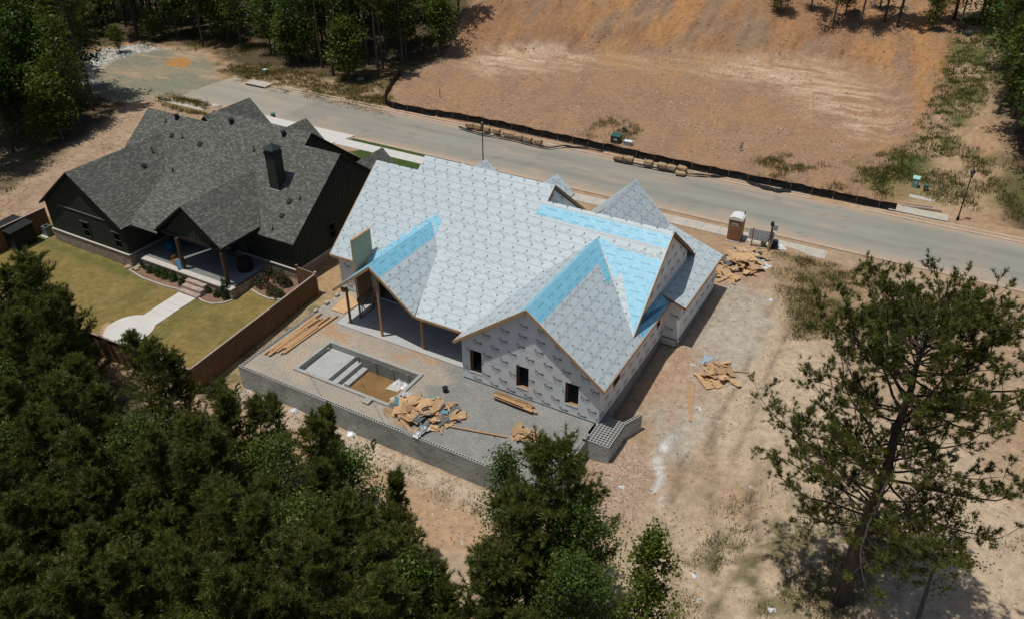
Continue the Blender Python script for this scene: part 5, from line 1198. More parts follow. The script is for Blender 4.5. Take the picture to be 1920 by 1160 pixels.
for k in range(11):
    A, B = at(928+rr.uniform(-3,6), 733+k*.9, z=.1+.045*(k//3)), at(985+rr.uniform(-8,20), 757+k*.9, z=.1+.045*(k//3))
    B = A+(B-A).normalized()*rr.uniform(2.0,3.1)
    plank(A+Vector((0,-.07*(k % 3),0)), B+Vector((0,-.07*(k % 3),0)), rr.choice((.14,.09,.19)), .04, 'board in the low stack against the front gable wall', 'boards stacked under the middle window', M_RAW if k > 3 else M_RAW2)
A, B = at(838, 797, z=.12), at(950, 818, z=.08); plank(A, B, .09, .04, 'single long pale board lying on the grey gravel between the two heaps', None)
for k, (a, b_) in enumerate((((1288,704),(1294,791)),((1300,720),(1293,788)))): A, B = atg(*a), atg(*b_); plank(A+Vector((0,0,.08)), B+Vector((0,0,.08)), .14, .04, ['longer of two boards lying in a V on the dirt','shorter of two boards lying in a V on the dirt'][k], None)
qs = [at(600+x/1326*160, 480+y/1326*160, z=.03) for x, y in ((170,825),(370,895),(600,745),(465,585))]
b = MB(); b.prism([(q.x,q.y) for q in qs], .0, .05); tag(b.build('strand_board_sheet', M_OSB), 'full sheet of tan strand board lying left of the patio slab', 'board sheet')
for k, (px, py, a) in enumerate(((1070,815,.5),(1062,823,.3))):
    p = at(px, py, z=.06); q = MB(); q.box((p.x,p.y,.09), (.4,.2,.2), a); q.box((p.x,p.y,.195), (.09,.1,.004), a, 1); tag(q.build('concrete_block', [M_BLOCKP, M_CORE]), ['loose block with a dark core nearer the gable wall','loose block nearer the terrace edge'][k], 'block', 'loose blocks on the grey gravel')
p = at(835, 733, z=0); q = MB(); q.lathe((p.x,p.y,0), [(.16,0),(.19,.36),(.17,.37)], 14); q.build('black_bucket', M_VENT); tag(bpy.data.objects['black_bucket'], 'black bucket standing alone above the scrap heap by the pool', 'bucket')
# scrap heaps: every offcut is a thing of its own
M_SHT = noisy('dark_sheathing', [(.3,(.10,.115,.115)),(.7,(.15,.165,.165))], 3); M_BLS = mat('blue_offcut', (.13,.30,.38), .6)
def heap(cx, cy, rx, ry, hh, n, label, group, rot=0, seed=0, size=(.3,1.2), extra=(), z=None, cl=2.2):
    r = random.Random(seed)
    for k in range(n):
        a = r.random()*6.283; q = r.random()**.6; ex, ey = math.cos(a)*q*rx, math.sin(a)*q*ry
        x = cx+ex*math.cos(rot)-ey*math.sin(rot); y = cy+ex*math.sin(rot)+ey*math.cos(rot); zz = (gz(x, y) if z is None else z)+hh*(1-q)**.8*(.35+.65*r.random())+.04
        L, W_ = r.uniform(*size)*(1.35 if r.random() < .18 else 1), r.uniform(size[0], size[1]*.62)
        if r.random() < .38: W_ *= .35; L *= 1.2
        pts = []
        for (u, v) in ((-1,-1),(1,-1),(1,1),(-1,1)): pts.append((u*L/2*r.uniform(.8,1.05), v*W_/2*r.uniform(.75,1.1)))
        if r.random() < .35: pts.insert(2, (L/2*r.uniform(.5,.8), W_*r.uniform(-.1,.2)))
        b = MB(); b.prism(pts, -.007, .007); m = M_OSB
        t = r.random()
        if t < extra[0] if extra else False: m = M_SHT
        elif extra and t < extra[0]+extra[1]: m = M_BLS
        o = b.build('board_offcut' if m is M_OSB else 'sheet_offcut', m); o.location = (x, y, zz); o.rotation_euler = (r.gauss(0,.27), r.gauss(0,.27), r.random()*6.283)
        nm = {'dark_sheathing': 'dark grey', 'blue_offcut': 'blue'}.get(m.name.split('.')[0], 'tan')
        tag(o, nm+' '+label, 'offcut', nm+' '+group)
h1_ = at(796, 775, z=0); heap(h1_.x, h1_.y, 2.35, 1.55, .55, 105, 'offcut in the large scrap heap beside the pool', 'offcuts in the heap beside the pool', .25, 1, (.3,1.25), (.12,.05), z=0)
h2_ = at(985, 815, z=0); heap(h2_.x, h2_.y, 1.05, .6, .3, 42, 'offcut in the small scrap heap beyond the dark tree top', 'offcuts in the small heap', 0, 2, (.25,.8), (.03,.0), z=0)
h3_ = at(1388, 495, z=.1); heap(h3_.x, h3_.y, 2.0, 3.0, .6, 70, 'offcut in the scrap heap by the portable toilet', 'offcuts in the heap by the toilet', -.2, 3, (.4,1.7), (.05,.0))
h4_ = atg(1348, 703); heap(h4_.x, h4_.y, 1.35, 1.2, .35, 42, 'offcut in the eastern scrap heap on the dirt', 'offcuts in the eastern heap', 0, 4, (.3,1.3), (.0,.0))
p = at(783, 810, z=.3); crumple('wrap_scrap', ((p.x,p.y-.3), (p.x+.2,p.y+.8), .5), 'crumpled white wrap at the near edge of the heap beside the pool', 'sheet', M_PLAS, .35, 7, 9, z=.15)
p = at(762, 738, z=.15); crumple('wrap_scrap', ((p.x-.2,p.y-.15), (p.x+.35,p.y+.1), .4), 'white crumpled bag on the pool rim', 'sheet', M_PLAS, .3, 6, 10, z=.1)
p = at(752, 722, z=-1.2); crumple('wrap_scrap', ((p.x-.6,p.y-.2), (p.x+.5,p.y+.35), .8), 'white sheet floating in the corner of the pool', 'sheet', M_PLAS, .45, 6, 11, z=-1.24)
for k, (px, py) in enumerate(((738,726),(742,747),(757,716))):
    p = at(px, py, z=-1.15); b = MB(); b.prism([(-.5,-.25),(.4,-.3),(.55,.2),(-.3,.3)], -.015, .015); o = b.build('foam_board', m2('foam', (.52,.50,.42), .7)); o.location = (p.x,p.y,-1.17+.03*k); o.rotation_euler = (.1,.08,k*1.1+.3)
    tag(o, ['pale board floating furthest from the pool corner','pale board floating by the near pool wall','pale board propped behind the floating sheet'][k], 'board')
# cord lines over the pool
for k, (a, b_) in enumerate((((571,686),(604,744)),((664,690),(720,792)))):
    A, B = at(*a, z=.12), at(*b_, z=.09); q = MB(); q.tube([A, A.lerp(B,.5)+Vector((0,0,.01)), B], .008, 4); tag(q.build('string_line', M_VENT), ['dark string stretched from the pool shelf to the long wall','dark string stretched over the pool and terrace'][k], 'string')
# ================================================================== across the road
sf = [(752,140),(737,158),(724,180),(722,195),(730,207),(760,211),(800,215),(850,222),(905,232),(960,243),(1010,255),(1060,265),(1110,276),(1160,287),(1210,299),(1270,313),(1330,326),(1390,340),(1450,352),(1510,364),(1570,376),(1625,388),(1678,398)]
SP_ = [at(x, y, z=.0) for x, y in sf]; SP_ = [Vector((p.x, max(p.y, 76.4), 0)) for p in SP_]
T = empty('silt_fence', (SP_[8].x, SP_[8].y, 0), label='low black fabric silt fence on wooden stakes along the bare lot', cat='fence')
M_SILT = noisy('black_fabric', [(.3,(.010,.010,.010)),(.7,(.022,.021,.02))], 2, 5, rough=.6, bump=.4, bscale=3, dist=.1); rr = random.Random(31)
path = []; 
for a, c in zip(SP_, SP_[1:]):
    n = max(2, int((c-a).length/.45)); path += [a.lerp(c, k/n) for k in range(n)]
path.append(SP_[-1]); b = MB()
prev = None
for k, p in enumerate(path):
    d = (path[min(k+1, len(path)-1)]-path[max(k-1, 0)]).normalized(); n_ = Vector((-d.y, d.x, 0)); w1 = math.sin(k*.9)*.05+rr.uniform(-.03,.03); zt = .78-.10*abs(math.sin(k*.55))+rr.uniform(-.04,.04); zg_ = gz(p.x, p.y)
    row = [p+n_*w1*.3+Vector((0,0,zg_+zt)), p+n_*(w1+.03)+Vector((0,0,zg_+zt*.5)), p+n_*w1*.5+Vector((0,0,zg_+.02)), p-n_*(.22+rr.uniform(0,.15))+Vector((0,0,zg_+.03+rr.uniform(0,.04)))]
    if prev:
        for i in range(3): b.face([prev[i], row[i], row[i+1], prev[i+1]])
    prev = row
o = b.build('fabric', M_SILT, T); o.modifiers.new('s', 'SOLIDIFY').thickness = .012
for k in range(0, len(path), 4):
    p = path[k]; q = MB(); q.box((p.x+.02,p.y-.06,gz(p.x,p.y)+.42), (.045,.045,1.0), 0, 0, rr.uniform(-.06,.06), rr.uniform(-.06,.06)); q.build('stake', M_RAW2, T)
def drape(pxs, label, w_=.5):
    pts = [at(x, y-5, z=.03) for x, y in pxs]; b = MB(); prev = None; r = random.Random(len(pxs)); fine = []
    for a, c in zip(pts, pts[1:]):
        for k in range(5): fine.append(a.lerp(c, k/5))
    for k, p in enumerate(fine):
        ww = w_*(.6+.5*abs(math.sin(k*.8))); row = [p+Vector((0,-ww/2,.02)), p+Vector((0,-ww/5,.05+.1*r.random())), p+Vector((0,ww/5,.04+.1*r.random())), p+Vector((0,ww/2,.03))]
        if prev:
            for i in range(3): b.face([prev[i], row[i], row[i+1], prev[i+1]][::-1])
        prev = row
    o = b.build('loose_fabric', M_SILT); tag(o, label, 'fabric'); o.modifiers.new('s', 'SOLIDIFY').thickness = .012
drape([(860,244),(900,256),(950,265),(1000,277),(1030,283),(1060,279),(1100,284),(1140,292)], 'slack black fabric strip lying in front of the western bales', .28)
drape([(1150,305),(1200,315),(1240,323),(1290,332),(1330,335),(1370,338)], 'slack black fabric strip lying in front of the eastern bales', .28)
drape([(1400,345),(1430,355),(1460,362),(1490,363)], 'short fallen end of black fabric near the storm drain', .6)
# straw bales
M_STRAW = noisy('straw', [(.3,(.26,.17,.10)),(.5,(.42,.29,.17)),(.75,(.52,.39,.25))], 14, 6, bump=.8, bscale=40, dist=.03)
def bale_mesh(seed):
    r = random.Random(seed); bm = bmesh.new(); bmesh.ops.create_cube(bm, size=1)
    bmesh.ops.subdivide_edges(bm, edges=bm.edges[:], cuts=5, use_grid_fill=True)
    for v in bm.verts:
        x, y, z = v.co; k = 1-.10*((2*x)**4*(2*z)**4+(2*x)**4*(2*y)**4+(2*y)**4*(2*z)**4)
        st = 1-.07*math.exp(-((abs(x)-.2)/.04)**2); v.co = Vector((x*1.02*k+r.uniform(-.02,.02), y*.62*k*st+r.uniform(-.025,.025), z*.56*k*st+r.uniform(-.025,.025)))
    me = bpy.data.meshes.new('straw_bale'); bm.to_mesh(me); bm.free(); me.materials.append(M_STRAW); return me
BM = [bale_mesh(s) for s in range(4)]; rr = random.Random(7)
bl = [(881,236),(896,239),(912,243),(931,247),(949,252),(957,254),(972,258),(990,262),(1009,267),(1160,297),(1179,300),(1216,307),(1241,312),(1259,316),(1279,318),(1276,324)]
sgn = ['first straw bale from the west end of the western row','second straw bale of the western row','third straw bale of the western row just right of the lamp post line','fourth straw bale of the western row','small broken straw bale in the middle of the western row','straw bale just after the broken one in the western row','third last straw bale of the western row','second last straw bale of the western row','last straw bale at the east end of the western row','first straw bale of the eastern row','second straw bale of the eastern row','third straw bale of the eastern row','fourth straw bale of the eastern row','fifth straw bale of the eastern row','last straw bale at the east end of the eastern row','flattened straw bale in front of the last eastern bale']
for k, (px, py) in enumerate(bl):
    p = at(px, py, z=.2); o = bpy.data.objects.new('straw_bale', BM[k % 4]); COL.objects.link(o); o.location = (p.x, min(p.y, 76.2), .26 if k != 15 else .14); o.rotation_euler = (rr.uniform(-.1,.1), rr.uniform(-.12,.12), rr.uniform(-.25,.15)); s = .72 if k in (4,) else 1.0; o.scale = (s, .95, .5 if k == 15 else 1)
    tag(o, sgn[k], 'straw bale', 'straw bales along the silt fence')
# street lamps
def lamp(x, y, top, label):
    z0_ = gz(x, y) if top > 4 else 0; T = empty('street_lamp', (x, y, z0_), label=label, cat='lamp', group='black street lamps'); mm_ = mat('lamp_black', (.010,.011,.011), .4)
    b = MB(); b.lathe((x,y,z0_-.1), [(.13,0),(.13,.35),(.085,.45),(.06,.6),(.045,top-.75-z0_),(.07,top-.72-z0_)], 12); b.build('pole', mm_, T)
    b = MB(); b.lathe((x,y,top-.8), [(.06,0),(.12,.06),(.13,.1)], 8); b.lathe((x,y,top-.3), [(.24,0),(.22,.08),(.07,.2),(.03,.3)], 8)
    for k in range(4): a = k*math.pi/2+.78; b.bar((x+.12*math.cos(a),y+.12*math.sin(a),top-.72), (x+.19*math.cos(a),y+.19*math.sin(a),top-.28), .02, .02)
    l_ = b.build('lantern', mm_, T); b = MB(); b.lathe((x,y,top-.7), [(.10,0),(.17,.4)], 8); b.build('lamp_glass', mat('smoked_glass', (.16,.17,.17), .2), l_)
p = at(1795, 413, z=0); q = at(1820, 316, Y=p.y); lamp(p.x, p.y, q.z, 'black street lamp beside the storm drain at the right of the road')
p = at(904, 226, Y=66.0); lamp(p.x, 66.0, p.z, 'black street lamp rising behind the wrapped roof, on the near kerb')
# drains, boxes, small signs
def slabthing(name, px, py, w, d, h_, m, label, cat, rz=.02, slot=False):
    p = at(px, py, z=0); T = empty(name, (p.x, p.y, 0), label=label, cat=cat); b = MB(); b.box((p.x,p.y,h_-.14), (w,d,.28), rz); b.build('concrete_top', m, T, bevel=.02)
    if slot:
        for k in (-1, 0, 1):
            b = MB(); b.box((p.x+k*w/3.1,p.y-d/2-.01,h_-.17), (w/3.4,.06,.15), rz); b.build('inlet_slot', M_CORE, T)  # solid dark box painted for the shade inside the inlet
    return T
slabthing('storm_drain', 1722, 400, 5.0, 1.35, .12, M_CONC, 'wide concrete storm drain inlet at the end of the silt fence', 'drain', 0, True)
slabthing('storm_drain', 486, 158, 3.4, 1.5, .12, M_CONC, 'concrete storm drain inlet on the grassy verge at the upper left', 'drain', 0, True)
slabthing('concrete_pad', 1728, 372, 2.2, .9, .08, M_CONC, 'flat pale concrete pad above the storm drain', 'pad', -.05)
A, B = at(1690, 387, z=.05), at(1765, 397, z=.05)
for k in range(3): plank(A+Vector((.1*k,.25*k,.05)), B+Vector((-.4*k,.25*k,.05)), .14, .04, ['nearest long dark board on the ground behind the storm drain','middle board on the ground behind the storm drain','furthest board on the ground behind the storm drain'][k], None, M_RAW2 if k != 1 else M_CONC)
def ubox(px, py, w, d, h_, c, label, slope=.0, name='utility_box'):
    p = at(px, py, z=0); T = empty(name, (p.x, p.y, 0), label=label, cat='utility box'); z0_ = gz(p.x, p.y); mm_ = mat('enamel', c, .4)
    b = MB(); b.bx((p.x-w/2,p.y-d/2,z0_-.1), (p.x+w/2,p.y+d/2,z0_+h_)); b.build('cabinet', mm_, T, bevel=.03)
    b = MB(); b.prism([(p.x-w/2-.04,p.y-d/2-.04),(p.x+w/2+.04,p.y-d/2-.04),(p.x+w/2+.04,p.y+d/2+.04),(p.x-w/2-.04,p.y+d/2+.04)], z0_+h_, [z0_+h_+.05]*2+[z0_+h_+.05+slope]*2); b.build('lid', mat('enamel_lid', tuple(min(1, x*2.2) for x in c), .35), T)
    b = MB(); b.bx((p.x-.15*w,p.y-d/2-.012,z0_+h_*.45), (p.x+.3*w,p.y-d/2-.002,z0_+h_*.75)); b.build('warning_label', mat('label_pale', (.4,.45,.45)), T)
ubox(1155, 267, 1.0, .85, .75, (.02,.05,.045), 'dark green transformer box in weeds behind the silt fence', .12)
ubox(1177.6, 272, .85, .5, .42, (.30,.36,.36), 'low pale grey utility box right of the dark transformer', .0)
ubox(1170, 248, .35, .3, .5, (.03,.06,.04), 'small green post box behind the transformer', .05)
ubox(1713, 355, .55, .55, .85, (.16,.30,.26), 'pale green utility box in weeds above the storm drain', .1)
ubox(1734, 361, .4, .35, .5, (.03,.055,.045), 'small dark green utility box right of the pale green one', .05)
ubox(498, 139, .45, .45, .55, (.16,.28,.24), 'small pale green box on the grassy verge at the upper left', .05)
ubox(512, 217, .35, .35, .55, (.06,.13,.11), 'little green box on the front lawn corner of the grey house', .0)
p = atg(1389, 283); T = empty('leaning_sign', (p.x, p.y, p.z), label='small white sign leaning on the bare lot', cat='sign'); b = MB(); b.box((p.x,p.y,p.z+.62), (.5,.03,.75), 1.25, 0, .12, .2); b.build('sign_panel', m2('sign_face', (.55,.56,.55)), T); b = MB(); b.box((p.x,p.y,p.z+.2), (.05,.05,.6), 1.25, 0, .12, .2); b.build('sign_stake', M_RAW2, T)
p = at(825, 183, z=0); b = MB(); b.box((p.x,p.y,.5), (.07,.07,1.2)); tag(b.build('survey_stake', M_RAW2), 'lone dark survey stake standing on the bare lot', 'stake')
p = at(1823, 55, z=4.3); zt = gz(p.x, p.y); b = MB(); b.lathe((p.x,p.y,zt-.2), [(.75,0),(.75,.42),(.6,.45)], 20); tag(b.build('manhole_ring', M_CONC), 'round concrete manhole ring at the top of the bank', 'manhole')
p = at(376, 204, z=0); b = MB(); b.lathe((p.x+.5,p.y+.2,.045), [(.33,0),(.33,.02)], 18); tag(b.build('manhole_cover', m2('rust_iron', (.16,.09,.06), .7)), 'rusty round cover on the pale walk behind the grey roof', 'manhole')
p = at(676, 148, z=.1); b = MB(); b.lathe((p.x,p.y,-.1), [(.5,0),(.5,.2),(.35,.3)], 16); tag(b.build('pipe_ring', M_CONC), 'round pale concrete ring in the grass by the woods', 'concrete ring')
# ================================================================== vegetation
M_BARK = noisy('pine_bark', [(.3,(.045,.033,.026)),(.6,(.085,.063,.05)),(.8,(.13,.10,.08))], 6, 6, stretch=(2,2,.5), bump=.6, dist=.03)
M_BARKG = noisy('grey_bark', [(.3,(.08,.075,.065)),(.7,(.16,.15,.135))], 6, 6, stretch=(2,2,.6), bump=.5, dist=.02)
NEEDLE = np.array([(.092,.106,.024),(.116,.130,.029),(.068,.080,.019),(.165,.178,.042)])
def tufts(rs, P, D, ln, nb=16, w=.022, cols=NEEDLE, sp=.75):
    """bottlebrush tufts: thin needles fanning forward from every point"""
    n = len(P)*nb; c = np.repeat(P, nb, 0); d = np.repeat(D, nb, 0)+unit(rs, n)*sp*1.25; d /= np.linalg.norm(d, axis=1, keepdims=True)
    L = ln*rs.uniform(.65, 1.15, (n, 1)); s = np.cross(d, unit(rs, n)); s /= np.linalg.norm(s, axis=1, keepdims=True)
    c = c-np.repeat(D, nb, 0)*rs.uniform(0, ln*.9, (n, 1)); V = np.stack([c-s*w, c+s*w, c+d*L], 1)
    k = rs.integers(0, len(cols), len(P)); C = np.repeat(cols[k], nb, 0)*rs.uniform(.75, 1.3, (n, 1)); return V.reshape(-1, 3), C
def norm(v): return v/np.linalg.norm(v)
def pine(seed, Ht, Rmax, z0f=.2, dens=1., nb=16, ln=.25, trunk_r=None, gap=.42, shape=.8, updir=.55, w=.022, side=3, bare=0., jit=.25, M=None, bark=None, cols=NEEDLE, lean=(0,0), wig=.12):
    rs = np.random.default_rng(seed); tr = trunk_r or Ht*.0105; tb = MB(); N = 12; off = np.cumsum(rs.normal(size=(N+1, 2))*wig*Ht/40, 0)
    cx = lambda z: np.array([np.interp(z, np.linspace(0, Ht, N+1), off[:, 0])+lean[0]*z, np.interp(z, np.linspace(0, Ht, N+1), off[:, 1])+lean[1]*z, z])
    zs = np.linspace(-.3, Ht, N+4); tb.tube([tuple(cx(max(z, 0))*[1,1,0]+[0,0,z]) for z in zs], [max(tr*(1-z/Ht)**.8, .012) if z < Ht else .01 for z in zs], 8)
    P = []; D = []; z = Ht*z0f
    while z < Ht-.15:
        t = (z-Ht*z0f)/(Ht*(1-z0f)); R_ = Rmax*((1-t)**shape)*(.55+.45*min(1, t*4+.25)); nbz = rs.integers(3, 6); a0 = rs.random()*6.28
        for k in range(nbz):
            if rs.random() < bare: continue
            a = a0+k*6.283/nbz+rs.normal()*.25; L = max(.3, R_*rs.uniform(1-jit*1.6, 1+jit*.6)); up = updir*(.35+.9*t)+rs.normal()*.1
            d = norm(np.array([math.cos(a), math.sin(a), up*.55])); p = cx(z); pts = [p]; m = max(3, int(L/.35))
            for i in range(m): d = norm(d+np.array([0, 0, .10*updir])+rs.normal(size=3)*.09); p = p+d*L/m; pts.append(p)
            rb = max(.012, L*.013+.006); tb.tube([tuple(q) for q in pts], [rb*(1-i/(m+.5))+.004 for i in range(m+1)], 4, cap=False)
            for i in range(1, m+1):
                f_ = i/m
                if f_ < .38 and L > .8: continue
                q = pts[i]; dd = norm(pts[i]-pts[i-1]); P.append(q); D.append(dd)
                for s in range(max(1, int(side*dens*rs.uniform(.6, 1.3)))):
                    sd = norm(np.cross(dd, [0, 0, 1])*rs.choice([-1, 1])+dd*rs.uniform(.3, 1.2)+np.array([0, 0, rs.uniform(-.1, .6)])+rs.normal(size=3)*.2); sl = rs.uniform(.18, .55)*(.5+.5*min(1, L))*1.1
                    P.append(q+sd*sl); D.append(norm(sd+[0, 0, .5]))
                    if sl > .3: P.append(q+sd*sl*.5); D.append(norm(sd+[0, 0, .6]))
        z += gap*rs.uniform(.7, 1.3)*(1 if t < .8 else .6)
    for k in range(4): P.append(cx(Ht-.2*k)); D.append(np.array([0, 0, 1.]))
    V, C = tufts(rs, np.array(P), np.array(D), ln, nb, w, cols)
    root = empty('pine_tree'); t_ = tb.build('trunk', bark or M_BARK); t_.parent = root; c_ = tri_object('crown', V, C, M_NEED); c_.parent = root
    return root
def broad(seed, Ht, Rmax, z0f=.25, size=.16, per=14, cols=GREENS, shape='round', npt=260, bark=None, trunk_r=None, spread=.28, name='broadleaf_tree'):
    rs = np.random.default_rng(seed); tb = MB(); tr = trunk_r or Ht*.011; P = []; cols = np.array(cols)*[2.0,1.75,1.0]
    sway = rs.normal(size=2)*.02*Ht; cx = lambda z: np.array([sway[0]*(z/Ht)**2*2, sway[1]*(z/Ht)**2*2, z])
    zs = np.linspace(-.3, Ht*.95, 9); tb.tube([tuple(cx(max(z, 0))*[1,1,0]+[0,0,z]) for z in zs], [max(tr*(1-max(z, 0)/Ht), .012) for z in zs], 8)
    nl = int(npt/9)
    for k in range(nl):
        t = (k+.5)/nl; z = Ht*(z0f+(1-z0f)*t*.96); prof = math.sin(math.pi*min(1, .18+t*.82))**.7 if shape == 'round' else (1-t)**.75*(.6+.4*min(1, t*5))
        R_ = Rmax*prof*rs.uniform(.55, 1.15); a = k*2.4+rs.normal()*.3; d = norm(np.array([math.cos(a), math.sin(a), .45+.5*t])); p = cx(z*.93); pts = [p]; m = 4
        for i in range(m): d = norm(d+rs.normal(size=3)*.16); p = p+d*R_/m; pts.append(p)
        tb.tube([tuple(q) for q in pts], [max(.008, R_*.014)*(1-i/5)+.004 for i in range(m+1)], 4, cap=False)
        for i in range(2, m+1):
            for s in range(3): P.append(pts[i]+rs.normal(size=3)*np.array([.35, .35, .22])*Rmax*.28)
    V, C = leaves(rs, np.array(P), size, spread, per, cols)
    root = empty(name); t_ = tb.build('trunk', bark or M_BARKG); t_.parent = root; c_ = tri_object('crown', V, C, M_LEAF, 4); c_.parent = root
    return root
used = set()
def plant(proto, x, y, label, cat='tree', group=None, s=1., rz=None, z=None, rnd=random.Random(77)):
    o = proto if proto.name not in used else copy_tree(proto)
    used.add(proto.name); o.location = (x, y, (gz(x, y) if z is None else z)-.05); o.rotation_euler = (0, 0, rnd.random()*6.28 if rz is None else rz); o.scale = (s*rnd.uniform(.92, 1.08), s*rnd.uniform(.92, 1.08), s)
    for k in ('label', 'category', 'group'):
        if k in o: del o[k]
    tag(o, label, cat, group); return o
def px_of(p):
    q = Vector(p)-Vector((0, 0, CAMH)); dpt = q.dot(_f)
    return (960+FPX*q.dot(_r)/dpt, 580-FPX*q.dot(_u)/dpt, dpt) if dpt > 1 else (9e9, 9e9, -1)
def seen(x, y, h_, r, mg=60):
    z = gz(x, y); bb = [px_of((x+dx, y, z+k*h_)) for dx in (-r, r) for k in (.25, 1)]
    if min(b[2] for b in bb) < 3: return False
    xs = [b[0] for b in bb]; ys = [b[1] for b in bb]; return max(xs) > -mg and min(xs) < 1920+mg and max(ys) > -mg and min(ys) < 1160+mg
def scatter(region, sp, seed, tries=6000):
    r = random.Random(seed); out = []; x0, x1 = min(p[0] for p in region), max(p[0] for p in region); y0, y1 = min(p[1] for p in region), max(p[1] for p in region)
    for _ in range(tries):
        x, y = r.uniform(x0, x1), r.uniform(y0, y1)
        if inpoly(x, y, region) and all((x-a)**2+(y-b)**2 > sp*sp for a, b in out): out.append((x, y))
    return out
# --- young pine stand below the houses
YP = [pine(100+k, h_, r, z0f=.14, side=3, nb=16, ln=.27, w=.02, shape=.5, gap=.42, jit=.42, updir=.75) for k, (h_, r) in enumerate(((8.6,1.9),(9.4,2.1),(7.6,1.7),(8.2,2.2),(10.0,2.2),(6.6,1.6)))]
YB = [broad(200+k, h_, r, cols=[(.032,.058,.014),(.042,.072,.018),(.026,.048,.013),(.06,.088,.023)], size=.17, per=13, npt=250) for k, (h_, r) in enumerate(((8.4,1.9),(7.6,1.8),(8.8,2.1)))]
reg = [tuple(at(x, y, z=5.6)[:2]) for x, y in ((-200,420),(-40,470),(60,500),(105,590),(140,670),(210,740),(300,745),(380,735),(470,775),(560,800),(640,860),(740,915),(850,985),(905,1060),(960,1090),(1010,1120),(1190,1150),(1200,1700),(-1200,1900),(-1500,500))]
rt = random.Random(3); ny = 0
for x, y in sorted(scatter(reg, 1.5, 11, 20000)):
    if not seen(x, y, 8.5, 2.2, 90): continue
    q_ = px_of((x, y, gz(x, y)+5)); wd_ = 'just below the lawn fence' if q_[1] < 760 and q_[0] < 400 else 'below the block wall' if q_[1] < 930 and q_[0] >= 400 else 'in the bottom left corner' if q_[0] < 330 and q_[1] > 950 else 'along the picture foot' if q_[1] > 1000 else 'at the left edge' if q_[0] < 200 else 'in the middle of the stand'
    if rt.random() < .92: plant(rt.choice(YP), x, y, 'dark green young pine in the crowded stand, '+wd_, 'pine tree', 'young crowded pines '+wd_, s=rt.uniform(.78, 1.04))
    else: plant(rt.choice(YB), x, y, 'lighter leafy tree mixed into the crowded pine stand, '+wd_, 'leafy tree', 'leafy trees in the stand '+wd_, s=rt.uniform(.75, 1.0))
def by_top(proto, Ht, px, py, label, cat, s=1., name=None, group=None, rz=None):
    z = -2.
    for _ in range(10): p = at(px, py, z=z+Ht*s-.1); z = gz(p.x, p.y)
    o = plant(proto, p.x, p.y, label, cat, group, s, rz); o.scale = (s, s, s)
    if name: o.name = name
    return o
by_top(pine(301, 11.6, 3.4, z0f=.2, side=5, nb=20, ln=.27, w=.02, shape=.5, gap=.36, trunk_r=.15, jit=.28), 11.6, 1042, 828, 'full rounded pine rising in front of the terrace corner', 'pine tree')
by_top(broad(302, 10.3, 2.0, size=.15, per=16, npt=330, shape='cone', cols=[(.022,.045,.013),(.030,.058,.016),(.042,.072,.02)]), 10.3, 948, 815, 'dark leafy tree touching the pine, its tip before the small scrap heap', 'leafy tree')
by_top(broad(303, 10.0, 2.1, size=.15, per=20, npt=420, cols=[(.024,.050,.014),(.034,.066,.018),(.045,.08,.02)]), 10.0, 1098, 925, 'glossy leafy tree right of the rounded pine', 'leafy tree')
by_top(broad(305, 9.6, 2.2, size=.15, per=20, npt=420, cols=[(.024,.050,.014),(.034,.066,.018),(.045,.08,.02)]), 9.6, 1108, 1030, 'lower leafy tree below the glossy one at the picture foot', 'leafy tree')
by_top(broad(304, 9.4, 1.9, size=.20, per=13, npt=300, shape='cone', cols=[(.050,.075,.012),(.065,.095,.016),(.036,.056,.012)], spread=.2), 9.4, 1233, 984, 'small pointed sweetgum standing alone on the pale dirt', 'sweetgum tree', name='sweetgum_tree')
by_top(pine(306, 7.4, 1.0, z0f=.1, side=4, nb=16, ln=.17, w=.02, shape=.6, gap=.26, updir=1.1, cols=NEEDLE*[1.25,1.05,.9]), 7.4, 612, 770, 'narrow brownish cedar at the edge of the stand by the wall', 'cedar tree', name='cedar_tree')
by_top(pine(307, 6.6, .9, z0f=.1, side=3, nb=14, ln=.2, w=.02, shape=.7, gap=.3, updir=.9), 6.6, 742, 893, 'slim young pine at the edge of the stand below the middle of the wall', 'pine tree')
by_top(broad(308, 6.8, 2.1, size=.17, per=15, npt=280, cols=[(.030,.065,.02),(.042,.085,.026),(.06,.10,.03)]), 6.8, 645, 848, 'leafy tree at the foot of the narrow cedar', 'leafy tree')
by_top(pine(311, 9.5, 2.4, z0f=.15, side=4, nb=18, ln=.27, w=.02, shape=.45, gap=.38, jit=.35), 9.5, 985, 945, 'bushy pine tucked in front of the rounded pine on its left', 'pine tree')
by_top(pine(312, 8.5, 2.2, z0f=.15, side=4, nb=18, ln=.27, w=.02, shape=.5, gap=.38, jit=.35), 8.5, 915, 1030, 'bushy pine at the picture foot left of the rounded pine', 'pine tree')
for k, (px, py, h_) in enumerate(((282,640,8.2),(243,628,7.6),(322,662,6.6),(40,478,10.2),(110,545,8.4),(410,722,6.8),(505,745,6.6),(478,752,7.6))):
    by_top(YP[k % 6], (8.6,9.4,7.6,8.2,10.0,6.6)[k % 6], px, py, ['pine whose tip overlaps the right side of the round patio','pine whose tip overlaps the round patio','small pine with its tip at the lawn fence right of the round patio','tallest pine, at the left edge over the lawn','ragged pine over the left end of the lawn fence','pine below the corner of the lawn fence','pine near the west corner of the block wall','dark pine left of the cedar'][k], 'pine tree', s=h_/(8.6,9.4,7.6,8.2,10.0,6.6)[k % 6])
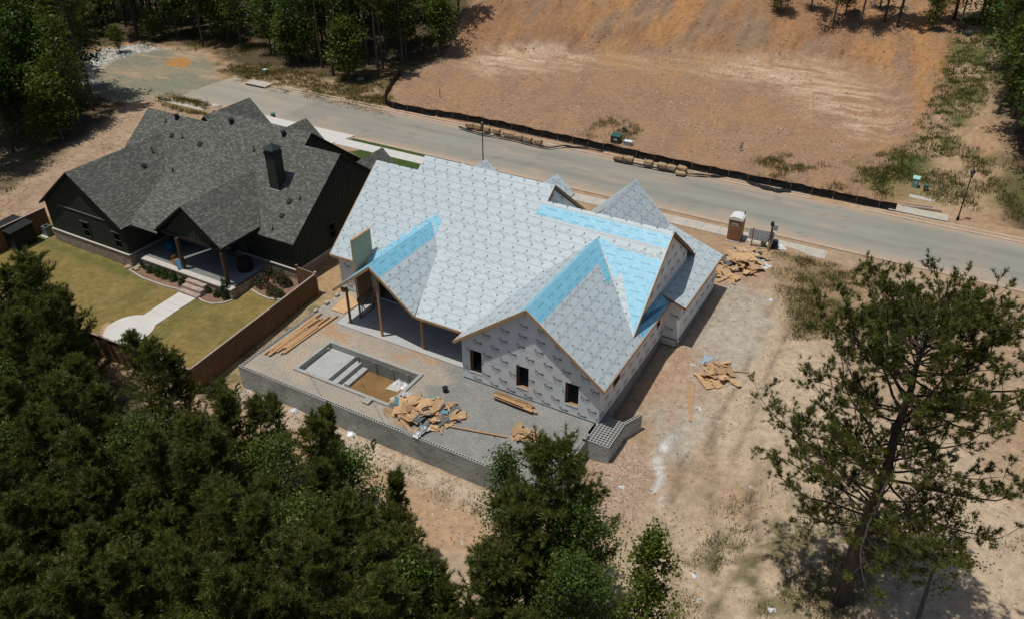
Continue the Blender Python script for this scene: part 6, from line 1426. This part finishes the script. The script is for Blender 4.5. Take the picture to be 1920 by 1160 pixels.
# --- the big pine at the right
p = at(1572, 1135, z=-2.0)
def bigpine():
    rs = np.random.default_rng(900); Ht = 17.4; tb = MB(); N = 14; off = np.cumsum(rs.normal(size=(N+1, 2))*.09, 0); off -= off[0]; off[:, 0] -= np.linspace(0, off[-1, 0], N+1); off[:, 1] -= np.linspace(0, off[-1, 1], N+1)
    cx = lambda z: np.array([np.interp(z, np.linspace(0, Ht, N+1), off[:, 0]), np.interp(z, np.linspace(0, Ht, N+1), off[:, 1]), z])
    zs = np.linspace(-.3, Ht-.3, 18); tb.tube([tuple(cx(max(z, 0))*[1,1,0]+[0,0,z]) for z in zs], [.34*(1-max(z, 0)/Ht)**.75+.03 for z in zs], 12)
    P = []; D = []; br = []
    z = 4.6
    while z < Ht-.2:
        t = (z-4.6)/(Ht-4.6); R_ = (3.3+3.9*math.sin(min(1, t*1.15+.05)*math.pi*.62))*(1-max(0, t-.62)*1.75) ; 
        for k in range(rs.integers(2, 4) if t < .8 else 4):
            a = rs.random()*6.283; L = max(.7, R_*rs.uniform(.55, 1.1)); d = norm(np.array([math.cos(a), math.sin(a), .02+.5*t**2])); p_ = cx(z); pts = [p_]; m = max(4, int(L/.5))
            for i in range(m): d = norm(d+np.array([0, 0, .05])+rs.normal(size=3)*np.array([.17, .17, .13])); p_ = p_+d*L/m; pts.append(p_)
            rb = .016+L*.008; tb.tube([tuple(q) for q in pts], [rb*(1-i/(m+.6))+.006 for i in range(m+1)], 5, cap=False)
            for i in range(2, m+1):
                f_ = i/m
                if f_ < .22 and L > 2: continue
                for s in range(rs.integers(1, 4)):
                    dd = norm(pts[i]-pts[i-1]); sd = norm(np.cross(dd, [0, 0, 1])*rs.choice([-1, 1])*rs.uniform(.4, 1.2)+dd*rs.uniform(.1, 1)+rs.normal(size=3)*.25+[0, 0, .15]); sl = rs.uniform(.4, 1.35)*(1.15-.45*f_)
                    e = pts[i]+sd*sl+np.array([0, 0, sl*.12]); tb.tube([tuple(pts[i]), tuple(pts[i]+sd*sl*.55), tuple(e)], [.014, .01, .005], 4, cap=False)
                    for q in range(rs.integers(5, 10)):
                        u = norm(sd+unit(rs, 1)[0]*1.0+[0, 0, .35]); s2 = rs.uniform(.08, .42); P.append(e+u*s2-sd*rs.uniform(0, sl*.55)); D.append(norm(u+[0, 0, .45]))
        z += .40*rs.uniform(.6, 1.3)*(1 if t < .75 else .6)
    V, C = tufts(rs, np.array(P), np.array(D), .185, 26, .0145, NEEDLE*[1.0,.98,.95], sp=1.1)
    root = empty('pine_tree'); t_ = tb.build('trunk', M_BARK); t_.parent = root; c_ = tri_object('crown', V, C, M_NEED); c_.parent = root; return root
o = bigpine(); o.location = (p.x, p.y, gz(p.x, p.y)-.1); used.add(o.name); tag(o, 'tall open crowned pine with a thick trunk filling the right side', 'pine tree')
def limb(px, py, label):
    p = at(px, py, z=-2.2); r = broad(411, 7.2, 2.1, size=.17, per=7, npt=150, cols=[(.055,.075,.014),(.075,.095,.018),(.04,.055,.012)], spread=.3, trunk_r=.13); o = plant(r, p.x, p.y, label, 'leafy tree', z=gz(p.x, p.y), rz=.8); o.rotation_euler = (R(-30), R(14), .4); return o
limb(1712, 1185, 'thin leafy tree leaning in at the lower right corner')
# --- woods behind: tall pines and hardwoods
TP = [pine(500+k, h_, 3.3, z0f=.48, side=3, nb=9, ln=.42, w=.045, shape=.5, gap=.65, jit=.35, trunk_r=.2, bare=.12) for k, h_ in enumerate((17.5,19.5,15.5))]
TB = [broad(600+k, h_, r, z0f=.22, size=.36, per=9, npt=330, spread=.5, trunk_r=.16, cols=np.array(c_)*.72) for k, (h_, r, c_) in enumerate(((14.5,3.1,GREENS),(12.5,3.0,[(.04,.085,.025),(.05,.10,.03),(.03,.065,.018)]),(16,3.4,[(.026,.052,.014),(.036,.068,.016)]),(8.0,2.5,[(.06,.09,.02),(.08,.115,.026),(.045,.075,.018)])))]
def woods(region, sp, seed, words, wb=.55, mg=40, small=.22, maxn=90):
    rw = random.Random(seed); n = 0
    pts = [q for q in scatter(region, sp, seed, 4000) if seen(q[0], q[1], 17, 3, mg)]
    pts.sort(key=lambda q: q[0]**2+q[1]**2)
    for x, y in pts[:maxn]:
        t = rw.random()
        if t < small: plant(TB[3], x, y, 'low bright leafy tree '+words, 'leafy tree', 'low leafy trees '+words, rw.uniform(.6, 1.1))
        elif t < wb: plant(rw.choice(TB[:3]), x, y, 'dense green leafy tree '+words, 'leafy tree', 'leafy trees '+words, rw.uniform(.85, 1.15))
        else: plant(rw.choice(TP), x, y, 'tall bare trunked pine '+words, 'pine tree', 'tall pines '+words, rw.uniform(.85, 1.15))
P_ = lambda L, z=0: [tuple(at(x, y, z=z)[:2]) for x, y in L]
woods(P_([(430,88),(520,118),(640,150),(700,152),(835,105),(905,50),(960,-20),(900,-90),(600,-130),(300,-120),(380,20)]), 2.7, 1, 'in the woods behind the road at the upper left', .7, maxn=150)
woods(P_([(150,88),(210,76),(320,80),(400,92),(400,0),(300,-110),(-200,-90),(-200,60),(60,85)]), 2.9, 2, 'in the woods beyond the gravel turning circle', .7, maxn=100)
woods(P_([(0,318),(90,268),(165,232),(190,195),(118,150),(120,120),(60,85),(-250,60),(-400,330)]), 2.5, 3, 'in the dark woods left of the turning circle', .75, maxn=110)
woods(P_([(1862,215),(1905,285),(1960,330),(2200,300),(2100,0),(1900,-40),(1850,40),(1870,120)], 2), 2.8, 4, 'on the slope at the upper right', .75, maxn=60)
woods([(-30,130),(-24,126.5),(-20,126),(-12,126),(-6,127),(4,128),(10,145),(-34,145)], 2.8, 5, 'along the top of the bank', .8, maxn=60, mg=20, small=.35)
# --- a few named trees at the edges of the woods
for k, (px, py, pr, s_, lb) in enumerate(((118,262,TB[3],.9,'small yellow green tree catching the sun below the dark left woods'),(225,100,TB[3],.5,'low bush by the pale rock spill'),(1872,215,TP[0],1.0,'leaning bare pine nearest the green strip'),(655,150,TB[3],1.0,'bright green tree at the front of the woods near the fence end'),(560,120,TB[1],.9,'full green tree at the front of the woods over the verge'),(1462,26,TB[3],.8,'leftmost low leafy tree on the top edge of the bank'),(1520,20,TB[1],.8,'broad dark tree on the top edge of the bank'),(1585,28,TB[3],.8,'low leafy tree midway along the top edge of the bank'),(1650,14,TB[3],.9,'rightmost low leafy tree on the top edge of the bank'))):
    p = atg(px, py); plant(pr, p.x, p.y, lb, 'tree', s=s_)
# --- small weeds, grass tufts, bushes: too many to count
def scatter_mask(n, box, f_, seed):
    rs = np.random.default_rng(seed); X = rs.uniform(box[0], box[1], n); Y = rs.uniform(box[2], box[3], n); k = rs.random(n) < f_(X, Y); return X[k], Y[k], rs
def grass(name, X, Y, rs, h_, nb, cols, label, w=.012, spread=.12):
    Z = terr(X, Y); P = np.stack([X, Y, Z], 1); n = len(P)*nb; c = np.repeat(P, nb, 0); c[:, :2] += rs.normal(size=(n, 2))*spread; d = np.stack([rs.normal(size=n)*.45, rs.normal(size=n)*.45, np.ones(n)], 1); d /= np.linalg.norm(d, axis=1, keepdims=True)
    L = h_*rs.uniform(.4, 1.2, (n, 1)); s = np.stack([rs.normal(size=n), rs.normal(size=n), np.zeros(n)], 1); s /= np.linalg.norm(s, axis=1, keepdims=True)
    V = np.stack([c-s*w-[0,0,.02], c+s*w-[0,0,.02], c+d*L], 1).reshape(-1, 3); cols = np.array(cols); k = rs.integers(0, len(cols), len(P)); C = np.repeat(cols[k], nb, 0)*rs.uniform(.7, 1.3, (n, 1))
    o = tri_object(name, V, C, M_LEAF); tag(o, label, 'grass', kind='stuff'); return o
def fmask(polys, lo=.4, hi=.6, sc=2., seed=5, soft=1.):
    def f_(X, Y):
        w = np.zeros(len(X))
        for p_ in polys: w = np.maximum(w, 1-ss(-soft, soft, sdf(p_, X, Y)))
        return w*ss(lo, hi, fbm(X/sc, Y/sc, seed))
    return f_
GW = [(.14,.135,.045),(.18,.15,.06),(.10,.11,.034),(.24,.185,.09)]; GG = [(.09,.12,.03),(.11,.14,.036),(.14,.155,.045)]
V1 = poly([(400,120),(520,130),(740,150),(725,215),(640,198),(430,150)])
X, Y, rs = scatter_mask(9000, (-90,-58,72,92), fmask([V1], .3, .6, 2), 1); grass('verge_grass', X, Y, rs, .4, 9, GW, 'rough grass on the verge below the woods', .03, .2)
V2 = [poly([(1790,60),(1870,60),(1850,180),(1790,260),(1700,300),(1660,330),(1640,300),(1730,230),(1770,140)], 2.), poly([(1560,300),(1700,285),(1920,330),(1920,420),(1800,385),(1640,370)]), poly([(1420,290),(1560,300),(1640,330),(1640,375),(1500,350),(1400,320)])]
X, Y, rs = scatter_mask(20000, (-24,14,76,135), fmask(V2[:1], .2, .42, 3, 6), 2); grass('bank_grass', X, Y, rs, .34, 12, GG+GW[:1], 'green grass strip climbing the right of the bare lot', .035, .22)
X, Y, rs = scatter_mask(12000, (-24,14,76,100), fmask(V2[1:], .45, .62, 2.2, 8), 3); grass('lot_weeds', X, Y, rs, .45, 9, GW+GG, 'patchy weeds at the lower right of the bare lot', .03, .25)
V3 = poly([(1090,250),(1130,225),(1160,218),(1200,245),(1185,262),(1150,270),(1110,268)])
X, Y, rs = scatter_mask(2500, (-45,-25,76,90), fmask([V3], .3, .5, 1.5, 9), 4); grass('box_weeds', X, Y, rs, .45, 9, GG+GW, 'weeds round the dark transformer box', .03, .22)
V4 = [(-10.6,63.4),(-2,63.4),(-2,55),(-6.5,52),(-8,56)]
X, Y, rs = scatter_mask(7000, (-12,0,50,64), fmask([V4], .42, .62, 1.2, 10), 5); grass('corner_weeds', X, Y, rs, .28, 8, GW, 'dry weeds between the sidewalk and the haul track', .022, .2)
V5 = poly([(1360,960),(1500,930),(1720,1050),(1600,1170),(1240,1170),(1300,1050)], -2); V6 = poly([(1800,940),(1920,900),(1920,1040),(1840,1030)], -2)
X, Y, rs = scatter_mask(12000, (-10,12,16,40), fmask([V5,V6], .42, .58, 1.4, 11), 6); grass('pine_weeds', X, Y, rs, .35, 9, GG+GW, 'green weeds round the foot of the big pine', .018, .18)
V7 = [(-38.3,29.2),(-15,29.2),(-15,27.6),(-38.3,27.2),(-41,27.4),(-40.6,38),(-38.8,38)]
X, Y, rs = scatter_mask(6000, (-42,-14,26,39), fmask([V7], .52, .66, 1.0, 12, .3), 7); grass('wall_weeds', X, Y, rs, .25, 8, GG+GW, 'small weeds along the foot of the block wall', .018, .15)
X, Y, rs = scatter_mask(14000, (-120,-70,38,100), fmask([poly([(0,345),(120,262),(200,215),(110,160),(150,90),(400,95),(440,150),(560,130),(430,60),(-300,40),(-300,400)])], .5, .62, 2.5, 13, 1.5), 8); grass('woodland_weeds', X, Y, rs, .5, 8, GG+GW, 'undergrowth under the upper left woods', .04, .3)
X, Y, rs = scatter_mask(1500, (-90,-76,62,68), fmask([poly([(290,190),(310,176),(400,193),(387,206),(330,192)]), poly([(300,197),(370,212),(410,222),(340,210)])], .2, .4, 2, 14, .2), 9); grass('island_grass', X, Y, rs, .5, 9, [(.20,.15,.05),(.14,.13,.045)], 'dry grass round the pale walk behind the grey roof', .03, .2)
# stones lying on the bare ground
def stones(name, X, Y, rs, s0, s1, cols, label, zo=0, zf=None):
    n = len(X); Z = (terr(X, Y) if zf is None else zf(X, Y)); s = rs.uniform(s0, s1, n)**1.0*rs.choice([.6, 1, 1, 1.7], n)
    base = np.array([(1,0,0),(0,1,0),(-1,0,0),(0,-1,0),(0,0,.7)]); tri = [(0,1,4),(1,2,4),(2,3,4),(3,0,4)]
    a = rs.random(n)*6.28; ca, sa = np.cos(a), np.sin(a); q = base[None]*(s[:, None, None])*rs.uniform(.6, 1.3, (n, 5, 1))
    V = np.stack([q[..., 0]*ca[:, None]-q[..., 1]*sa[:, None]+X[:, None], q[..., 0]*sa[:, None]+q[..., 1]*ca[:, None]+Y[:, None], q[..., 2]+Z[:, None]+zo], 2)
    V = np.concatenate([V[:, list(t)] for t in tri], 1).reshape(-1, 3); cols = np.array(cols); C = np.repeat(cols[rs.integers(0, len(cols), n)]*rs.uniform(.7, 1.25, (n, 1)), 4, 0)
    o = tri_object(name, V, C, M_STN); tag(o, label, 'stones', kind='stuff'); return o
M_STN = colattr('stone', bump=0, scale=3)
EC = [(.42,.31,.22),(.34,.23,.155),(.25,.18,.13),(.50,.40,.31),(.38,.25,.16)]
bank = poly([(735,215),(745,160),(860,95),(985,-60),(1500,-90),(1800,-30),(1770,200),(1690,300),(1690,396),(1200,300)])
X, Y, rs = scatter_mask(60000, (-72,5,76,145), lambda X, Y: (1-ss(-.5,.5,sdf(bank, X, Y)))*(.25+.75*ss(.4,.6,fbm(X/4,Y/4,81))), 11)
stones('lot_stones', X, Y, rs, .03, .10, EC, 'scattered stones over the bare lot and its bank')
near = [(-14.4,26),(12,20),(12,63),(-13,63),(-12.6,48),(-13.9,47),(-14.4,38)]
X, Y, rs = scatter_mask(45000, (-15,12,20,64), lambda X, Y: (1-ss(-.3,.3,sdf(near, X, Y)))*(.12+.88*ss(.48,.66,fbm(X/2.2,Y/2.2,82))), 12)
stones('yard_stones', X, Y, rs, .015, .055, EC, 'small stones over the dirt east of the wrapped house')
pk = [(-14.3,34.4),(-12.4,37.2),(-10.6,35.6),(-10.0,31),(-13,30.2),(-14.6,31.5)]
X, Y, rs = scatter_mask(9000, (-15,-9,29.5,38), lambda X, Y: 1-ss(-.5,.6,sdf(pk, X, Y)), 13); stones('pink_rubble', X, Y, rs, .02, .055, [(.44,.31,.23),(.38,.25,.18),(.50,.38,.30),(.54,.48,.42)], 'pink rubble heap beside the block pier')
X, Y, rs = scatter_mask(14000, (-41,-10,24,30), lambda X, Y: (1-ss(-.3,.3,sdf([(-41,29.5),(-14.8,29.6),(-11,29.8),(-11,25),(-41,25)], X, Y)))*(.2+.8*ss(.45,.6,fbm(X,Y,83))), 14); stones('wall_stones', X, Y, rs, .02, .06, EC+[(.6,.58,.53)], 'stones and spilled mortar below the long wall')
X, Y, rs = scatter_mask(9000, (-38.2,-14.9,30,37), lambda X, Y: (1-ss(-.1,.1,sdf([(-38.2,30),(-14.9,30),(-14.9,36.2),(-24.6,36.2),(-24.6,37),(-38.2,37)], X, Y)))*(sdf([(PX0,PY0),(PX1,PY0),(PX1,PY1),(PX0,PY1)], X, Y) > .05), 15); stones('pad_gravel_stones', X, Y, rs, .008, .03, [(.40,.39,.36),(.30,.30,.28),(.52,.49,.44),(.48,.34,.22)], 'loose gravel on the pool terrace', zo=-.03, zf=lambda X, Y: (fbm(X/1.1,Y/1.1,75)-.5)*.07)
X, Y, rs = scatter_mask(5000, (-112,-90,62,84), lambda X, Y: 1-ss(-.4,.5,sdf(poly([(133,130),(160,108),(200,92),(265,84),(310,92),(260,100),(215,112),(170,140),(180,160),(150,160)]), X, Y)), 16); stones('rock_spill', X, Y, rs, .06, .28, [(.62,.62,.58),(.5,.5,.47),(.3,.34,.34)], 'pale broken rock along the edge of the turning circle')

for o in [o for o in S.objects if o.parent is None and o.type == 'EMPTY' and 'label' not in o]:
    for c in list(o.children): bpy.data.objects.remove(c)
    bpy.data.objects.remove(o)

# twigs and sticks strewn over the dirt
def twigs(name, X, Y, rs, l0, l1, w, cols, label, zo=.02):
    n = len(X); Z = terr(X, Y)+zo; L = rs.uniform(l0, l1, n); V = []; C = []
    a = rs.random(n)*6.28; mid = rs.normal(size=n)*.12*L
    for (f0, f1) in ((0, .5), (.5, 1)):
        def pt(f_):
            o_ = mid*(1-abs(2*f_-1)); x = X+np.cos(a)*L*f_-np.sin(a)*o_; y = Y+np.sin(a)*L*f_+np.cos(a)*o_; return x, y
        x0, y0 = pt(f0); x1, y1 = pt(f1); nx_, ny_ = -np.sin(a)*w, np.cos(a)*w; z0 = terr(x0, y0)+zo; z1 = terr(x1, y1)+zo
        V.append(np.stack([np.stack([x0-nx_, y0-ny_, z0], 1), np.stack([x1-nx_, y1-ny_, z1], 1), np.stack([x1+nx_, y1+ny_, z1+w], 1), np.stack([x0+nx_, y0+ny_, z0+w], 1)], 1).reshape(-1, 3))
        cols_ = np.array(cols); C.append(cols_[rs.integers(0, len(cols), n)])
    o = tri_object(name, np.concatenate(V), np.concatenate(C), M_STN, 4); tag(o, label, 'twigs', kind='stuff')
X, Y, rs = scatter_mask(3800, (-13,12,20,62), lambda X, Y: (1-ss(-.3,.3,sdf(near, X, Y)))*(.15+.85*ss(.45,.62,fbm(X/2.5,Y/2.5,91))), 21)
twigs('yard_twigs', X, Y, rs, .1, .5, .006, [(.20,.15,.10),(.26,.20,.14),(.15,.11,.08)], 'dark twigs and roots strewn over the dirt east of the house')
X, Y, rs = scatter_mask(2500, (-70,-6,76.8,100), lambda X, Y: ss(.5,.66,fbm(X/3,Y/3,92)), 22)
twigs('lot_twigs', X, Y, rs, .2, .7, .010, [(.2,.14,.09),(.25,.17,.11)], 'thin sticks over the bare lot')
X, Y, rs = scatter_mask(2600, (-86,-70,28,66), lambda X, Y: ss(.4,.6,fbm(X/2,Y/2,93)), 23)
twigs('path_twigs', X, Y, rs, .2, .7, .012, [(.18,.12,.08),(.13,.09,.06)], 'forest litter on the dirt path west of the grey house')
